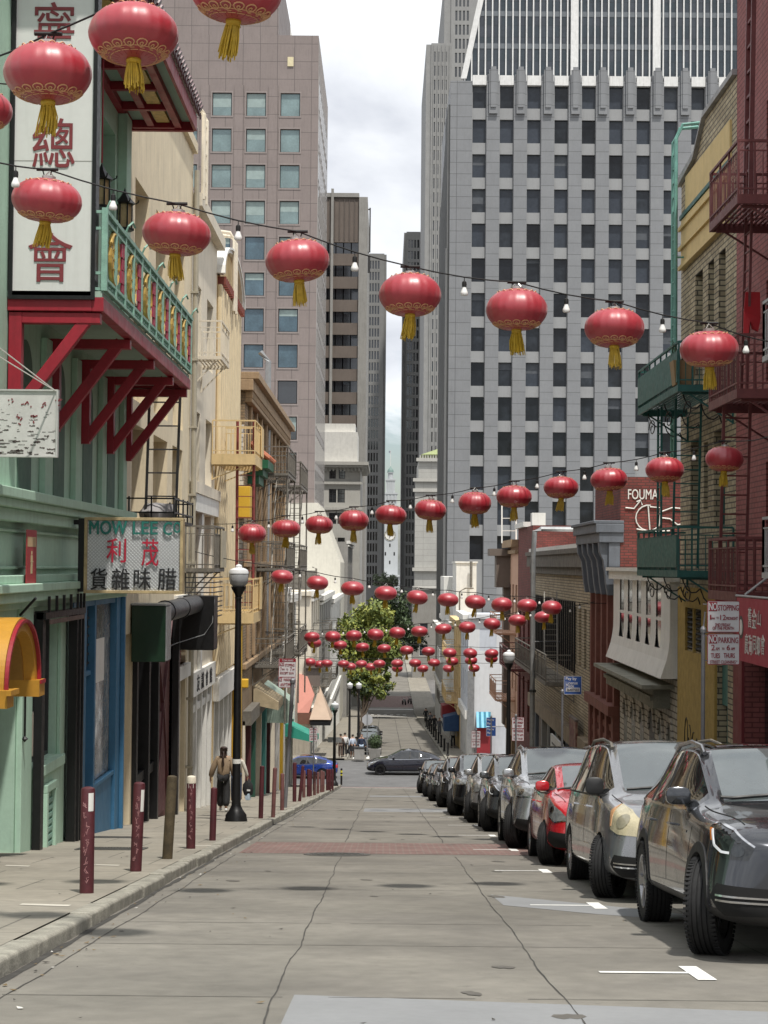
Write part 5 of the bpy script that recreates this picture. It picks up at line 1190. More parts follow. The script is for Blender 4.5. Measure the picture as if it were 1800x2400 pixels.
g.build('ochre_front', M_ochre, R2)
for a, b in ((39.1, 40.0), (40.15, 41.1)):
    g = MB(); g.fbox(mR, a, b, -1.9, -.95, .08, .12)
    for i in range(8): g.hexa([mR(a, -1.88 + i * .115, .06), mR(b, -1.88 + i * .115, .06), mR(b, -1.88 + i * .115, .08), mR(a, -1.88 + i * .115, .08), mR(a, -1.84 + i * .115, -.03), mR(b, -1.84 + i * .115, -.03), mR(b, -1.80 + i * .115, .05), mR(a, -1.80 + i * .115, .05)])
    g.build('louvred_vent', M_dgrey, R2)
g = MB(); g.fbox(mR, 36.3, 37.4, -6.6, -1.9, .2, .3); g.fbox(mR, 36.3, 37.4, -2.9, -2.0, .1, .19); g.build('teal_door', mat('teal_door_paint', (.05, .17, .15), .5, var=.15), R2)
g = MB()                                              # black graffiti loops on the ochre wall
for j in range(5):
    c = 40.9 - j * .5; pts = [mR(c + .22 * math.cos(t * .55 + j), -4.1 + .62 * math.sin(t * .5 + j * 1.3) - .12 * j % .5, -.065) for t in range(12)]; g.tube(pts, .014, 5)
g.build('graffiti', M_bl, R2)
M_flow = mat('terracotta_pot', (.30, .20, .10), .8, var=.1)
f1 = fire_escape(R2, mR, 35.6, 41.3, 3.74, 1.17, M_fegrn, rail=.88, thick=.14, solid=M_fegrn)
f2 = fire_escape(R2, mR, 35.6, 41.3, -.05, 1.17, M_fegrn, rail=.88, thick=.14, solid=M_fegrn)
ladder(f1, mR(40.0, 0, -.85), mR(40.3, 3.7, -.8), (0, 1, .0), M_fegrn, wd=.5, step=.3, r=.02); ladder(f1, mR(38.6, 0, -.5), mR(38.2, 3.7, -.5), (1, 0, 0), M_fegrn, wd=.55, step=.3, r=.02)
for u in (36.0, 38.4, 40.8):
    for v in (3.55, -.25):
        g = MB()
        g.tube([mR(u, v - .55 + .5 * (t / 14) + .1 * math.sin(t), -.15 - .06 * t - .05 * math.cos(t)) for t in range(15)], .016, 5)
        g.tube([mR(u + .5 * math.cos(t * .5) * (1 - t / 22), v - .3 + .22 * math.sin(t * .5) * (1 - t / 22), -.9) for t in range(18)], .014, 5)
        g.build('scroll_bracket', M_black, R2)
g = MB(); 
for uu in (41.35, 41.75): g.tube([mR(uu, 2.2, -.28), mR(uu, 10.2, -.28), mR(uu, 10.55, -.12), mR(uu, 10.6, .3), mR(uu, 10.3, .6), mR(uu, 9.5, .62)], .045, 7)
for i in range(24): g.bar(mR(41.35, 2.4 + i * .34, -.28), mR(41.75, 2.4 + i * .34, -.28), .03)
g.bar(mR(41.5, 7.4, -.28), mR(41.5, 7.4, 0), .04); g.build('roof_ladder', mat('pale_jade_iron', (.14, .33, .28), .6, var=.2, vs=4), R2)
S = thing('flower_pot', 'square tan flower pot standing on the upper green balcony', 'pot', mR(36.0, 3.76, -1.0))
g = MB(); g.hexa([(-.19, -.19, 0), (.19, -.19, 0), (.19, .19, 0), (-.19, .19, 0), (-.24, -.24, .5), (.24, -.24, .5), (.24, .24, .5), (-.24, .24, .5)]); g.build('pot', M_flow, S, local=True)
g = MB()
for i in range(26): t = R.uniform(0, 6.28); g.tube([(0.1 * math.cos(t), .1 * math.sin(t), .45), (.22 * math.cos(t), .22 * math.sin(t), .7 + R.uniform(0, .2)), (.34 * math.cos(t), .34 * math.sin(t), .65 + R.uniform(-.1, .25))], .012, 4, r1=.003)
g.build('foliage', mat('dull_green_leaf', (.06, .09, .035), .7, var=.3), S, local=True)

# R3 white bay house
u0, u1 = 42.22, 52.9
M_wbrick = mat('cream_painted_brick', (.50, .46, .39), .85, kind='brick', bw=.4, bh=.16, mortar=.02, mcol=(.14, .12, .10), var=.15, vs=1, streak=.2)
R3 = bldg('white_bay_house', 'low house with flared white upper bay over cream brick arches on the right', mR, 47, gz(47))
zt = -.2
arches = [(43.2, 43.9), (44.7, 45.4), (46.1, 47.0), (48.0, 48.7), (49.7, 50.4), (51.3, 52.0)]
g = MB(); facade(g, mR, u0, u1, gz(54) - .5, zt, [(a, b, -6.2 if i == 2 else -5.6, -4.2, .25) for i, (a, b) in enumerate(arches)]); shell(g, mR, u0, u1, gz(54) - .5, zt, 12); g.build('wall', M_wbrick, R3)
for i, (a, b) in enumerate(arches):
    c = (a + b) / 2; r = (b - a) / 2; zl = -6.2 if i == 2 else -5.6
    g = MB(); g.prism([mR(a, zl, -.006), mR(b, zl, -.006), *[mR(c + r * math.cos(t * PI / 10), -4.3 + r * 1.3 * math.sin(t * PI / 10), -.006) for t in range(11)]], (.2, 0, 0)); g.build('arched_opening', M_black if i == 2 else mat('olive_dark_glass', (.045, .045, .032), .3, var=.3), R3)
    g = MB()
    for j in range(10):
        p = lambda rr, t: mR(c + rr * math.cos(t), -4.3 + rr * 1.3 * math.sin(t), -.05)
        g.prism([p(r, j * PI / 10), p(r + .13, j * PI / 10), p(r + .13, (j + 1) * PI / 10), p(r, (j + 1) * PI / 10)], (.048, 0, 0))
    g.build('arch_moulding', M_wbrick, R3)
wb = [(43.7, 44.5), (45.4, 46.2), (47.1, 47.9), (48.8, 49.65), (50.5, 51.35)]
def mbay(u, v, d=0.0):                              # flared bay: its lower part leans out to the street
    f = max(0.0, min(1.0, (-1.5 - v) / 1.2)); return Vector((XR - .22 - .24 * f ** 2.2 + d, u, v))
g = MB()
zs = [zt - .12, -1.5, -1.75, -2.0, -2.25, -2.68]
us = [u0 + .1] + [x for w_ in wb for x in w_] + [u1 - .1]
for a, b in zip(us[:-1], us[1:]):
    iswin = any(abs(a - w_[0]) < 1e-6 for w_ in wb)
    for z1_, z0_ in zip(zs[:-1], zs[1:]):
        if iswin and z0_ > -2.2: continue
        g.quad(mbay(a, z1_), mbay(b, z1_), mbay(b, z0_), mbay(a, z0_))
for uu in (us[0], us[-1]): g.poly([mbay(uu, z) for z in zs] + [Vector((XR + .1, uu, zs[-1])), Vector((XR + .1, uu, zs[0]))])
g.quad(mbay(us[0], zs[-1]), mbay(us[-1], zs[-1]), Vector((XR, us[-1], zs[-1])), Vector((XR, us[0], zs[-1])))
g.fbox(mR, u0, u1, zt - .14, zt + .1, -.36, .2); g.fbox(mR, u0, u1, zt + .1, zt + .2, -.45, .2)
for a, b in ():
    for c in (a - .09, b + .02): g.hexa([mbay(c, -1.5, 0), mbay(c + .07, -1.5, 0), mbay(c + .07, -1.5, -.05), mbay(c, -1.5, -.05), mbay(c, zt - .15, 0), mbay(c + .07, zt - .15, 0), mbay(c + .07, zt - .15, -.05), mbay(c, zt - .15, -.05)]); g.hexa([mbay(c, -2.5, .0), mbay(c + .07, -2.5, .0), mbay(c + .07, -2.5, -.03), mbay(c, -2.5, -.03), mbay(c, -1.505, .0), mbay(c + .07, -1.505, .0), mbay(c + .07, -1.505, -.05), mbay(c, -1.505, -.05)])
bay = g.build('flared_bay', M_wht, R3)
for w_ in wb:
    g = MB(); g.fbox(lambda u, v, d=0.0: Vector((XR - .22 + .02 + d, u, v)), w_[0], w_[1], -2.24, zt - .14, 0, .05); o = g.build('bay_window', M_gl2, R3)
    g = MB(); g.fbox(lambda u, v, d=0.0: Vector((XR - .22 + d, u, v)), w_[0], w_[1], -1.32, -1.24, .0, .09); g.build('sash_bar', M_wht, o)
g = MB(); g.fbox(mR, 43.0, 52.9, -2.98, -2.88, -.8, -.004); g.fbox(mR, 43.6, 52.9, -3.5, -2.99, -.42, -.004); g.fbox(mR, 43.6, 52.9, -3.3, -3.2, -.5, -.422); g.build('shop_ledge', mat('grey_green_ledge', (.24, .235, .19), .8, var=.3, vs=3), R3)

# R4 brick house with grey bracketed cornice and graffiti on its end wall
M_brk2 = mat('deep_red_brick', (.21, .048, .040), .85, kind='brick', bw=.25, bh=.085, mortar=.014, c2=(.12, .034, .027), mcol=(.085, .036, .03), var=.2, vs=1, streak=.2)
M_slate = mat('slate_blue_paint', (.13, .145, .17), .6, var=.15, vs=2, streak=.2)
u0, u1 = 53.0, 59.4
R4 = bldg('red_brick_house', 'red brick house with slate blue bracketed cornice and white graffiti on its end wall', mR, 58, gz(58))
wins = [(a, a + .9, -3.2, -.4, .25) for a in (53.6, 55.1, 56.6, 58.1)] + [(a, a + .8, -6.9, -4.9, .3) for a in (53.7, 55.2, 56.7, 58.1)]
g = MB(); facade(g, mR, u0, u1, gz(65) - .5, 2.75, wins); shell(g, mR, u0, u1, gz(65) - .5, 2.75, 12); g.build('wall', M_brk2, R4)
for wv in wins: pane_win(R4, mR, *wv[:4], .2, M_glass, M_maroon, fw=.07, bars=(0, 1))
g = MB()
for a in (53.25, 54.8, 56.3, 57.8, 59.2): g.fbox(mR, a - .16, a + .16, -4.2, -.1, -.16, -.003); g.fbox(mR, a - .22, a + .22, -8, -4.3, -.2, -.003)
for a in range(9): g.fbox(mR, 53.3, 59.3, -8 + a * .42, -7.8 + a * .42, -.12, -.004)
g.fbox(mR, u0, u1, -4.5, -4.2, -.35, -.004); g.build('pilaster', mat('brick_red_stone', (.20, .075, .055), .8, var=.2, vs=2, streak=.2), R4)
g = MB(); g.fbox(mR, u0 - .1, u1, 1.05, 1.32, -.75, .1); g.fbox(mR, u0 - .05, u1, .75, 1.05, -.65, .1); g.fbox(mR, u0, u1, .0, .75, -.35, -.003); g.fbox(mR, u0 - .1, u1, 1.32, 1.42, -.82, .1)
for a in (53.1, 54.6, 56.1, 57.6, 59.0):
    pr = [mR(a, .75, -.36), mR(a, .75, -.64), mR(a, .45, -.62), mR(a, .2, -.5), mR(a, -.1, -.46), mR(a, -.5, -.42), mR(a, -.85, -.36), mR(a, -.85, -.02), mR(a, .75, -.02)]
    g.prism(pr, (0, .28, 0))
g.build('cornice', M_slate, R4, bevel=.02)
g = MB(); g.fbox(mR, 53.2, 59.3, 1.42, 2.2, .1, .3); g.build('parapet', mat('brown_timber_parapet', (.10, .055, .04), .8, var=.3), R4)
mE = fac('F', 52.98)
def gr(s, a, b, c, d, bold=.0, nm='graffiti'):
    p, q = at(a, d, 52.98), at(b, c, 52.98); g = MB(); letters(g, s, mE, p.x, q.x, p.z, q.z, -.001, .004, bold); return g.build(nm, M_wht, R4)
gr('FOUMA', 1472, 1542, 1147, 1170, .02)
g = MB(); A = lambda x, y: at(x, y, 52.97)
def loop(pts, r=.022): g.tube([A(*p) for p in pts], r, 5)
loop([(1466, 1190), (1486, 1192), (1502, 1172), (1505, 1184)]); loop([(1502, 1172), (1492, 1176)])
loop([(1520 + 30 * math.cos(t), 1214 + 30 * math.sin(t)) for t in [x * .35 - 1.4 for x in range(0, -16, -1)]]); loop([(1519, 1186), (1523, 1242)]); loop([(1523, 1188), (1548, 1190), (1546, 1228)]); loop([(1548, 1200), (1575, 1190), (1598, 1192)]); loop([(1552, 1214), (1570, 1216), (1588, 1230), (1600, 1228)]); loop([(1492, 1240), (1530, 1246), (1570, 1244)])
g.build('graffiti', M_wht, R4)

# R5 long yellow brick row with gallery
M_tan2 = mat('tan_yellow_brick', (.50, .42, .29), .85, kind='brick', bw=.32, bh=.11, mortar=.018, c2=(.35, .28, .18), mcol=(.15, .125, .09), var=.2, vs=.7, streak=.3)
u0, u1 = 59.42, 84.4
R5 = bldg('yellow_brick_row', 'long yellow brick building with dark cornice and a grey gallery escape on the right', mR, 74, gz(74))
wins = [(a, a + .75, -3.6, -1.5, .25) for a in (60.2, 61.8, 63.4, 65, 66.6, 68.2, 70, 71.8, 73.6, 75.6, 77.6, 79.6, 81.6)]
low = [(60.4, 83.5, -10.5, -6.6, .7)]
g = MB(); facade(g, mR, u0, u1, gz(86) - .5, .45, wins + low); shell(g, mR, u0, u1, gz(86) - .5, .45, 12); g.build('wall', M_tan2, R5)
for wv in wins: pane_win(R5, mR, *wv[:4], .2, M_glass, M_brn, fw=.06, bars=(0, 1))
g = MB(); g.fbox(mR, u0, u1, .0, .5, -.3, .1); g.fbox(mR, u0, u1, -.3, 0, -.15, -.003); g.fbox(mR, u0, u1, .5, .68, -.38, .2); g.build('cornice', mat('soot_dark_stone', (.17, .155, .13), .85, var=.4, vs=3, streak=.4), R5)
g = MB(); g.fbox(mR, u0, u1, .69, .85, -.2, 1.2); g.build('white_coping', M_wht, R5)
for i in range(8): pass
g = MB()
for i in range(24): g.bar(mR(64.6 + i * .8, -1.3, -.12), mR(64.6 + i * .8, -3.9, -.12), .07)
g.build('window_grille', M_black, R5)
f5 = fire_escape(R5, mR, 65.5, 81, -4.3, 1.1, M_rail, rail=1.0, pitch=.3, thick=.14)
ladder(f5, mR(66.5, -4.3, -.8), mR(70, -1.0, -.5), (1, 0, 0), M_rail, wd=.5, step=.3)
g = MB(); g.fbox(mR, 60.4, 83.5, -10.5, -6.6, .6, .7); g.build('shop_glass', M_glass, R5)
cc = [M_dgrey, M_conc, M_brn, M_slate, M_dgrey, M_beige, M_fegrn, M_dgrey]
u = 60.4; i = 0
while u < 83: g = MB(); wd = R.choice((.4, .6, .9)); g.fbox(mR, u, u + wd, -10.8, -6.55, -.08 - .08 * (i % 2), .55); g.build('shopfront_pier', cc[i % 8], R5); u += wd + R.choice((1.0, 1.6)); i += 1
g = MB(); g.fbox(mR, 59.8, 84, -6.6, -6.0, -.25, -.003); g.build('shop_fascia', mat('weathered_fascia', (.28, .22, .15), .8, var=.3, vs=2), R5)
S = thing('shop_board', 'big white painted notice board on the yellow brick shop front', 'sign', mR(69, -7.7, -.3))
g = MB(); g.fbox(mR, 66.6, 71.2, -8.3, -6.75, -.36, -.27); g.build('board', M_wht, S)
g = MB()
for j in range(4): g.fbox(mR, 67.4, 70.6 - j * .3, -7.1 - j * .3, -7.02 - j * .3, -.364, -.361)
g.build('text_line', M_dgrey, S)
S = thing('shop_board', 'dark red painted menu board on the wall right of the white notice board', 'sign', mR(64.9, -6.7, -.1))
g = MB(); g.fbox(mR, 62.4, 64.6, -7.4, -5.5, -.30, -.22); g.build('board', mat('brown_red_board', (.16, .045, .04), .6, var=.4, vs=4, c2=(.26, .17, .12)), S)
g = MB(); g.fbox(mR, 62.35, 64.65, -5.5, -5.43, -.32, -.2); g.fbox(mR, 62.35, 64.65, -7.47, -7.4, -.32, -.2); g.build('frame', M_brn, S)
g = MB(); z9 = at(1290, 1240, 70).z
g.tube([(5.9, 70, -7.5), (5.9, 70, at(1290, 1300, 70).z), (5.95, 70, z9 - .1), (6.2, 70, z9), (8.6, 70, z9), (8.8, 70, z9 - .2), (8.8, 70, z9 - 1.4)], .1, 8); 
S = thing('vent_pipe', 'tall grey pipe bending over the yellow brick roof like a handrail', 'pipe', (5.9, 70, -7.5)); g.build('pipe', M_galv, S, smooth=True)
g = MB(); g.tube([(5.9, 69.9, -5), (5.9, 69.9, -4.9)], .14, 8); g.tube([(5.9, 70, -3), (7.1, 70, -3)], .04, 6); g.build('clamp', M_dgrey, S)
# peach penthouse above it, brick stub house and peach house to the crossing
S, _ = simple_house('peach_penthouse', 'flat peach penthouse wall rising behind the yellow brick roof', 'F', 92.0, 8.8, 14, 2.0, mat('peach_stucco', (.58, .36, .25), .8, var=.08, streak=.15), 2, (.3,), .8, 1.0, shop=False, cornice=False)
u0, u1 = 84.42, 93.8
R6 = bldg('narrow_brick_house', 'narrow dark red brick house with white parapet cap between yellow brick and peach houses', mR, 89, gz(89))
wins = [(a, a + 1.2, c, c + 2.6, .3) for a in (86, 89, 91.6) for c in (-4.6, -8.2)]
g = MB(); facade(g, mR, u0, u1, gz(95) - .5, 2.0, wins); shell(g, mR, u0, u1, gz(95) - .5, 2.0, 12); g.build('wall', M_brk2, R6)
for wv in wins: pane_win(R6, mR, *wv[:4], .25, M_glass, M_maroon, fw=.09, bars=(0, 1))
g = MB(); g.fbox(mR, u0 + 3.5, u1, 2.0, 2.25, -.2, .5); g.fbox(mR, u0, u0 + .9, 2.0, 2.6, -.05, .6); g.build('white_cap', M_wht, R6)
fire_escape(R6, mR, 85.5, 92, -5.0, 1.1, M_redp2, rail=1.0, pitch=.3)
u0, u1 = 93.82, 105.0
R7, _ = simple_house('peach_corner_house', 'peach stucco house with dark cornice at the crossing on the right', 'R', XR, u0, 101.0, 1.3, MATS['peach_stucco'], 3, (-3.2, -6.8), 1.2, 2.2, frame=M_terra)
for z in (-3.6, -7.2): fire_escape(R7, mR, 95, 100.5, z, 1.1, MATS['peach_stucco'], rail=1.0, pitch=.3)
g = MB(); g.fbox(mR, 99.6, 101.2, -1.2, .6, -.8, -.004); g.fbox(mR, 99.4, 101.4, .6, 1.0, -1.2, -.004); g.fbox(mR, 99.8, 101.1, -9, -1.2, -.35, -.004); g.build('corner_bracket', M_brn, R7)
ladder(R7, mR(98, 1.3, -.2), mR(98.2, 3.4, -.2), (1, 0, 0), M_wht, wd=.8, step=.7, r=.03)

# ================================================================ across the crossing, right
X2 = 5.9
W1, m1 = simple_house('pale_blue_corner_house', 'white and pale blue corner house with striped awning across the crossing on the right', 'R', X2, 124.2, 136, -3.6, mat('pale_blue_stucco', (.52, .55, .60), .75, var=.06, streak=.15), 4, (-6, -9.4), 1.2, 1.8)
mf = fac('F', 124.18)
g = MB(); facade(g, mf, X2, 26, gz(124) - 1, -3.6, [(6.7, 7.9, -6, -4.4), (8.6, 9.6, -6, -4.4), (6.7, 8.6, -13.4, -11.3)], .25); g.fbox(mf, X2, 26, -3.7, -3.4, -.3, -.003); g.build('end_wall', mat('white_end_stucco', (.62, .63, .64), .75, var=.05, streak=.12), W1)
g = MB(); g.fbox(mf, X2 - .02, X2 + .45, gz(124) - 1, -7.4, -.12, -.003); g.build('grey_corner_post', M_galv, W1)
g = MB(); g.fbox(mf, 6.7, 9.6, -13.4, -4.4, .2, .25); g.build('end_glass', M_gl2, W1)
for i in range(6):
    g = MB(); g.prism([mf(6.5 + i * .17, -10.3, -.02), mf(6.67 + i * .17, -10.3, -.02), mf(6.67 + i * .17, -11.35, -.8), mf(6.5 + i * .17, -11.35, -.8)], (0, .04, .0)); g.build('awning_stripe', (mat('sky_blue_stripe', (.20, .48, .66), .7), mat('teal_stripe', (.02, .16, .24), .7))[i % 2], W1)
g = MB(); g.fbox(mf, 6.45, 7.6, -13.5, -11.4, -.35, -.28); g.build('red_shop_panel', mat('shop_red', (.24, .018, .026), .6), W1)
W2, m2_ = simple_house('pale_yellow_house', 'pale yellow house with matching fire escapes and a blue awning on the lower right', 'R', X2, 136.1, 150, -4.4, M_yel, 4, (-7, -10.4), 1.2, 1.8, frame=M_yel)
for z in (-7.2, -10.6): fire_escape(W2, m2_, 138, 148, z, 1.1, M_yel, rail=1.0, pitch=.4, thick=.2)
g = MB(); g.prism([m2_(138, -11.6, -.02), m2_(138, -11.9, -1.2), m2_(138, -13.0, -1.2), m2_(138, -13.0, -.02)], (0, 3.6, -.1)); g.build('blue_awning', mat('navy_canvas', (.02, .06, .15), .7), W2)
g = MB(); g.prism([m2_(143, -11.2, -.02), m2_(143, -11.4, -1.2), m2_(143, -12.4, -1.2), m2_(143, -12.4, -.02)], (0, 4, -.1)); g.build('red_awning', mat('shop_red', (.24, .018, .026), .6), W2)
W3, m3_ = simple_house('white_lower_house', 'white house with rooftop penthouse and ladder rails on the lower right', 'R', X2, 150.1, 178, -5.0, M_wht, 7, (-8, -11.6), 1.3, 1.9)
g = MB(); a, b = at(1069, 1395, 152), at(1117, 1320, 152); g.box(a.x, b.x, 152, 160, -5.1, b.z); g.box(a.x - .1, b.x + .1, 151.9, 160.1, b.z, b.z + .15); a, b = at(1040, 1420, 160), at(1070, 1352, 160); g.box(a.x, b.x, 160.2, 170, -5.1, b.z); g.build('penthouse', M_wht, W3)
fire_escape(W3, m3_, 154, 162, -8.4, 1.1, M_wht, rail=1.0, pitch=.4); fire_escape(W3, m3_, 154, 162, -12, 1.1, M_rail, rail=1.0, pitch=.4)
g = MB(); g.tube([(6.4, 151, -5), (6.4, 151, -2.2), (6.9, 151, -1.9), (7.6, 151, -1.9)], .07, 6); g.tube([(7.4, 151.5, -2), (7.4, 151.5, .4)], .12, 8); g.build('roof_pipe', M_rail, W3)
W4, m4_ = simple_house('grey_lower_house', 'dark grey house below the broad granite tower', 'R', X2 + .5, 178.2, 222, -7, M_conc, 8, (-10.5, -14.5), 1.6, 2.2)
# ================================================================ cars
M_tyre = mat('tyre_rubber', (.0045, .0045, .005), .75, var=.2, vs=8)
M_rim = mat('alloy_rim', (.33, .33, .34), .3, .9, var=.1)
M_rimd = mat('dark_alloy_rim', (.03, .03, .033), .35, .8, var=.1)
M_plas = mat('black_plastic', (.013, .013, .014), .55, var=.15)
M_chrome = mat('chrome', (.62, .62, .63), .12, 1.0, var=0)
M_wind = mat('windscreen_glass', (.075, .09, .092), .03, .0, var=.12, vs=1.2, spec=1.0, ior=1.75)
M_sideg = mat('tinted_car_glass', (.010, .011, .012), .025, var=0, spec=.9, ior=1.6)
M_hl = mat('clear_lamp_lens', (.016, .018, .02), .04, .2, var=.4, vs=14, spec=.9)
M_led = mat('white_light_guide', (.75, .77, .8), .25, var=0)
M_hlo = mat('hazed_lamp_lens', (.46, .41, .27), .22, 0, var=.25, vs=9, spec=.6)
M_hls = mat('silvered_lamp_lens', (.26, .27, .27), .1, .35, var=.55, vs=16, spec=.8)
M_amb = mat('amber_lens', (.55, .16, .02), .2, var=.1)
M_redl = mat('red_lens', (.45, .01, .01), .2, var=.1)
M_liner = mat('wheel_well', (.004, .004, .004), .9, var=0)
def paint(name, c, metal=.55, rough=.28): return mat(name, c, rough, metal, var=.05, vs=2, coat=1.0)
def evaluated(o):
    dg = bpy.context.evaluated_depsgraph_get(); dg.update()
    return bpy.data.meshes.new_from_object(o.evaluated_get(dg))
def drop(o): C.objects.unlink(o); bpy.data.objects.remove(o)
CARS = {
 # stations: x back from the nose, bottom z, bottom half width, max half width, mid z, shoulder z, shoulder half width, top z, top half width, centre top z
 'suv': dict(L=4.66, W=1.89, H=1.64, fo=.84, wb=2.87, r=.365, st=[
  (.00, .32, .62, .70, .52, .76, .64, .80, .56, .82), (.10, .24, .78, .90, .55, .88, .80, .92, .70, .95), (.42, .22, .84, .955, .62, .98, .86, 1.02, .72, 1.06), (1.05, .24, .82, .945, .68, 1.02, .87, 1.06, .70, 1.10), (1.42, .24, .82, .945, .70, 1.06, .87, 1.10, .70, 1.15),
  (2.18, .24, .82, .945, .72, 1.08, .88, 1.53, .66, 1.59), (2.75, .24, .82, .945, .72, 1.09, .88, 1.57, .665, 1.64), (3.45, .24, .82, .945, .73, 1.11, .87, 1.545, .65, 1.625), (4.15, .27, .80, .93, .75, 1.13, .84, 1.45, .60, 1.56), (4.50, .32, .76, .90, .75, 1.10, .80, 1.14, .66, 1.20), (4.66, .42, .66, .78, .70, .98, .70, 1.02, .56, 1.04)], gl=(4, 8), cow=4, rf=5, rr=8, trim=True),
 'van': dict(L=5.08, W=1.97, H=1.75, fo=.98, wb=3.03, r=.335, st=[
  (.00, .28, .64, .74, .48, .68, .66, .72, .56, .74), (.12, .18, .80, .92, .52, .82, .82, .86, .68, .88), (.45, .18, .84, .955, .60, .93, .86, .97, .72, 1.00), (.95, .18, .86, .98, .66, 1.02, .90, 1.06, .74, 1.09), (1.22, .18, .87, .985, .68, 1.07, .91, 1.10, .75, 1.15),
  (2.25, .18, .87, .985, .70, 1.09, .91, 1.63, .70, 1.70), (3.0, .18, .87, .985, .70, 1.10, .91, 1.66, .71, 1.75), (3.9, .18, .87, .985, .72, 1.11, .91, 1.65, .71, 1.745), (4.7, .22, .86, .97, .74, 1.12, .89, 1.59, .69, 1.69), (4.98, .28, .80, .93, .74, 1.08, .84, 1.12, .72, 1.18), (5.08, .38, .70, .82, .70, .96, .74, 1.0, .6, 1.02)], gl=(4, 8), cow=4, rf=5, rr=8, trim=False),
 'hatch': dict(L=4.05, W=1.72, H=1.47, fo=.80, wb=2.49, r=.305, st=[
  (.00, .30, .46, .56, .46, .64, .50, .68, .42, .70), (.10, .20, .64, .76, .50, .76, .66, .80, .58, .82), (.40, .17, .73, .84, .56, .88, .75, .92, .62, .95), (.85, .17, .75, .86, .62, .96, .78, .99, .62, 1.03), (1.08, .17, .75, .86, .64, .99, .78, 1.02, .62, 1.07),
  (1.92, .17, .75, .86, .66, 1.01, .78, 1.36, .57, 1.42), (2.4, .17, .75, .86, .66, 1.03, .78, 1.39, .58, 1.47), (3.1, .17, .75, .86, .68, 1.06, .77, 1.35, .56, 1.44), (3.65, .2, .74, .84, .70, 1.07, .74, 1.26, .52, 1.36), (3.95, .27, .68, .80, .70, 1.02, .70, 1.06, .56, 1.10), (4.05, .38, .58, .70, .66, .9, .6, .94, .48, .96)], gl=(4, 8), cow=4, rf=5, rr=8, trim=False),
 'sedan': dict(L=4.75, W=1.90, H=1.60, fo=.86, wb=2.89, r=.345, st=[
  (.00, .32, .50, .60, .48, .62, .54, .66, .46, .67), (.12, .20, .70, .84, .52, .74, .74, .78, .62, .80), (.50, .18, .80, .93, .60, .86, .84, .90, .68, .94), (1.05, .18, .82, .945, .66, .95, .86, .98, .68, 1.03), (1.35, .18, .82, .945, .68, .98, .86, 1.01, .68, 1.08),
  (2.15, .18, .82, .945, .70, 1.00, .86, 1.44, .62, 1.51), (2.65, .18, .82, .945, .70, 1.02, .86, 1.50, .63, 1.59), (3.3, .18, .82, .945, .72, 1.05, .86, 1.46, .60, 1.56), (4.05, .2, .82, .94, .76, 1.09, .84, 1.24, .56, 1.37), (4.58, .28, .76, .88, .76, 1.04, .78, 1.08, .6, 1.12), (4.75, .38, .66, .76, .66, .92, .66, .96, .5, .97)], gl=(4, 8), cow=4, rf=5, rr=8, trim=False)}
WHEELS = {}
def wheel_meshes(r, style):
    k = (r, style)
    if k in WHEELS: return WHEELS[k]
    hw = .115; rr = r * .66
    g = MB(); pf = [(rr, -hw * .9), (r * .86, -hw), (r * .97, -hw * .92)]
    for i in range(5):
        a = -hw * .8 + i * hw * .34; pf += [(r, a), (r, a + hw * .24), (r - .009, a + hw * .25), (r - .009, a + hw * .33)]
    pf += [(r, hw * .88), (r * .97, hw * .92), (r * .86, hw), (rr, hw * .9)]
    g.lathe(pf, n=48, axis='y', cap=False)
    for i in range(60):                                  # tread blocks cut across the shoulders
        t = 2 * PI * i / 60
        for sgn in (-1, 1):
            c = Vector((math.cos(t), 0, math.sin(t))); tn = Vector((-math.sin(t), 0, math.cos(t))); p = c * (r * .988) + Vector((0, sgn * hw * .86, 0))
            g.bar(p - Vector((0, .022, 0)), p + Vector((0, .022, 0)), .017, .02, up=tn)
    ty = g.build('tyre', M_tyre, smooth=True)
    g = MB(); g.lathe([(rr, -hw * .8), (rr * .97, -hw * .55), (rr * .9, .0), (rr * .9, hw * .6), (rr * .95, hw * .86), (rr * 1.02, hw * .93), (rr * 1.02, hw * .8)], n=36, axis='y', cap=False)
    g.lathe([(.0, hw * .4), (rr * .3, hw * .4), (rr * .3, hw * .72), (rr * .2, hw * .82), (0, hw * .82)], n=20, axis='y', cap=False)
    n = {'five': 5, 'ten': 10, 'six': 6}[style]
    for i in range(n):
        t = 2 * PI * i / n
        for dt in ((-.13, .13) if n < 8 else (0,)):
            a = Vector((math.cos(t + dt * .6) * rr * .24, hw * .62, math.sin(t + dt * .6) * rr * .24)); b = Vector((math.cos(t + dt) * rr * .97, hw * .76, math.sin(t + dt) * rr * .97)); g.bar(a, b, .04, .035, up=(0, 1, 0))
    g.lathe([(0, -hw * .2), (rr * .9, -hw * .2)], n=24, axis='y', cap=False)
    ri = g.build('rim', M_rim if style != 'six' else M_rimd, smooth=False)
    WHEELS[k] = (ty.data, ri.data); drop(ty); drop(ri); return WHEELS[k]
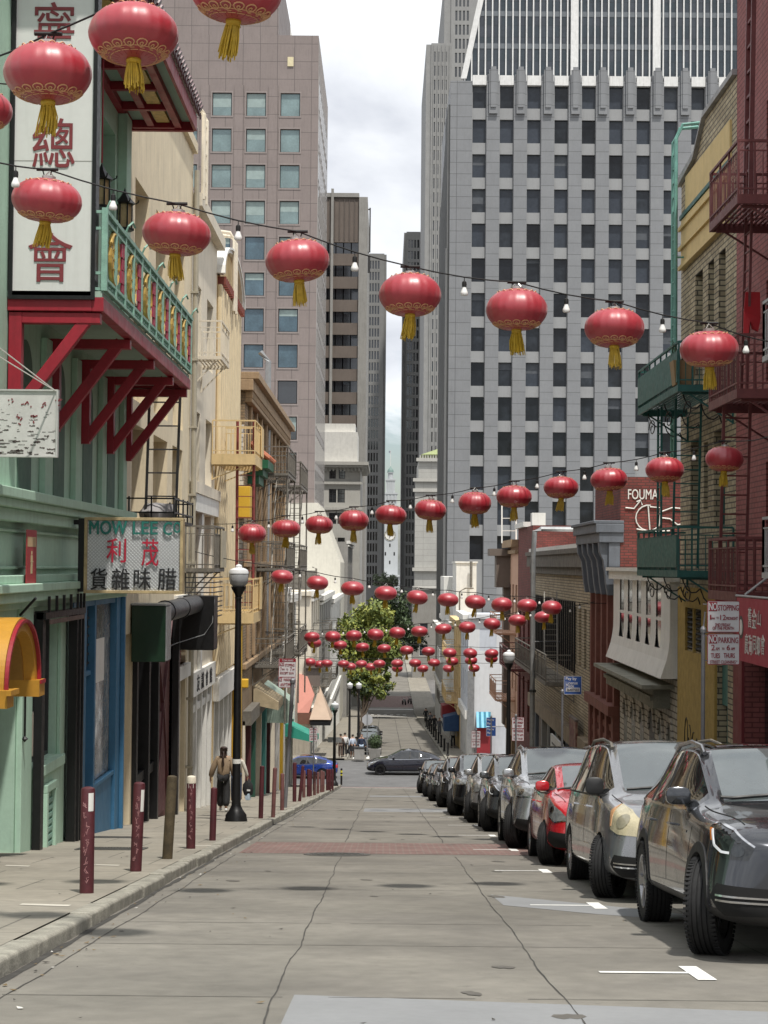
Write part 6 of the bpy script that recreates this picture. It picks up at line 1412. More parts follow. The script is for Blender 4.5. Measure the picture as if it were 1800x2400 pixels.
def car(name, label, cat, typ, pt, X, Yf, scale=(1, 1, 1), rim='five', rails=None, lamp='sharp', grille='plain', steer=-24, place=None, group=None, mirror=None, detail=2, plate=False, star=False, sunroof=True, cladding=None):
    D = CARS[typ]; L_, W_, H_ = D['L'] * scale[0], D['W'] * scale[1], D['H'] * scale[2]
    fx_ = L_ / 2 - D['fo'] * scale[0]; rx_ = fx_ - D['wb'] * scale[0]; r = D['r'] * (scale[2] * .5 + .5); trim = D['trim'] if cladding is None else cladding
    root = thing(name, label, cat, (0, 0, 0), group=group)
    # control cage
    V = []; F = []; MI = []
    st = D['st']; NS = len(st)
    for (x, zb, wb, w_, zm, zs, ws, zt, wt, zc) in st:
        xl = D['L'] / 2 - x
        half = [(wb, zb), (w_, zb + .16), (w_, zm), (ws, zs), (wt, zt), (wt - .09, zt + (zc - zt) * .55)]
        V += [(xl, -a, b) for a, b in half] + [(xl, 0, zc)] + [(xl, a, b) for a, b in reversed(half)]
    n = 13
    for s in range(NS - 1):
        for k in range(n):
            k2 = (k + 1) % n; F.append((s * n + k, s * n + k2, (s + 1) * n + k2, (s + 1) * n + k)); mi = 0
            if k in (3, 8) and D['gl'][0] <= s < D['gl'][1]: mi = 2
            if k in (5, 6) and s == D['cow']: mi = 1
            if k in (5, 6) and s == D['rr']: mi = 3
            if k in (0, 11, 12) and trim: mi = 4
            if k == 12: mi = 4
            MI.append(mi)
    for s in (0, NS - 1):
        b = s * n
        for i in range(5): F.append((b + 12 - i, b + 11 - i, b + i + 1, b + i)); MI.append(0)
        F.append((b + 5, b + 6, b + 7)); MI.append(0)
    me = bpy.data.meshes.new('cage'); me.from_pydata(V, [], F); 
    slots = [pt, M_wind, M_sideg, M_sideg, M_plas, M_liner]
    for m in slots: me.materials.append(m)
    me.polygons.foreach_set('material_index', MI)
    o = bpy.data.objects.new('cage', me); C.objects.link(o)
    bm = bmesh.new(); bm.from_mesh(me); bmesh.ops.recalc_face_normals(bm, faces=bm.faces)
    cl = bm.edges.layers.float.get('crease_edge') or bm.edges.layers.float.new('crease_edge')
    cv = bm.verts.layers.float.get('crease_vert') or bm.verts.layers.float.new('crease_vert')
    bm.verts.ensure_lookup_table()
    for s_ in (4, 5):
        for k_ in (5, 7): bm.verts[s_ * n + k_][cv] = .62
    for k_ in (3, 4, 8, 9): bm.verts[8 * n + k_][cv] = .5
    for k_ in (4, 8): bm.verts[5 * n + k_][cv] = .45
    for e in bm.edges:
        a, b = sorted(v.index for v in e.verts); ka, kb = a % n, b % n; sa, sb = a // n, b // n
        if ka == kb and ka in (3, 9) and 4 <= sa < 9: e[cl] = .8
        if ka == kb and ka in (4, 8) and 4 <= sa < 9: e[cl] = .75
        if ka == kb and ka in (4, 8, 3, 9) and sa < 4: e[cl] = .35
        if ka == kb and ka in (5, 7) and sa == 4: e[cl] = .9
        if sa == sb == 4 and ka in (5, 6) : e[cl] = .9
        if sa == sb == 5 and ka in (5, 6) : e[cl] = .85
        if ka == kb and ka in (1, 11): e[cl] = .4
    bm.to_mesh(me); bm.free()
    md = o.modifiers.new('s', 'SUBSURF'); md.levels = 3 if detail > 1 else 2; md.render_levels = md.levels
    me2 = evaluated(o); drop(o)
    xs = [v.co for v in me2.vertices]
    mxx = max(abs(v.x) for v in xs); mxy = max(abs(v.y) for v in xs); mxz = max(v.z for v in xs)
    for v in me2.vertices: v.co = Vector((v.co.x / mxx * L_ / 2, v.co.y / mxy * W_ / 2, v.co.z / mxz * H_))
    bv = BVHTree.FromPolygons([v.co.copy() for v in me2.vertices], [tuple(p.vertices) for p in me2.polygons])
    ob = bpy.data.objects.new('b', me2); C.objects.link(ob)
    g = MB(); ra = r + (.055 if typ == 'suv' else .04)
    for x in (fx_, rx_):
        for sy in (-1, 1):
            g.lathe([(ra, sy * W_ / 2 * .60), (ra, sy * W_ / 2 * 1.2)], (x, 0, r), 40, axis='y')
    cu = g.build('cut', M_liner)
    cu.data.materials.clear()
    for m in slots: cu.data.materials.append(m)
    cu.data.polygons.foreach_set('material_index', [5] * len(cu.data.polygons))
    md = ob.modifiers.new('b', 'BOOLEAN'); md.object = cu; md.operation = 'DIFFERENCE'; md.solver = 'EXACT'
    me3 = evaluated(ob); drop(ob); drop(cu)
    # split by material into parts
    def take(sel, nm, mt, off=0.0):
        idx = {}; vv = []; ff = []
        for p in me3.polygons:
            if not sel(p): continue
            q = []
            for vi in p.vertices:
                if vi not in idx: idx[vi] = len(vv); vv.append(me3.vertices[vi].co.copy())
                q.append(idx[vi])
            ff.append(q)
        if not ff: return None
        m = bpy.data.meshes.new(nm); m.from_pydata([tuple(v) for v in vv], [], ff); m.materials.append(mt)
        m.polygons.foreach_set('use_smooth', [True] * len(ff))
        try: m.set_sharp_from_angle(angle=math.radians(50))
        except Exception: pass
        m.update(); o = bpy.data.objects.new(nm, m); C.objects.link(o); o.parent = root; return o
    body = take(lambda p: p.material_index == 0, 'body', pt)
    take(lambda p: p.material_index == 1, 'windscreen', M_wind)
    for sy in (-1, 1): take(lambda p: p.material_index == 2 and p.center.y * sy > 0, 'side_window', M_sideg)
    take(lambda p: p.material_index == 3, 'rear_window', M_sideg)
    take(lambda p: p.material_index == 4, 'sill_trim', M_plas)
    take(lambda p: p.material_index == 5, 'wheel_arch', M_liner)
    # surface patches conforming to the body
    def hit(s, z, phi):
        f = Vector((math.cos(phi), math.sin(phi), 0)); e = Vector((-math.sin(phi), math.cos(phi), 0)); up = Vector((0, 0, 1))
        ox = Vector(((L_ / 2 - 1.25) if .05 < abs(phi) < 1.2 else -(L_ / 2 - 1.25) if abs(phi) > 1.9 else 0, 0, 0))
        h = bv.ray_cast(ox + f * 6 + e * s + up * z, -f)
        return h if h[0] is None or h[1].dot(f) > 0 else (h[0], -h[1], h[2], h[3])
    def patch(polys, phi, nm, mt, off=.006, skirt=.03, parent=None, sub=3):
        mb = MB()
        for pts in polys if isinstance(polys[0][0], (tuple, list)) else [polys]:
            bm = bmesh.new(); vs = [bm.verts.new((p[0], p[1], 0)) for p in pts]; bm.faces.new(vs)
            bmesh.ops.triangulate(bm, faces=bm.faces[:])
            for _ in range(sub): bmesh.ops.subdivide_edges(bm, edges=[e for e in bm.edges if e.calc_length() > .045], cuts=1, use_grid_fill=True); bmesh.ops.triangulate(bm, faces=[f for f in bm.faces if len(f.verts) > 4])
            i0 = len(mb.v); ok = {}; bm.verts.ensure_lookup_table(); bm.verts.index_update()
            for v in bm.verts:
                h = hit(v.co.x, v.co.y, phi)
                if h[0] is None: ok[v.index] = None; mb.v.append(Vector((0, 0, 0))); continue
                ok[v.index] = (h[0] + h[1] * off, h[0] - h[1] * skirt); mb.v.append(ok[v.index][0])
            for f in bm.faces:
                if any(ok[v.index] is None for v in f.verts): continue
                mb.f.append(tuple(i0 + v.index for v in f.verts)); mb.m.append(0)
            for e in bm.edges:
                if len(e.link_faces) == 1:
                    a, b = e.verts
                    if ok[a.index] is None or ok[b.index] is None: continue
                    mb.quad(ok[a.index][0], ok[b.index][0], ok[b.index][1], ok[a.index][1])
            bm.free()
        if not mb.f: return None
        return mb.build(nm, mt, parent or root, local=True, smooth=True)
    def line(pts, phi, nm, mt, wd=.012, off=.003, parent=None):
        polys = []
        for a, b in zip(pts[:-1], pts[1:]):
            A, B = Vector(a), Vector(b); d = (B - A).normalized(); q = Vector((-d.y, d.x)) * wd / 2
            polys.append([tuple(A - q), tuple(B - q), tuple(B + q), tuple(A + q)])
        return patch(polys, phi, nm, mt, off, .01, parent)
    k = W_ / 2; hz = H_ / D['H']
    zn = D['st'][2][5] * hz                                # hood edge height near the lamps
    mir = lambda pts: [(-a, b) for a, b in pts]
    for sg in (-1, 1):
        ph = sg * .62
        T_ = (lambda pts: pts) if sg > 0 else mir
        if lamp == 'sharp':
            P_ = [(-.14, zn - .23), (.07, zn - .22), (.25, zn - .12), (.32, zn + .0), (.22, zn + .02), (.02, zn - .03), (-.18, zn - .14)]
        elif lamp == 'tall':
            P_ = [(-.36, zn - .25), (.10, zn - .22), (.29, zn - .17), (.35, zn + .02), (.27, zn + .09), (.05, zn + .03), (-.22, zn - .11)]
        elif lamp == 'swept':
            P_ = [(-.26, zn - .22), (.0, zn - .26), (.2, zn - .18), (.36, zn + .04), (.46, zn + .12), (.2, zn + .02), (-.1, zn - .1)]
        else:
            P_ = [(-.26, zn - .17), (.20, zn - .17), (.34, zn - .06), (.28, zn + .01), (-.2, zn - .05)]
        hl = patch(T_(P_), ph, 'headlight', M_hlo if lamp == 'tall' else M_hl if lamp == 'sharp' else M_hls, .006)
        cx_ = sum(p[0] for p in P_) / len(P_); cz_ = sum(p[1] for p in P_) / len(P_)
        if hl:
            if lamp == 'sharp':
                line(T_([(.27, zn - .02), (.20, zn - .13), (.09, zn - .175), (.01, zn - .18)]), ph, 'light_guide', M_led, .018, .012, hl)
                patch(T_([(.26, zn - .10), (.315, zn - .01), (.285, zn - .01), (.235, zn - .10)]), ph, 'indicator', M_amb, .012, .01, hl)
                patch(T_([(-.06 + .055 * math.cos(t * .5236), zn - .165 + .042 * math.sin(t * .5236)) for t in range(12)]), ph, 'lens', mat('dark_lamp_lens', (.05, .055, .06), .06, .4, var=.3, vs=20), .011, .01, hl)
                line(T_([(-.18, zn - .135), (.02, zn - .02), (.22, zn + .03), (.33, zn + .01)]), ph, 'chrome_edge', M_chrome, .013, .010, hl)
            elif lamp == 'tall':
                for (a, b, rr_) in ((-.20, zn - .185, .055), (.06, zn - .09, .09)):
                    patch(T_([(a + rr_ * math.cos(t * .5236), b + rr_ * .8 * math.sin(t * .5236)) for t in range(12)]), ph, 'lens', mat('yellowed_lens', (.27, .25, .18), .15, .1, var=.2), .012, .01, hl)
                patch(T_([(.29, zn - .15), (.345, zn + .01), (.28, zn + .085), (.27, zn - .14)]), ph, 'indicator', mat('faded_amber_lens', (.50, .27, .13), .3), .012, .01, hl)
            else:
                patch(T_([(cx_ + .07 * math.cos(t * .5236), cz_ + .045 * math.sin(t * .5236)) for t in range(12)]), ph, 'lens', M_chrome, .012, .01, hl)
                line(T_([P_[0], P_[1], P_[2]]), ph, 'chrome_edge', M_chrome, .014, .010, hl)
        # lower intake and fog lamp
        zi = .34 * hz + (.10 if star else .02)
        patch(T_([(-.36, zi - .09), (.06, zi - .09), (.20, zi + .04), (.12, zi + .14), (-.36, zi + .10)]), ph, 'side_intake', M_liner, .005)
        if star or typ == 'van': 
            for dz_ in (.0, .035): line(T_([(-.28, zi + dz_), (.12, zi + dz_ + .02)]), ph, 'intake_bar', M_chrome, .014, .012)
    wg = .36 if grille != 'wide' else .52
    gz0, gz1 = (.50 * hz, zn - .10) if grille != 'low' else (.30 * hz, .50 * hz)
    gr_ = patch([(-wg, gz1), (-wg * .86, gz0), (wg * .86, gz0), (wg, gz1)], 0, 'grille', M_plas, .006)
    if gr_:
        for i in range(3 if grille != 'low' else 1): zz = gz0 + (gz1 - gz0) * (i + .6) / 3.2; line([(-wg * .88, zz), (wg * .88, zz)], 0, 'grille_bar', M_chrome if grille != 'dark' else M_dgrey, .02, .016, gr_)
    patch([(-.45, .24 * hz), (.45, .24 * hz), (.42, .40 * hz), (-.42, .40 * hz)], 0, 'lower_grille', M_plas, .005)
    if star:
        h = hit(0, (gz0 + gz1) / 2, 0)
        if h[0]:
            p = h[0] + Vector((.03, 0, 0)); g = MB(); g.tube([p + Vector((0, .10 * math.cos(t * PI / 12), .10 * math.sin(t * PI / 12))) for t in range(25)], .011, 6, cap=False)
            for t in (PI / 2, PI / 2 + 2.094, PI / 2 + 4.189): g.bar(p, p + Vector((0, .10 * math.cos(t), .10 * math.sin(t))), .016)
            g.build('emblem', M_chrome, root, local=True)
        patch([(-.55, .20 * hz), (.55, .20 * hz), (.5, .29 * hz), (-.5, .29 * hz)], 0, 'skid_plate', M_rim, .012)
    if plate:
        h = hit(0, .52 * hz, 0)
        if h[0]: g = MB(); p = h[0] + Vector((.02, 0, 0)); g.box(p.x, p.x + .012, -.155, .155, p.z - .08, p.z + .08); q = g.build('number_plate', M_wht, root, local=True); g = MB(); [g.box(p.x + .0125, p.x + .015, -.12 + i * .04, -.095 + i * .04, p.z - .04, p.z + .03) for i in range(7)]; g.build('lettering', M_slate, q, local=True)
    # doors, handles, mirrors
    S_ = D['st']
    zb_ = .30 * hz; zs_ = S_[5][5] * hz
    xd = [fx_ - .42 * scale[0], fx_ - 1.42 * scale[0], rx_ + .25 * scale[0]]
    for sg in (-1, 1):
        ph = sg * PI / 2; sx_ = lambda x: -sg * x
        line([(sx_(xd[0] + .02), zb_), (sx_(xd[0]), zs_ - .04)], ph, 'door_seam', M_liner, .012, .0015)
        line([(sx_(xd[1]), zb_), (sx_(xd[1] - .03), zs_ - .02)], ph, 'door_seam', M_liner, .012, .0015)
        line([(sx_(xd[2] + .12), zb_ + .22), (sx_(xd[2] - .02), zs_ - .02)], ph, 'door_seam', M_liner, .012, .0015)
        line([(sx_(xd[0]), zb_ - .02), (sx_(xd[2] + .12), zb_)], ph, 'door_seam', M_liner, .012, .0015)
        for i_, xp in enumerate((D['L'] / 2 - S_[6][0] - .12, D['L'] / 2 - S_[7][0] - .08)):
            line([(sx_(xp * scale[0] + .05), zs_ + .02), (sx_(xp * scale[0] - .02), (S_[6][7] - .02) * hz)], ph, 'window_pillar', M_plas, .075, .006)
        pv = []
        for (i_, dz_) in ((4, .03), (5, .0), (6, -.0), (7, -.005), (8, -.01)): pv.append((sx_((D['L'] / 2 - S_[i_][0] - .04) * scale[0]), (S_[i_][5] + dz_ - .0) * hz))
        line(pv, ph, 'window_trim', M_chrome if typ == 'suv' or typ == 'sedan' else M_plas, .02, .006)
        for xh in (xd[1] + .16, xd[2] + .22):
            h = hit(sx_(xh), zs_ - .13, ph)
            if h[0]: g = MB(); p = h[0] + h[1] * .028; g.bar(p + Vector((.09, 0, 0)), p - Vector((.09, 0, 0)), .028, .02); g.bar(p + Vector((.085, 0, 0)), p + Vector((.085, 0, 0)) - h[1] * .04, .02); g.bar(p - Vector((.085, 0, 0)), p - Vector((.085, 0, 0)) - h[1] * .04, .02); g.build('door_handle', pt if typ != 'van' else M_chrome, root, local=True, bevel=.004)
        xm = (D['L'] / 2 - S_[4][0]) * scale[0] - .34
        h = hit(sx_(xm), zs_ + .05, ph)
        if h[0]:
            p = h[0] + Vector((.0, sg * .085, .06)); g = MB()
            g.lathe([(0, -.09), (.6, -.075), (.92, -.03), (1, .02), (.95, .05), (.7, .06), (0, .06)], n=18, axis='y')
            sq = lambda a: math.copysign(abs(a) ** .62, a)
            for v in g.v: v.x, v.y, v.z = p.x + v.y * 1.0, p.y + sq(v.x) * .105, p.z + sq(v.z) * (.075 if typ != 'van' else .10)
            mr_ = g.build('mirror', mirror or pt, root, smooth=True, local=True)
            g = MB(); g.bar(h[0] - Vector((0, sg * .03, 0)), p - Vector((0, sg * .06, .07)), .07, .04); g.build('mirror_arm', M_plas, mr_, local=True)
            g = MB(); g.box(p.x - .068, p.x - .06, p.y - .085, p.y + .085, p.z - .055, p.z + .055); g.build('mirror_glass', M_sideg, mr_, local=True)
        if rails:
            g = MB(); pts = []
            for i_ in (5, 6, 7, 8):
                xx = (D['L'] / 2 - S_[i_][0]) * scale[0]; yy = sg * (S_[i_][8] - .05) * scale[1]
                h = bv.ray_cast(Vector((xx - (.1 if i_ == 5 else 0), yy, 5)), Vector((0, 0, -1)))
                if h[0]: pts.append(h[0] + Vector((0, 0, .055)))
            if len(pts) > 2:
                g.tube([pts[0] + Vector((.12, 0, -.06))] + pts + [pts[-1] + Vector((-.12, 0, -.06))], .02, 8)
                for q in (pts[0], pts[-1]): g.bar(q, q - Vector((0, 0, .08)), .05, .03)
                g.build('roof_rail', rails, root, smooth=True, local=True)
        line([(sx_(fx_ - .6), zs_ - .17), (sx_(rx_ - .3), zs_ - .10)], ph, 'body_crease', pt, .02, .006)
        if typ in ('van',): line([(sx_(fx_ - .55), .52), (sx_(rx_ + .5), .52)], ph, 'rub_strip', pt, .05, .012)
    # bonnet line, wipers, sunroof
    for sg in (-1, 1):
        g = MB(); pts = []
        for i in range(9):
            xx = (D['L'] / 2 - (.32 + (S_[4][0] - .36) * i / 8)) * scale[0]; yy = sg * (S_[3][8] + .055 - .10 * (8 - i) / 8) * scale[1]
            h = bv.ray_cast(Vector((xx, yy, 5)), Vector((0, 0, -1)))
            if h[0]: pts.append(h[0] + Vector((0, 0, .0005)))
        if len(pts) > 3: g.tube(pts, .006, 4); g.build('bonnet_seam', M_liner, root, local=True)
    g = MB()
    for (x0_, y0_, x1_, y1_) in ((.03, -.62, .02, .02), (.0, .06, -.06, .60)):
        q = []
        for t in range(7):
            xx = (D['L'] / 2 - S_[4][0]) * scale[0] - .06 + (x0_ + (x1_ - x0_) * t / 6) - .05 * t / 6; yy = y0_ + (y1_ - y0_) * t / 6
            h = bv.ray_cast(Vector((xx, yy, 5)), Vector((0, 0, -1)))
            if h[0]: q.append(h[0] + h[1] * .014)
        if len(q) > 2: g.tube(q, .013, 5)
    if g.v: g.build('wiper', M_plas, root, local=True)
    if sunroof:
        mb = MB(); nx, ny = 6, 6; x_a = (D['L'] / 2 - S_[5][0] - .14) * scale[0]; x_b = (D['L'] / 2 - S_[7][0] + .2) * scale[0]; yw = (S_[6][8] - .14)
        gr2 = []
        for i in range(nx + 1):
            row = []
            for j in range(ny + 1):
                h = bv.ray_cast(Vector((x_a + (x_b - x_a) * i / nx, -yw + 2 * yw * j / ny, 5)), Vector((0, 0, -1))); row.append(h[0] + Vector((0, 0, .006)) if h[0] else Vector((x_a, 0, H_)))
            gr2.append(row)
        for i in range(nx):
            for j in range(ny): mb.quad(gr2[i][j], gr2[i + 1][j], gr2[i + 1][j + 1], gr2[i][j + 1])
        mb.build('sunroof', M_sideg, root, smooth=True, local=True)
    # rear lamps
    for sg in (-1, 1):
        ph = sg * (PI - .5); zt_ = S_[9][5] * hz
        q = [(-.3, zt_ - .24), (.22, zt_ - .22), (.28, zt_ - .05), (-.2, zt_ - .04)]
        patch(mir(q) if sg > 0 else q, ph, 'tail_light', M_redl, .006)
    # wheels
    ty, ri = wheel_meshes(r, rim)
    for x, fr in ((fx_, 1), (rx_, 0)):
        for sg in (-1, 1):
            wo = bpy.data.objects.new('wheel', ty); C.objects.link(wo); wo.parent = root; wo.location = (x, sg * (W_ / 2 - .118), r)
            wo.rotation_euler = (0, 0, (math.radians(steer) if fr else 0) + (PI if sg < 0 else 0)); wo.name = 'wheel'
            rm = bpy.data.objects.new('rim', ri); C.objects.link(rm); rm.parent = wo
            if typ == 'suv' and trim:
                g = MB(); ps = [(x + (ra + .02) * math.cos(t), r + (ra + .02) * math.sin(t)) for t in [PI * j / 16 for j in range(17)]]
                polys = []
                for (a, b), (c, d) in zip(ps[:-1], ps[1:]):
                    ux, uz = (a - x) / (ra + .02), (b - r) / (ra + .02); vx, vz = (c - x) / (ra + .02), (d - r) / (ra + .02)
                    polys.append([(-sg * (a + ux * .05), b + uz * .05), (-sg * (c + vx * .05), d + vz * .05), (-sg * (c - vx * .03), d - vz * .03), (-sg * (a - ux * .03), b - uz * .03)])
                patch(polys, sg * PI / 2, 'arch_trim', M_plas, .008, .03, sub=1)
    if place is not None:
        root.location, root.rotation_euler = place
    else:
        s_, c_ = math.sin(math.atan(SL)), math.cos(math.atan(SL))
        Rm = Matrix(((0, 1, 0), (-c_, 0, s_), (s_, 0, c_)))
        Yc = Yf + fx_ * c_
        root.rotation_euler = Rm.to_euler(); root.location = (X + W_ / 2, Yc, gz(Yc) + .002)
    return root
GP = 'cars parked nose uphill along the right kerb'
car('parked_suv', 'shiny dark grey SUV nearest the camera with chrome star badge and slim headlights', 'SUV', 'suv', paint('graphite_paint', (.042, .045, .052), .7, .22), 2.42, 13.6, (1, 1, 1), 'five', M_rim, 'sharp', 'wide', star=True, group=GP)
car('parked_minivan', 'scuffed grey minivan with yellowed headlights behind the nearest dark SUV', 'minivan', 'van', paint('dusty_grey_blue_paint', (.21, .215, .225), .5, .3), 2.36, 19.3, (1, 1, 1), 'ten', M_rail, 'tall', 'low', mirror=M_plas, group=GP, sunroof=False)
car('parked_hatchback', 'bright red small hatchback parked behind the grey minivan', 'hatchback', 'hatch', paint('bright_red_paint', (.46, .012, .02), .15, .25), 2.32, 25.5, (1, 1, 1), 'five', None, 'swept', 'low', group=GP, sunroof=False)
car('parked_suv', 'silver grey SUV with roof rails parked behind the red hatchback', 'SUV', 'suv', paint('silver_grey_paint', (.36, .37, .38), .7, .25), 2.2, 30.5, (1.05, 1.04, 1.08), 'five', M_rim, 'box', 'wide', group=GP)
car('parked_crossover', 'dark grey crossover with dark grille behind the silver grey SUV', 'crossover', 'suv', paint('slate_grey_paint', (.10, .105, .11), .6, .25), 2.2, 38.0, (.97, .98, 1.0), 'ten', M_rail, 'sharp', 'dark', group=GP, detail=1)
car('parked_crossover', 'pale silver crossover with thin roof rails, sixth in the parked row', 'crossover', 'suv', paint('pale_silver_paint', (.33, .33, .33), .6, .25), 2.12, 43.4, (.98, .98, 1.03), 'five', M_rail, 'swept', 'wide', group=GP, detail=1)
car('parked_suv', 'black SUV with a white front number plate in the middle of the parked row', 'SUV', 'suv', paint('black_paint', (.010, .010, .011), .4, .2), 1.9, 49.2, (1.06, 1.05, 1.06), 'six', None, 'box', 'wide', plate=True, group=GP, detail=1)
car('parked_suv', 'charcoal SUV with roof rails just behind the black SUV with the white plate', 'SUV', 'suv', paint('charcoal_paint', (.028, .028, .031), .5, .25), 1.86, 58.3, (1, 1, 1.02), 'six', M_rail, 'sharp', 'dark', group=GP, detail=1)
car('parked_sedan', 'dark grey car with pale windscreen, third from the far end of the parked row', 'car', 'sedan', paint('dark_grey_paint', (.04, .042, .046), .5, .25), 1.8, 67.5, (1, 1, .92), 'five', None, 'box', 'low', group=GP, detail=1)
car('parked_sedan', 'black low car, second from the far end of the parked row', 'car', 'sedan', MATS['black_paint'], 1.78, 76.0, (1, 1, .92), 'five', None, 'swept', 'low', group=GP, detail=1)
car('parked_suv', 'black SUV last in the parked row beside the crossing', 'SUV', 'suv', MATS['black_paint'], 1.72, 85.0, (1, 1, .98), 'six', None, 'sharp', 'wide', group=GP, detail=1)
# cars on the cross street, seen from the side, and beyond it
zc_ = gz(112.5) + .005
px_ = at(858, 1800, 112.5).x
car('crossing_car', 'dark navy hatchback saloon driving left across the junction', 'car', 'sedan', paint('navy_black_paint', (.007, .008, .018), .2, .2), 0, 0, (1, 1, 1), 'six', None, 'swept', 'low', 0, place=((px_ + 2.42, 112.5, zc_), (0, 0, PI)), detail=2)
px_ = at(792, 1800, 110).x
car('crossing_car', 'bright blue saloon seen from behind at the left of the junction', 'car', 'sedan', paint('bright_blue_paint', (.015, .05, .28), .4, .22), 0, 0, (.98, .95, .88), 'five', None, 'box', 'low', 0, place=((px_ - 2.3, 110, gz(110) + .005), (0, 0, PI)), detail=1)
GD = 'cars parked beyond the junction under the street tree'
for i, (yy, lab, typ, pm) in enumerate(((131, 'dark SUV parked first beyond the junction under the street tree', 'suv', 'black_paint'), (138.5, 'dark grey SUV parked second beyond the junction under the street tree', 'suv', 'dark_grey_paint'), (146, 'black car parked third beyond the junction under the street tree', 'sedan', 'black_paint'))):
    a = math.atan(.06); s_, c_ = math.sin(a), math.cos(a); Rm = Matrix(((0, 1, 0), (-c_, 0, s_), (s_, 0, c_)))
    car('parked_car', lab, 'car', typ, MATS[pm], 0, 0, (1, 1, 1), 'five', None, 'box', 'wide', 0, place=((-1.15, yy, gz(yy) + .005), Rm.to_euler()), group=GD, detail=1)
# ================================================================ red lanterns on strings
M_nylon = mat('red_lantern_nylon', (.36, .013, .027), .42, var=.10, vs=3.5, spec=.75, ior=1.62, sheen=.18)
M_ltrim = mat('gold_lantern_pattern', (.62, .33, .17), .5, .0, var=.15, vs=30)
M_tass = mat('golden_tassel', (.56, .37, .03), .6, var=.25, vs=20)
M_lcap = mat('clear_lantern_collar', (.45, .44, .42), .3, .4, var=.2)
LR, LH = .32, .205
def lantern_meshes(hi):
    n = 80 if hi else 40; gores = 20
    sc_ = lambda t, z: 1 - .02 * (1 - abs(math.cos(gores * t / 2)) ** .6) * math.sqrt(max(0, 1 - (z / LH) ** 2))
    N = 18 if hi else 10
    prof = []
    for i in range(N + 1):
        a = -PI / 2 + .30 + (PI - .60) * i / N; ca = math.cos(a); prof.append((LR * ca ** .86, LH * math.sin(a) * 1.03))
    g = MB(); g.lathe(prof, n=n, cap=True, scal=sc_); out = [('shade', g.build('shade', M_nylon, smooth=True))]
    def surf(z, extra=.003):
        a = math.asin(max(-1, min(1, z / LH / 1.03))); return LR * max(0.0, math.cos(a)) ** .86 * 1.0 + extra
    g = MB()
    if hi:                                              # gold lattice of clouds round the lower and upper rim
        for k in range(16):
            t0 = 2 * PI * k / 16
            for (dz, rr) in ((-.158, .030),):
                pts = []
                for j in range(13):
                    b = 2 * PI * j / 12; z = dz + rr * .62 * math.sin(b); t = t0 + math.cos(b) * rr * 1.15 / .22; r_ = surf(z); pts.append((r_ * math.cos(t), r_ * math.sin(t), z))
                g.tube(pts, .0055, 4, cap=False)
                pts = []
                for j in range(9):
                    b = 2 * PI * j / 8; z = dz - .006 + rr * .25 * math.sin(b); t = t0 + math.cos(b) * rr * .4 / .24; r_ = surf(z); pts.append((r_ * math.cos(t), r_ * math.sin(t), z))
                g.tube(pts, .005, 4, cap=False)
            for z in (-.172, -.181, -.189): 
                r_ = surf(z); q = [(r_ * math.cos(t0 + s * .055), r_ * math.sin(t0 + s * .055), z) for s in range(7 if z != -.181 else 4)]; g.tube(q, .0042, 4)
            z = .172; r_ = surf(z); g.tube([(r_ * math.cos(t0 + s * .05), r_ * math.sin(t0 + s * .05), z + .01 * math.sin(s * .9)) for s in range(8)], .005, 4)
    else:
        for z in (-.178,): r_ = surf(z); g.tube([(r_ * math.cos(t * PI / 12), r_ * math.sin(t * PI / 12), z + (.008 if t % 2 else 0)) for t in range(25)], .006, 4, cap=False)
    out.append(('gold_trim', g.build('gold_trim', M_ltrim)))
    if hi:
        g = MB()
        for k in range(gores):
            t = 2 * PI * (k + .5) / gores; g.tube([(pr[0] * .972 * math.cos(t), pr[0] * .972 * math.sin(t), pr[1]) for pr in prof], .0022, 4)
        out.append(('rib', g.build('rib', mat('dark_red_seam', (.24, .010, .022), .6, var=0))))
    g = MB(); g.lathe([(.062, .19), (.062, .235), (.056, .235), (.056, .19)], n=20, cap=False)
    for t in range(3): g.tube([(.05 * math.cos(t * 2.1), .05 * math.sin(t * 2.1), .235), (0, 0, .285)], .004, 4)
    out.append(('top_collar', g.build('top_collar', M_lcap)))
    rr = random.Random(3); g = MB(); g.lathe([(.05, -.19), (.055, -.215), (.05, -.23), (.054, -.245)], n=16)
    ns = 60 if hi else 22
    for i in range(ns):
        t = 2 * PI * i / ns + rr.uniform(-.05, .05); l = rr.uniform(.17, .23); r0 = rr.uniform(.025, .05); r1 = r0 * rr.uniform(1.15, 1.7); dr = .02
        g.tube([(r0 * math.cos(t), r0 * math.sin(t), -.235), (r1 * .9 * math.cos(t) + dr * .4, r1 * .9 * math.sin(t), -.235 - l * .5), (r1 * math.cos(t) + dr, r1 * math.sin(t) - .01, -.235 - l)], .0048 if hi else .0085, 4)
    out.append(('tassel', g.build('tassel', M_tass)))
    res = [(nm, o.data) for nm, o in out]
    for nm, o in out: drop(o)
    return res
LM = {True: lantern_meshes(True), False: lantern_meshes(False)}
rl = random.Random(21)
def lantern(p, label, group, hi):
    s = rl.uniform(.97, 1.03)
    t = thing('red_lantern', label, 'lantern', p, rl.uniform(0, 6.28), group)
    t.rotation_euler = (rl.uniform(-.09, .09), rl.uniform(-.09, .09), rl.uniform(-3, 3)); t.scale = (s, s * rl.uniform(.97, 1.03), s * rl.uniform(.93, 1.05))
    for nm, d in LM[hi]:
        o = bpy.data.objects.new(nm, d); C.objects.link(o); o.parent = t
    return t
ORD = ['first', 'second', 'third', 'fourth', 'fifth', 'sixth', 'seventh', 'eighth', 'ninth', 'tenth', 'eleventh', 'twelfth']
M_wire = mat('black_cable', (.006, .006, .006), .7, var=0)
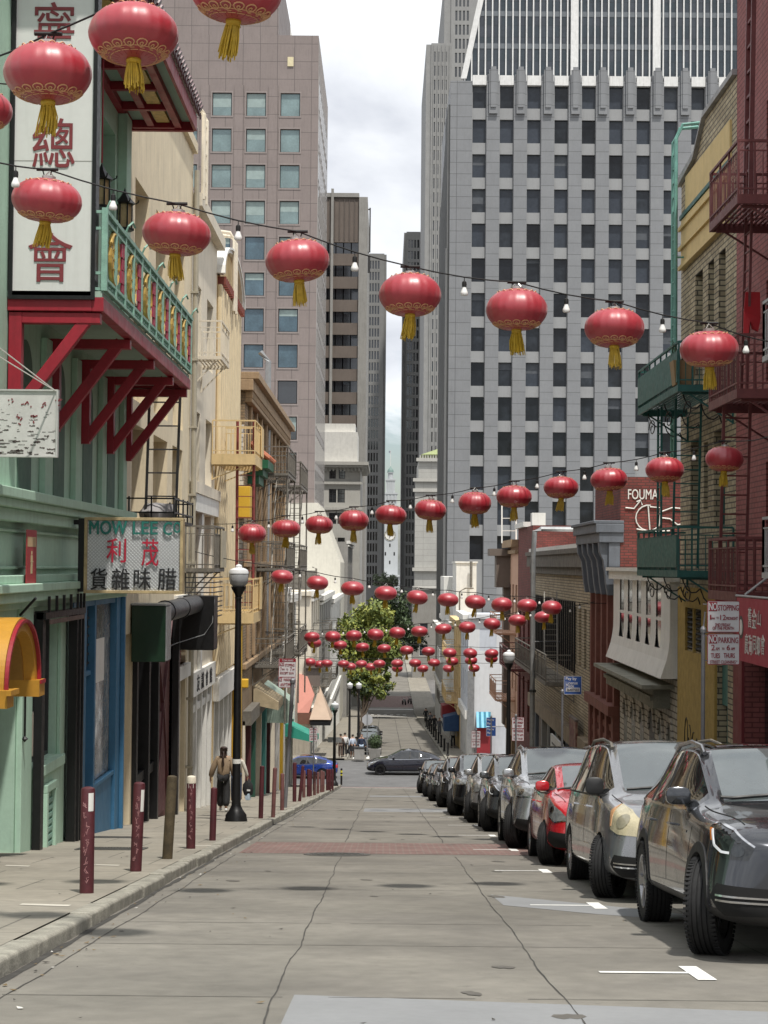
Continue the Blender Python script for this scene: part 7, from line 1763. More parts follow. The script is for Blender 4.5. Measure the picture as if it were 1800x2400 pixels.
M_bulb = mat('white_bulb_glass', (.78, .78, .76), .15, var=0)
gb_ = MB(); gb_.lathe([(0, -.115), (.026, -.112), (.032, -.10), (.03, -.085), (.018, -.055), (.014, -.04)], n=12); _b = gb_.build('bulb', M_bulb, smooth=True); BULB = _b.data; drop(_b)
gb_ = MB(); gb_.lathe([(.003, .045), (.004, .012), (.018, .0), (.02, -.02), (.018, -.042)], n=10); _b = gb_.build('socket', M_wire, smooth=True); SOCK = _b.data; drop(_b)
def string(desc, lab, pts, w0, w1, hi, ends=True, bulbs=True, over=None):
    n = len(pts); P_ = []
    for i, (px, py) in enumerate(pts):
        f = (px - pts[0][0]) / max(1, pts[-1][0] - pts[0][0]); Y = FPX * .64 / (w0 + (w1 - w0) * f); P_.append(at(px, py, Y))
    for i, p in enumerate(P_): lantern(p, f'{ORD[i]} red lantern from the left on {desc}', 'lanterns on ' + desc, hi)
    W_ = [p + Vector((0, 0, .29)) for p in P_]
    def ext(a, b, X): d = a - b; return a + d * ((X - a.x) / d.x)
    A = over[0] if over and over[0] is not None else ext(W_[0], W_[1], XL); B = over[1] if over and over[1] is not None else ext(W_[-1], W_[-2], XR)
    Q = [A] + W_ + [B]
    fine = []
    for a, b in zip(Q[:-1], Q[1:]):
        for j in range(4):
            f = j / 4; q = a.lerp(b, f); q.z -= .022 * (a - b).length * math.sin(f * PI); fine.append(q)
    fine.append(B)
    S = thing('light_string', lab, 'light string', A)
    g = MB(); g.tube(fine, .008 if hi else .011, 5)
    for p in W_:
        if hi:
            for s in (-.05, .05): g.tube([p + Vector((s, 0, .012)), p + Vector((s * .6, 0, -.05))], .006, 4)
            g.tube([p - Vector((.1, 0, 0)), p + Vector((.1, 0, 0))], .016, 6)
    g.build('cable', M_wire, S)
    if bulbs:
        for a, b in zip(Q[:-1], Q[1:]):
            if (a - b).length > 2.6: continue
            q = a.lerp(b, .5); q.z -= .022 * (a - b).length + .05 + S.location.z; q.x -= S.location.x; q.y -= S.location.y
            o = bpy.data.objects.new('socket', SOCK); C.objects.link(o); o.parent = S; o.location = q; o.scale = (1.25,) * 3
            o2 = bpy.data.objects.new('bulb', BULB); C.objects.link(o2); o2.parent = o
string('the string cut by the top left edge', 'black cable of the lantern string rising out of the top left corner', [(112, 172), (313, 80), (553, -24)], 208, 216, True, bulbs=False, over=(at(-60, 150, 13.2), at(900, -220, 11.6)))
string('the short string at the left edge', 'short black cable at the left edge holding the half hidden lantern', [(-190, 300), (-42, 256)], 140, 146, True, bulbs=False, over=(None, at(140, 195, 17.2)))
string('the nearest full string', 'black cable with white bulbs spanning the street nearest the camera', [(110, 470), (414, 548), (697, 611), (961, 691), (1211, 726), (1440, 769), (1662, 818)], 163, 135, True, over=(at(-40, 372, 15.4), at(1830, 805, 20.6)))
string('the second full string rising to the right', 'black cable with white bulbs rising to the right across the towers', [(591, 1250), (670, 1239), (748, 1230), (829, 1220), (916, 1207), (1009, 1195), (1113, 1179), (1205, 1164), (1315, 1143), (1427, 1124), (1558, 1101), (1698, 1076)], 65, 94, True, over=(at(500, 1228, 41.5), at(1850, 1008, 25)))
string('the third string descending to the right', 'black cable with small bulbs descending to the right above the street tree', [(661, 1352), (744, 1366), (826, 1379), (904, 1390), (978, 1400), (1050, 1406), (1114, 1411), (1176, 1417), (1235, 1419), (1293, 1424)], 54, 48, False)
string('the fourth string in front of the tree crown', 'thin cable of the lantern string crossing in front of the tree crown', [(731, 1493), (780, 1492), (829, 1490), (880, 1487), (931, 1483), (983, 1480), (1039, 1474), (1095, 1470), (1153, 1462), (1213, 1454), (1274, 1446)], 38, 43.5, False)
string('the fifth string below the tree crown', 'thin cable of the lantern string below the middle of the tree crown', [(737, 1507), (797, 1512), (849, 1517), (900, 1520), (953, 1524), (1004, 1527), (1054, 1530), (1102, 1531), (1152, 1532)], 33, 33.5, False, bulbs=False)
string('the sixth string near the crossing', 'thin cable of the long low lantern string near the crossing', [(727, 1552), (766, 1555), (805, 1556), (847, 1556), (889, 1556), (931, 1555), (973, 1554), (1017, 1553), (1060, 1550), (1104, 1548), (1152, 1544)], 28.5, 30, False, bulbs=False)
string('the lowest and farthest string', 'thin cable of the lowest and farthest lantern string', [(749, 1557), (822, 1562), (869, 1563), (931, 1567), (991, 1567), (1051, 1567), (1111, 1566)], 27, 27.5, False, bulbs=False)

# ================================================================ bollards
M_boll = mat('maroon_bollard_paint', (.075, .013, .018), .55, var=.3, vs=4, fleck=.55)
M_boll2 = mat('faded_red_bollard_paint', (.15, .06, .056), .65, var=.3, vs=5, fleck=.35)
M_bolb = mat('rusted_brown_bollard', (.075, .055, .028), .8, var=.5, vs=7, fleck=.5)
GB = 'bollards along the left kerb'
def bollard(px, py, lab, mt, h=1.06, r=.07, tilt=0.0, cap=None, stick=None, scr=False, grp=GB):
    p = onwalk(px, py); T = thing('bollard', lab, 'bollard', p, group=grp); T.rotation_euler = (0, tilt, 0)
    g = MB(); g.lathe([(r, -.05), (r, h - .03), (r * .9, h - .008), (r * .5, h + .004), (0, h + .008)], n=22); g.build('post', mt, T, local=True, smooth=True)
    if cap: g = MB(); g.lathe([(r * 1.03, h - cap[0]), (r * 1.03, h - .03), (r * .92, h - .004), (r * .5, h + .01), (0, h + .014)], n=22, cap=False); g.build('cap_band', cap[1], T, local=True, smooth=True)
    if stick:
        g = MB(); n = 6
        for j in range(n):
            a0, a1 = stick[0] + stick[1] * j / n, stick[0] + stick[1] * (j + 1) / n; q = lambda a, z, rr: (rr * math.cos(a), rr * math.sin(a), z)
            R1_ = r * 1.02; g.hexa([q(a0, stick[2], R1_), q(a1, stick[2], R1_), q(a1, stick[2], r), q(a0, stick[2], r), q(a0, stick[3], R1_), q(a1, stick[3], R1_), q(a1, stick[3], r), q(a0, stick[3], r)])
        g.build('sticker', M_wht, T, local=True)
    if scr:
        g = MB(); rs = random.Random(int(px))
        for k in range(9):
            z = h - .18 - k * .09; a = -PI / 2 + rs.uniform(-.35, .25); pts = []
            for j in range(8): a2 = a + rs.uniform(-.3, .35); z2 = z + rs.uniform(-.045, .045); pts.append((r * 1.008 * math.cos(a2), r * 1.008 * math.sin(a2), z2))
            g.tube(pts, .0035, 4)
        g.build('scratched_scrawl', mat('pale_pink_scratch', (.34, .17, .17), .7, var=0), T, local=True)
    return T
bollard(203, 2093, 'nearest maroon bollard, scratched all over, with a black and white sticker', M_boll, 1.05, .071, stick=(-PI / 2 + .25, .8, .82, 1.0), scr=True)
bollard(318, 2042, 'second maroon bollard from the camera with a long white sticker', M_boll, 1.06, .070, .03, stick=(-PI / 2 + .5, .7, .72, .98), scr=True)
bollard(392, 2013, 'leaning rusty brown bollard, third from the camera', M_bolb, 1.12, .070, .05)
bollard(447, 1989, 'maroon bollard with a cream cap and white collar, fourth from the camera', M_boll, 1.09, .070, 0, cap=(.1, M_beige), stick=(0, 6.28, .92, .985), scr=True)
bollard(498, 1970, 'slim maroon bollard just before the black street lamp', M_boll, .88, .055, .02)
FAR = [(611, 1918, 'dark red bollard first beyond the black street lamp', M_boll, 1.22, .055, .02), (640, 1915, 'faded pink bollard with a dark scrawl beyond the street lamp', M_boll2, 1.18, .05, .03), (661, 1899, 'faded red bollard beside the leaning grey sign post', M_boll2, 1.0, .055, 0), (690, 1879, 'dark red bollard first beyond the leaning sign post', M_boll, 1.3, .065, 0), (702, 1878, 'dark red tilted bollard second beyond the leaning sign post', M_boll, 1.2, .055, .09), (712, 1869, 'pinkish bollard third beyond the leaning sign post', M_boll2, 1.0, .06, 0), (723, 1867, 'dark red bollard fourth beyond the leaning sign post', M_boll, 1.05, .07, 0), (728, 1866, 'dark red thin bollard fifth beyond the leaning sign post', M_boll, 1.0, .05, 0), (737, 1864, 'pinkish bollard sixth beyond the leaning sign post', M_boll2, .95, .06, 0), (745, 1860, 'pinkish bollard seventh beyond the leaning sign post', M_boll2, .9, .06, 0), (753, 1857, 'faded red bollard eighth beyond the leaning sign post', M_boll2, .95, .06, 0), (758, 1856, 'faded red thin bollard ninth beyond the leaning sign post', M_boll2, .9, .05, 0), (767, 1853, 'dark red bollard tenth beyond the leaning sign post', M_boll, 1.0, .065, 0), (773, 1852, 'dark red bollard just left of the farther lamp post', M_boll, 1.0, .06, 0), (779, 1850, 'dark red bollard touching the farther lamp post in view', M_boll, 1.0, .06, 0)]
for a in FAR: bollard(*a)
T = bollard(800, 1838, 'black post with a yellow reflective band at the kerb corner', M_black, .95, .06, grp=None)
g = MB(); g.lathe([(.064, .7), (.064, .82)], n=16, cap=False); g.lathe([(.064, .52), (.064, .6)], n=16, cap=False); g.build('reflective_band', mat('yellow_band', (.6, .55, .05), .5), T, local=True)

# ================================================================ street lamps
M_globe = mat('frosted_globe', (.36, .37, .385), .25, var=.1, vs=2, spec=.6)
M_globew = mat('white_globe_cap', (.74, .75, .76), .3, var=.06)
def lamp(p, lab, h, s=1.0, grp='black acorn street lamps'):
    T = thing('street_lamp', lab, 'street lamp', p, group=grp)
    g = MB(); g.lathe([(.25, -.05), (.25, .05), (.235, .08), (.235, .14), (.15, .26), (.12, .32), (.105, .36), (.105, .42)], n=28); g.build('base', M_black, T, local=True, smooth=True)
    g = MB(); g.lathe([(.098, .36), (.085, h * .45), (.066, h - .80), (.066, h - .78), (.085, h - .77), (.085, h - .74), (.066, h - .73), (.09, h - .66), (.15, h - .56), (.165, h - .53), (.165, h - .50)], n=24); g.build('pole', M_black, T, local=True, smooth=True)
    g = MB(); g.lathe([(.13, h - .50), (.19, h - .44), (.213, h - .36), (.217, h - .25), (.21, h - .215)], n=28); gl = g.build('globe', M_globe, T, local=True, smooth=True)
    g = MB(); g.lathe([(.222, h - .215), (.222, h - .19), (.20, h - .13), (.13, h - .095), (.07, h - .08), (.075, h - .05), (.05, h - .02), (.0, h)], n=28); g.build('finial', M_globew, gl, local=True, smooth=True)
    return T
T = lamp(onwalk(553, 1925), 'tall black street lamp with frosted globe, nearest on the left pavement', 5.70)
g = MB(); g.lathe([(.0985, 1.28), (.0985, 1.38)], n=20, cap=False); g.build('sticker', M_wht, T, local=True)
lamp(onwalk(783, 1842), 'black street lamp at the left corner of the crossing beside the last bollards', 4.75)
for px, lab in ((820, 'left of two white globed street lamps in front of the tree trunk'), (841, 'right of two white globed street lamps in front of the tree trunk')):
    p = at(px, 1600, 128); lamp(Vector((p.x, 128, gz(128) + KH)), lab, 5.2)
p = at(1195, 1600, 62); lamp(Vector((4.55, FPX * 4.55 / 290, gz(FPX * 4.55 / 290) + KH)), 'black street lamp on the right pavement behind the parked cars', 5.5)

# ================================================================ traffic and parking signs
M_sg = mat('sign_white', (.60, .58, .60), .45, var=.05); M_sr = mat('sign_dark_red', (.27, .008, .022), .45, var=.06); M_sb = mat('sign_blue', (.02, .07, .26), .45, var=.08); M_post = mat('grey_sign_post', (.20, .20, .215), .5, .4, var=.15, vs=5)
def post(T, X, Y, z0, z1, lean=0.0, r=.03):
    g = MB(); g.tube([(X - lean, Y, z0), (X, Y, z1)], r, 10); g.lathe([(r * 1.4, 0), (r * 1.5, .05), (r * .8, .09), (0, .1)], (X, Y, z1), 10); g.build('post', M_post, T)
def board(T, Y, px0, py0, px1, py1, face, edge=None, nm='board'):
    m = fac('F', Y); a, b = at(px0, py1, Y), at(px1, py0, Y); g = MB(); rr = .02
    pts = []
    for (cx_, cz_, t0) in ((a.x + rr, a.z + rr, PI), (b.x - rr, a.z + rr, 1.5 * PI), (b.x - rr, b.z - rr, 0), (a.x + rr, b.z - rr, .5 * PI)):
        pts += [m(cx_ + rr * math.cos(t0 + t * PI / 8), cz_ + rr * math.sin(t0 + t * PI / 8), 0) for t in range(5)]
    g.prism(pts, (0, .006, 0)); B = g.build(nm, face, T)
    if edge:
        g = MB(); q = [p + Vector((0, -.003, 0)) for p in pts + pts[:1]]
        for u, v in zip(q[:-1], q[1:]): g.bar(u, v, .009, .004, up=(0, 1, 0))
        g.build('border', edge, B)
    return B
def words_(B, Y, items, mt, bold=.02, d=-.004):
    g = MB(); m = fac('F', Y)
    for s, x0, x1, y0, y1 in items: a, b = at(x0, y1, Y), at(x1, y0, Y); letters(g, s, m, a.x, b.x, a.z, b.z, d, .003, bold)
    return g.build('lettering', mt, B)
def block(B, Y, x0, x1, y0, y1, mt): m = fac('F', Y); a, b = at(x0, y1, Y), at(x1, y0, Y); g = MB(); g.fbox(m, a.x, b.x, a.z, b.z, -.004, -.0005); return g.build('red_panel', mt, B)
Y = 25.2; X = at(1648, 1500, Y).x
T = thing('parking_sign', 'pair of NO STOPPING and NO PARKING street cleaning signs near the red banner', 'sign', (X, Y, gz(Y) + KH))
post(T, X, Y, gz(Y), at(1648, 1483, Y).z)
g = MB(); g.tube([(X, Y + .02, at(1648, 1483, Y).z), (X + .03, Y + .02, at(1652, 1450, Y).z + .1)], .012, 6)
for py in (1416, 1482, 1490, 1548): z = at(1655, py, Y).z; g.bar((X, Y + .02, z), (X + .45, Y + .02, z), .014)
g.build('bracket', M_post, T)
B = board(T, Y, 1658, 1409, 1733, 1481, M_sg, M_sr); block(B, Y, 1661, 1681, 1411, 1432, M_sr)
words_(B, Y, [('NO', 1662, 1680, 1413, 1430)], M_sg, .04, -.008)
words_(B, Y, [('STOPPING', 1683, 1731, 1418, 1431), ('1', 1664, 1667, 1441, 1452), ('PM', 1668, 1675, 1447, 1452), ('TO', 1679, 1684, 1446, 1450), ('12', 1688, 1701, 1441, 1453), ('MIDNIGHT', 1702, 1729, 1446, 1453), ('2ND FRIDAY', 1676, 1712, 1461, 1468), ('OF THE MONTH', 1670, 1720, 1469, 1476)], M_sr, .03)
B = board(T, Y, 1658, 1486, 1733, 1557, M_sg, M_sr); block(B, Y, 1661, 1681, 1488, 1508, M_sr)
words_(B, Y, [('NO', 1662, 1680, 1489, 1506)], M_sg, .04, -.008)
words_(B, Y, [('PARKING', 1684, 1730, 1494, 1507), ('2', 1667, 1675, 1511, 1524), ('AM', 1677, 1686, 1517, 1524), ('TO', 1692, 1698, 1518, 1523), ('6', 1703, 1711, 1512, 1524), ('AM', 1713, 1722, 1517, 1524), ('TUES', 1666, 1687, 1531, 1542), ('THURS', 1696, 1722, 1531, 1542), ('STREET CLEANING', 1664, 1724, 1548, 1555), ('*', 1725, 1728, 1548, 1551)], M_sr, .03)
# leaning post on the left with tow-away sign
p = onwalk(668, 1893); Y = p.y; X = at(686, 1610, Y).x
T = thing('parking_sign', 'tow away no stopping sign on a leaning grey post on the left pavement', 'sign', p)
g = MB(); zt_ = at(688, 1600, Y).z; g.tube([p - Vector((0, 0, .05)), (X, Y, zt_)], .055, 12); g.lathe([(.075, 0), (.08, .08), (.03, .14), (0, .15)], (X, Y, zt_), 10); g.build('post', M_post, T, smooth=True)
B = board(T, Y, 653, 1544, 694, 1611, M_sg, M_sr)
block(B, Y, 655, 693, 1545, 1551, M_sr); block(B, Y, 655, 666, 1551, 1561, M_sr); block(B, Y, 654, 661, 1588, 1597, M_sr)
words_(B, Y, [('TOW-AWAY', 661, 688, 1546, 1550), ('NO', 657, 665, 1552, 1560), ('NO', 655, 660, 1589, 1596)], M_sg, .03, -.008)
words_(B, Y, [('STOPPING', 668, 690, 1556, 1562), ('7', 657, 660, 1564, 1572), ('PM', 661, 667, 1567, 1571), ('TO', 671, 675, 1567, 1571), ('7', 680, 684, 1564, 1572), ('AM', 685, 690, 1567, 1571), ('EXCEPT SUN', 657, 688, 1575, 1580), ('PARKING', 665, 683, 1590, 1596), ('ANYTIME', 657, 683, 1601, 1608)], M_sr, .03)
block(B, Y, 655, 691, 1586.5, 1587.5, M_sr)
# Pay by License Plate
Y = 45.0; X = at(1318, 1620, Y).x
T = thing('pay_sign', 'blue Pay by License Plate sign numbered 36407003 on a grey post', 'sign', (X, Y, gz(Y) + KH)); post(T, X, Y, gz(Y), at(1318, 1624, Y).z)
B = board(T, Y, 1322, 1585, 1363, 1627, M_sb, M_sg); words_(B, Y, [('Pay by', 1326, 1351, 1587, 1596), ('License', 1326, 1354, 1597, 1604), ('Plate', 1326, 1345, 1604, 1611)], M_sg, .03)
m = fac('F', Y); a, b = at(1326, 1621, Y), at(1359, 1612, Y); g = MB(); g.fbox(m, a.x, b.x, a.z, b.z, -.004, -.0005); q = g.build('number_panel', M_sg, B); words_(q, Y, [('36407003', 1328, 1357, 1613.5, 1619.5)], M_bl, .03, -.008)
# mid right no stopping / no parking, blue pay boards, farther ones
Y = 59.0; X = at(1209, 1730, Y).x
T = thing('parking_sign', 'red and white no stopping sign beside the black lamp post on the right', 'sign', (X, Y, gz(Y) + KH)); post(T, X, Y, gz(Y), at(1209, 1680, Y).z)
B = board(T, Y, 1200, 1681, 1228, 1707, M_sg, M_sr); words_(B, Y, [('NO STOPPING', 1203, 1226, 1683, 1688), ('1PM TO 12MIDNIGHT', 1203, 1226, 1691, 1696), ('2ND FRIDAY', 1206, 1223, 1699, 1704)], M_sr, .03)
B = board(T, Y, 1200, 1708, 1228, 1736, M_sg, M_sr); words_(B, Y, [('NO PARKING', 1203, 1226, 1710, 1716), ('2AM TO 6AM', 1203, 1226, 1720, 1725), ('TUES THURS', 1203, 1225, 1729, 1733)], M_sr, .03)
Y = 74.0; X = at(1151, 1730, Y).x
T = thing('pay_sign', 'pair of small blue pay by plate boards on one post farther down on the right', 'sign', (X, Y, gz(Y) + KH)); post(T, X, Y, gz(Y), at(1151, 1682, Y).z)
for q0, q1 in ((1682, 1702), (1704, 1725)): B = board(T, Y, 1140, q0, 1162, q1, M_sb, M_sg); words_(B, Y, [('Pay by', 1142, 1158, q0 + 3, q0 + 8), ('Plate', 1142, 1153, q0 + 11, q0 + 16)], M_sg, .03)
Y = 86.0; X = at(1116, 1760, Y).x
T = thing('parking_sign', 'small red lettered no stopping sign in front of the red shop panel', 'sign', (X, Y, gz(Y) + KH)); post(T, X, Y, gz(Y), at(1116, 1712, Y).z)
for q0, q1 in ((1713, 1732), (1733, 1752)): B = board(T, Y, 1105, q0, 1126, q1, M_sg, M_sr); words_(B, Y, [('NO PARKING' if q0 > 1720 else 'NO STOPPING', 1107, 1124, q0 + 3, q0 + 7), ('2AM TO 6AM', 1108, 1123, q0 + 10, q0 + 14)], M_sr, .03)
p = onwalk(733, 1858); Y = p.y + 6; X = at(735, 1750, Y).x
T = thing('parking_sign', 'small white parking sign under the jade green awning on the left', 'sign', (X, Y, gz(Y) + KH)); post(T, X, Y, gz(Y), at(735, 1707, Y).z)
for q0, q1 in ((1706, 1721), (1722, 1737)): B = board(T, Y, 725, q0, 744, q1, M_sg, M_sr); words_(B, Y, [('NO STOPPING' if q0 < 1710 else 'NO PARKING', 727, 742, q0 + 2, q0 + 6), ('ANYTIME', 728, 741, q0 + 8, q0 + 12)], M_sr, .03)
Y = 99.6; a = at(784, 1735, Y)
T = thing('street_sign', 'blank grey back of a street sign fixed to the farther left lamp post', 'sign', a); g = MB(); b, c = at(768, 1740, Y), at(801, 1728, Y); g.box(b.x, c.x, Y - .02, Y, b.z, c.z); g.build('plate', M_galv, T); g = MB(); g.bar((a.x, Y, a.z), (a.x, Y + .4, a.z), .03); g.build('clamp', M_dgrey, T)
Y = 123.0; X = at(861, 1687, Y).x; zc = at(861, 1687, Y).z; zg = gz(Y) + KH
T = thing('stop_sign', 'bare grey back of an octagonal stop sign beyond the crossing', 'sign', (X, Y, zg)); g = MB(); g.prism([(X + .39 * math.cos(PI / 8 + t * PI / 4), Y, zc + .39 * math.sin(PI / 8 + t * PI / 4)) for t in range(8)], (0, .01, 0)); g.build('plate', mat('bare_sign_back', (.50, .51, .53), .45, .3, var=.08), T); g = MB(); g.tube([(X, Y - .03, zg), (X, Y - .03, zc + .5)], .035, 8); g.build('post', M_galv, T)

# ================================================================ trees
def tree(lab, base, ctr, rad, nleaf, mats, leaf, trunk_r=.18, seed=1, limbs=7, flat=1.0):
    rt = random.Random(seed); T = thing('street_tree', lab, 'tree', base)
    g = MB(); mid = base.lerp(ctr, .55) + Vector((rt.uniform(-.2, .2), 0, 0))
    g.tube([base, base.lerp(mid, .5) + Vector((.15, 0, 0)), mid, ctr + Vector((0, 0, rad.z * .4))], trunk_r, 8, r1=trunk_r * .35)
    for i in range(limbs):
        t = 2 * PI * i / limbs; e = ctr + Vector((math.cos(t) * rad.x * .75, math.sin(t) * rad.y * .75, rad.z * rt.uniform(-.3, .6))); s = base.lerp(mid, rt.uniform(.55, 1.0))
        g.tube([s, s.lerp(e, .5) + Vector((0, 0, .5)), e], trunk_r * .5, 6, r1=trunk_r * .12)
    g.build('trunk', mat('tree_bark', (.10, .075, .055), .9, var=.4, vs=5), T)
    clumps = []
    for i in range(46):
        while True:
            q = Vector((rt.uniform(-1, 1), rt.uniform(-1, 1), rt.uniform(-1, 1)))
            if .3 < q.length < 1.0: break
        if q.z < 0: q *= Vector((1, 1, 1)).length * .55 + .02
        clumps.append((ctr + Vector((q.x * rad.x, q.y * rad.y, q.z * rad.z)), rt.uniform(.25, .48) * min(rad.x, rad.z), rt.randrange(len(mats))))
    g = MB()
    for i in range(nleaf):
        c, r_, mi = clumps[rt.randrange(len(clumps))]; g.k = mi if rt.random() < .75 else rt.randrange(len(mats))
        d = Vector((rt.gauss(0, 1), rt.gauss(0, 1), rt.gauss(0, .8))).normalized() * r_ * rt.uniform(.45, 1.05); p = c + d
        a = Vector((rt.gauss(0, 1), rt.gauss(0, 1), rt.gauss(0, 1))).normalized(); b = a.cross(d.normalized() + Vector((.01, 0, 0))).normalized(); a = (a + d.normalized() * .2).normalized(); s = leaf * rt.uniform(.6, 1.3)
        g.quad(p - a * s, p + b * s * .5, p + a * s, p - b * s * .5)
    g.build('crown', mats, T, recalc=False)
L1, L2, L3 = mat('leaf_yellow_green', (.27, .29, .055), .6, var=.3), mat('leaf_mid_green', (.14, .18, .04), .6, var=.3), mat('leaf_dark_green', (.05, .08, .028), .6, var=.3)
b0 = at(848, 1740, 148); bb = Vector((b0.x - .2, 148, gz(148) + KH))
tree('leafy yellow green street tree behind the lanterns beyond the crossing', bb, at(868, 1495, 148), Vector((2.75, 2.6, 2.9)), 10500, [L1, L2, L2], .19, .2, 4)
b1 = at(832, 1740, 140); tree('small low street tree with leaning trunk beside the parked dark SUV', Vector((b1.x, 140, gz(140) + KH)), at(868, 1598, 143), Vector((1.8, 1.8, 1.35)), 5500, [L2, L1, L3], .15, .14, 9)
b2 = at(880, 1660, 226); tree('dark green tree rising behind the yellow green street tree', Vector((-2.9, 226, gz(226) + KH)), at(915, 1465, 226), Vector((3.7, 3.4, 5.2)), 12000, [L3, L3, mat('leaf_blackish_green', (.016, .028, .014), .6, var=.3)], .24, .28, 14)
b3 = at(905, 1420, 560)
tree('distant pale tree in front of the clock tower base', Vector((b3.x, 560, gz(560))), at(905, 1362, 560), Vector((4.5, 3, 2.6)), 2500, [mat('leaf_pale_grey_green', (.13, .16, .10), .7)], .4, .3, 22)
S = thing('shrub_planter', 'grey planter box with a dark shrub at the far corner of the crossing', 'planter', onwalk(878, 1778)); q = onwalk(878, 1778)
g = MB(); g.hexa([q + Vector(v) for v in ((-.35, -.3, 0), (.35, -.3, 0), (.35, .3, 0), (-.35, .3, 0), (-.45, -.4, .7), (.45, -.4, .7), (.45, .4, .7), (-.45, .4, .7))]); g.build('box', M_conc, S)
g = MB(); rt = random.Random(2)
for i in range(700):
    d = Vector((rt.gauss(0, 1), rt.gauss(0, 1), rt.gauss(0, 1))).normalized(); p_ = q + Vector((0, 0, 1.15)) + Vector((d.x * .5, d.y * .45, d.z * .6)) * rt.uniform(.5, 1); a = Vector((rt.gauss(0, 1), rt.gauss(0, 1), rt.gauss(0, 1))).normalized() * .08; b_ = a.cross(d) * .6; g.quad(p_ - a, p_ + b_, p_ + a, p_ - b_)
g.build('foliage', L3, S, recalc=False)
q = onwalk(842, 1780); S = thing('litter_bin', 'square grey litter bin between the people at the far left corner', 'bin', q); g = MB(); g.box(q.x - .35, q.x + .35, q.y - .3, q.y + .3, q.z, q.z + .78); g.build('body', M_conc, S, bevel=.03); g = MB(); g.box(q.x - .38, q.x + .38, q.y - .33, q.y + .33, q.z + .785, q.z + .86); g.build('rim', M_dgrey, S)

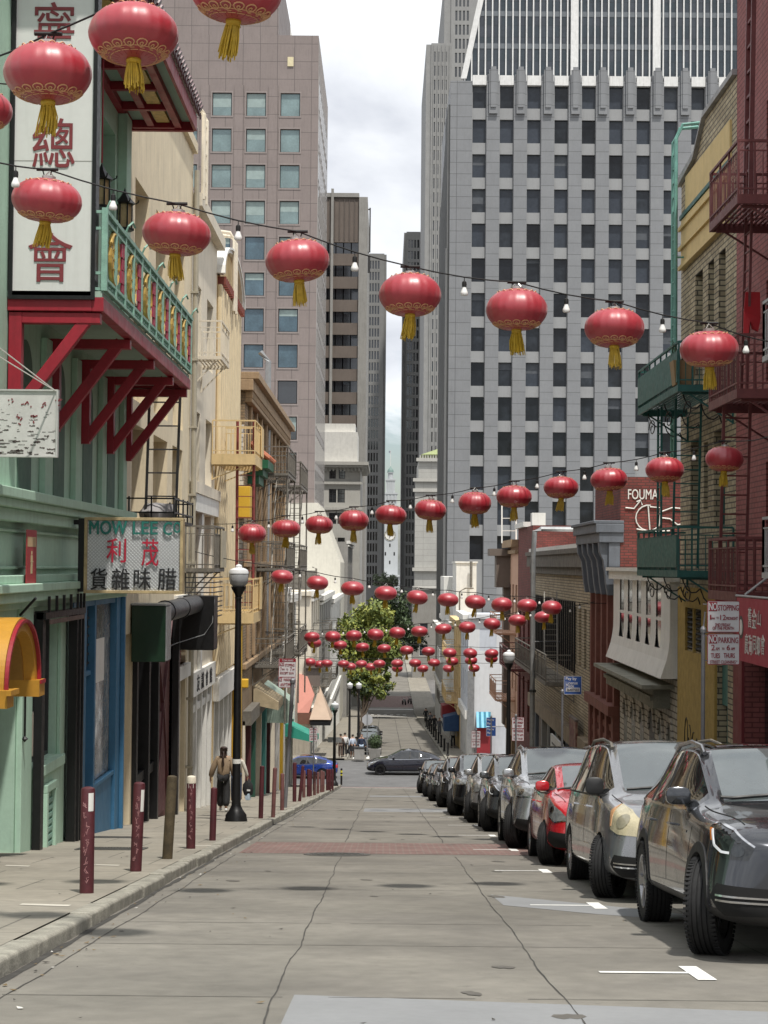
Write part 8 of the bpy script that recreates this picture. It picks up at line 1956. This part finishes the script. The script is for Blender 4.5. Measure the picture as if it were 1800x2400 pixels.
# ================================================================ people
M_skin = mat('skin', (.42, .25, .17), .6, var=.05)
def skin(name, verts, edges, mt, parent, root=0, lev=1):
    me = bpy.data.meshes.new(name); me.from_pydata([tuple(v[0]) for v in verts], edges, []); o = bpy.data.objects.new(name, me); C.objects.link(o)
    o.modifiers.new('sk', 'SKIN'); s = o.modifiers.new('su', 'SUBSURF'); s.levels = lev; s.render_levels = lev
    sv = me.skin_vertices[0].data
    for i, v in enumerate(verts): rr = v[1] if isinstance(v[1], tuple) else (v[1], v[1]); sv[i].radius = rr; sv[i].use_root = (i == root)
    m = evaluated(o); drop(o); m.materials.clear(); m.materials.append(mt); m.polygons.foreach_set('use_smooth', [True] * len(m.polygons)); m.update()
    o = bpy.data.objects.new(name, m); C.objects.link(o); o.parent = parent; return o
def person(lab, p, h, rz, top, legs, hairm, stride=.12, arms=((.06, .0), (.06, .0)), puffy=1.0, braid=False, skirt=None, shoe=None, fingers=False, long_top=.0, bare=False, wide=1.0):
    k = h / 1.72; T = thing('person', lab, 'person', p, rz); V = lambda x, y, z: Vector((x * k, y * k, z * k))
    sh, hp = .165, .085
    # pose: facing +y; left leg forward by stride, right leg back
    J = {'pel': V(0, 0, .93), 'che': V(0, .0, 1.22), 'nb': V(0, -.005, 1.42), 'nk': V(0, .005, 1.50), 'hd': V(0, .015, 1.61), 'ht': V(0, .01, 1.685)}
    for s, nm, st_ in ((-1, 'l', stride), (1, 'r', -stride)):
        J['hi' + nm] = V(s * hp, 0, .90); J['kn' + nm] = V(s * (hp + .005), st_ * .55 + .03, .49); J['an' + nm] = V(s * (hp + .0), st_ - (.03 if st_ < 0 else 0), .10 if st_ >= 0 else .15); J['to' + nm] = V(s * (hp + .015), st_ + .13 - (.04 if st_ < 0 else 0), .035)
        ax, ay = arms[0 if s < 0 else 1]
        J['sh' + nm] = V(s * sh, 0, 1.385); J['el' + nm] = V(s * (sh + .05 + ax * .5), -.02 + ay * .3, 1.12); J['wr' + nm] = V(s * (sh + .06 + ax), .03 + ay, .88); J['ha' + nm] = V(s * (sh + .065 + ax), .05 + ay, .81)
    def build(nm, spec, ed, mt, lev=1):
        names = list(spec); return skin(nm, [(J[n] if n in J else spec[n][1], tuple(x * k for x in (spec[n][0] if isinstance(spec[n][0], tuple) else (spec[n][0],) * 2))) if not isinstance(spec[n], (int, float)) else (J[n], (spec[n] * k,) * 2) for n in names], [(names.index(a), names.index(b)) for a, b in ed], mt, T, 0, lev)
    bs = {'pel': .10, 'che': .11, 'nb': .06, 'nk': .052, 'hd': .088, 'ht': .062}
    ed = [('pel', 'che'), ('che', 'nb'), ('nb', 'nk'), ('nk', 'hd'), ('hd', 'ht')]
    for s in 'lr':
        bs.update({'sh' + s: .05, 'el' + s: .038, 'wr' + s: .027, 'ha' + s: .03, 'hi' + s: .075, 'kn' + s: .055, 'an' + s: .038, 'to' + s: .03}); ed += [('nb', 'sh' + s), ('sh' + s, 'el' + s), ('el' + s, 'wr' + s), ('wr' + s, 'ha' + s), ('pel', 'hi' + s), ('hi' + s, 'kn' + s), ('kn' + s, 'an' + s), ('an' + s, 'to' + s)]
        if fingers:
            sg = -1 if s == 'l' else 1; hpnt = J['ha' + s]
            for i in range(4):
                a_ = hpnt + Vector((sg * .004, -.024 + i * .017, -.028)) * k; b_ = a_ + Vector((-sg * .012, .003 * i, -.036 - .006 * (i in (1, 2)))) * k; c_ = b_ + Vector((-sg * .02, .002, -.022)) * k
                for q, (nm_, pos) in enumerate((('f%s%da' % (s, i), a_), ('f%s%db' % (s, i), b_), ('f%s%dc' % (s, i), c_))): J[nm_] = pos; bs[nm_] = .009 - q * .001
                ed += [('ha' + s, 'f%s%da' % (s, i)), ('f%s%da' % (s, i), 'f%s%db' % (s, i)), ('f%s%db' % (s, i), 'f%s%dc' % (s, i))]
            a_ = hpnt + Vector((-sg * .018, .03, .004)) * k; b_ = a_ + Vector((-sg * .012, .02, -.03)) * k; J['t%sa' % s] = a_; J['t%sb' % s] = b_; bs['t%sa' % s] = .011; bs['t%sb' % s] = .009; ed += [('ha' + s, 't%sa' % s), ('t%sa' % s, 't%sb' % s)]
    build('body', bs, ed, M_skin)
    J['hem'] = V(0, 0, .88 - long_top); J['col'] = V(0, -.005, 1.45)
    ts = {'che': (.155 * puffy, .12 * puffy), 'hem': (.155 * puffy, .125), 'col': .065}
    ed = [('che', 'hem'), ('che', 'col')]
    for s in 'lr':
        ts.update({'sh' + s: .07 * puffy, 'el' + s: .058 * puffy ** 2, 'wr' + s: .05 * puffy ** 2}); ed += [('che', 'sh' + s), ('sh' + s, 'el' + s), ('el' + s, 'wr' + s)]
    ts = {n: ((v, None) if not isinstance(v, tuple) else (v, None)) for n, v in ts.items()}
    build('top', ts, ed, top)
    ls = {'pel': ((.15, .115), None)}; ed = []
    for s in 'lr':
        ls.update({'hi' + s: (.088, None), 'kn' + s: (.088 * wide if not bare else .06, None), 'an' + s: (.08 * wide if not bare else .05, None)}); ed += [('pel', 'hi' + s), ('hi' + s, 'kn' + s), ('kn' + s, 'an' + s)]
    build('trousers', ls, ed, legs)
    if skirt:
        g = MB(); g.lathe([(.15 * k, .98 * k), (.19 * k, .8 * k), (.23 * k, .5 * k), (.2 * k, .5 * k), (.13 * k, .97 * k)], n=18); g.build('skirt', skirt, T, local=True, smooth=True)
    for s in 'lr':
        a, t_ = J['an' + s], J['to' + s]; J['s1'] = a + Vector((0, -.035 * k, -.055 * k)); J['s2'] = t_.lerp(a, .5) + Vector((0, 0, -.02 * k)); J['s3'] = t_ + Vector((0, .02 * k, .0))
        build('shoe', {'s1': (.045, None), 's2': (.045, None), 's3': (.038, None)}, [('s1', 's2'), ('s2', 's3')], shoe or M_plas)
    J['h0'] = V(0, -.02, 1.56); J['h1'] = V(0, -.012, 1.645); J['h2'] = V(0, -.0, 1.70)
    hs = {'h0': (.092, None), 'h1': (.104, None), 'h2': (.088, None)}; ed = [('h0', 'h1'), ('h1', 'h2')]
    if braid:
        for i in range(6): J['b%d' % i] = V(0.01 * math.sin(i * 2), -.10 - .028 * min(i, 2) - .012 * i * 0, 1.55 - .075 * i); hs['b%d' % i] = (.034 - .002 * i, None); ed.append(('h0' if i == 0 else 'b%d' % (i - 1), 'b%d' % i))
    build('hair', hs, ed, hairm)
    # face
    g = MB()
    for s in (-1, 1): g.lathe([(0, 0), (.009 * k, .002 * k), (.0, .006 * k)], (s * .032 * k, .095 * k, 1.605 * k), 8, axis='y')
    g.tube([(-.022 * k, .092 * k, 1.553 * k), (.022 * k, .092 * k, 1.553 * k)], .004 * k, 5); g.build('eyes_and_mouth', M_brn, T, local=True)
    g = MB(); g.tube([(0, .088 * k, 1.61 * k), (0, .112 * k, 1.578 * k), (0, .09 * k, 1.57 * k)], .011 * k, 6); 
    for s in (-1, 1): g.lathe([(0, -.01 * k), (.022 * k, -.004 * k), (.024 * k, .006 * k), (0, .01 * k)], (s * .09 * k, 0, 1.595 * k), 8, axis='x')
    g.build('nose_and_ears', M_skin, T, local=True, smooth=True)
    return T, J
def cl(n, c, r=.8): return mat(n, c, r, var=.12, vs=6, bump=.2, bs=60)
M_hair = mat('dark_brown_hair', (.035, .018, .012), .5, var=.3, vs=20); M_hairb = mat('black_hair', (.012, .010, .010), .5, var=.2, vs=20)
M_black_c = cl('black_cloth', (.010, .010, .011)); M_tanc = cl('tan_brown_cloth', (.27, .195, .125)); M_whc = cl('white_cloth', (.62, .62, .61)); M_denim = cl('blue_denim', (.07, .10, .17)); M_ltden = cl('light_denim', (.34, .42, .52)); M_navy = cl('navy_cloth', (.02, .03, .06)); M_ltb = cl('pale_blue_cloth', (.48, .54, .64)); M_brc = cl('brown_cloth', (.09, .06, .045)); M_greyc = cl('grey_cloth', (.12, .12, .13))
p = onwalk(523, 1903)
person('woman with a long dark braid and tan cardigan walking away beside the street lamp', p, 1.74, 0, M_tanc, M_black_c, M_hair, .16, ((.12, .03), (.05, .02)), 1.2, braid=True, shoe=M_whc, fingers=True, long_top=.05, wide=1.25)
p2 = onwalk(553, 1890)
T2_, J2 = person('person in pale top and jeans mostly hidden behind the street lamp post', p2, 1.70, 0, cl('cream_cloth', (.58, .55, .48)), M_denim, M_hairb, .12, ((.03, .02), (.10, .05)), 1.0, shoe=M_whc, fingers=True)
hb = p2 + J2['har']
S = thing('carrier_bag', 'black bag with a white tag and pale plastic carried beside the street lamp', 'bag', hb + Vector((.02, 0, -.02)))
g = MB(); g.lathe([(.0, -.46), (.12, -.45), (.16, -.3), (.14, -.14), (.05, -.02), (.02, .03)], n=16, scal=lambda t, z: 1 + .12 * math.sin(3 * t + z * 9)); 
for v in g.v: v.y *= .6
g.build('bag', M_black_c, S, local=True, smooth=True)
g = MB(); g.box(-.03, .07, -.1, -.092, -.33, -.28); g.build('tag', M_whc, S, local=True)
g = MB(); g.lathe([(.0, -.62), (.07, -.6), (.09, -.45), (.03, -.3)], n=12, scal=lambda t, z: 1 + .2 * math.sin(4 * t)); g.build('plastic_wrap', mat('pale_blue_plastic', (.45, .56, .66), .3, var=.2), S, local=True, smooth=True)
FP = [(798, 1776, 'person in a brown coat at the left end of the corner group', 1.68, M_brc, M_brc, M_hairb, 0), (808, 1774, 'person in a white shirt and black trousers second from left at the corner', 1.72, M_whc, M_black_c, M_hairb, .3), (826, 1776, 'person in a pale blue top and dark skirt third from left at the corner', 1.64, M_ltb, M_skin, M_hairb, .5), (847, 1779, 'person in a navy top and light jeans leaning beside the litter bin', 1.74, M_navy, M_ltden, M_hair, PI)]
for px, py, lab, h, a, b, c, rz in FP: person(lab, onwalk(px, py), h, rz, a, b, c, .05, long_top=.0, skirt=M_black_c if 'skirt' in lab else None, bare='skirt' in lab)
for px, X, lab, h, a, b, rz in ((1002, 4.85, 'person in black walking farthest down the right pavement', 1.78, M_black_c, M_black_c, 0), (1012, 4.9, 'person in a dark jacket second farthest on the right pavement', 1.74, M_greyc, M_black_c, 0), (1022, 4.95, 'person in black with a grey cap near the black posts on the right', 1.76, M_black_c, M_black_c, PI), (1034, 5.2, 'person in a grey jumper just behind the black posts on the right', 1.7, M_greyc, M_greyc, PI), (1066, 5.45, 'person in a white shirt and black trousers on the lower right pavement', 1.74, M_whc, M_black_c, .2)):
    Y = FPX * X / (px - 905); person(lab, Vector((X, Y, gz(Y) + KH)), h, rz, a, b, M_hairb, .12)
for i in range(10):
    Y = 125.5 + i * 7.2; T = thing('kerb_post', 'black iron kerb post in the row on the lower right pavement', 'bollard', (4.55, Y, gz(Y) + KH), group='black posts on the lower right kerb')
    g = MB(); g.lathe([(.075, -.05), (.075, .85), (.09, .87), (.09, .92), (.06, .98), (0, 1.0)], n=12); g.build('post', M_black, T, local=True, smooth=True)
    g = MB(); g.lathe([(.11, 0), (.11, .08), (.08, .12)], n=12); g.build('foot', M_black, T, local=True)
# motorbikes by the lower kerb
for i, (px, py, lab) in enumerate(((947, 1652, 'white motorbike parked left in the pair beyond the lower crossing'), (960, 1650, 'grey motorbike parked right in the pair beyond the lower crossing'))):
    p = onroad(px, py); T = thing('motorbike', lab, 'motorbike', p, .3)
    for yy in (-.65, .65):
        g = MB(); g.lathe([(.30, -.05), (.33, 0), (.30, .05), (.22, .04), (.22, -.04)], (0, yy, .33), 18, axis='x'); g.build('wheel', M_tyre, T, local=True)
    g = MB(); g.bar((0, -.6, .45), (0, .3, .75), .22, .3); g.bar((0, .65, .33), (0, .4, 1.0), .07); g.build('frame', M_whc if i == 0 else M_galv, T, local=True, bevel=.04)
    g = MB(); g.bar((0, -.7, .78), (0, .05, .8), .24, .12); g.build('seat', M_plas, T, local=True, bevel=.03)
    g = MB(); g.tube([(-.33, .3, 1.08), (0, .4, 1.02), (.33, .3, 1.08)], .02, 6); g.build('handlebar', M_dgrey, T, local=True)

# leaves and scraps along the left gutter and on the pavement
g = MB(); rt = random.Random(8); ml_ = [mat('dry_leaf', (.16, .11, .05), .8, var=.3), mat('paper_scrap', (.55, .54, .5), .8), mat('dark_scrap', (.04, .035, .03), .9)]
for i in range(230):
    y = 9 + 60 * rt.random() ** 1.8; x = KL + abs(rt.gauss(0, .22)) + .02 if rt.random() < .7 else rt.uniform(XL + .1, 3.8); z = gz(y) + (KH if x < KL - .18 else 0) + .008
    if KL - .2 < x < KL: x = KL + .03
    g.k = rt.choice((0, 0, 0, 2, 2, 1)) if x < KL + .5 else rt.choice((2, 2, 0)); s_ = rt.uniform(.012, .035); t = rt.uniform(0, 6)
    g.quad((x + s_ * math.cos(t), y + s_ * math.sin(t), z + .006), (x + s_ * .5 * math.cos(t + 1.6), y + s_ * .5 * math.sin(t + 1.6), z), (x - s_ * math.cos(t), y - s_ * math.sin(t), z + .004), (x - s_ * .5 * math.cos(t + 1.6), y - s_ * .5 * math.sin(t + 1.6), z + .002))
tag(g.build('gutter_litter', ml_, recalc=False), kind='stuff')
# oil drips and gum spots
g = MB()
for i in range(90):
    park = rt.random() < .5; y = rt.uniform(7, 60); x = rt.uniform(2.5, 4.0) if park else rt.uniform(-5.0, 2.0); z = gz(y) + (KH if x < KL - .2 else 0) + .0045
    if KL - .22 < x < KL + .05: continue
    r_ = rt.uniform(.02, .10) if x > KL else rt.uniform(.015, .035); ph = rt.uniform(0, 6); pts = []
    for k in range(12): t = k * PI / 6; rr = r_ * (1 + .3 * math.sin(2 * t + ph) + .15 * math.sin(5 * t)); yy = y + rr * 1.6 * math.sin(t); pts.append((x + rr * math.cos(t), yy, gz(yy) + z - gz(y)))
    g.poly(pts)
tag(g.build('road_stain', mat('oil_stain', (.115, .106, .092), .7, var=.2, vs=6)), kind='structure')
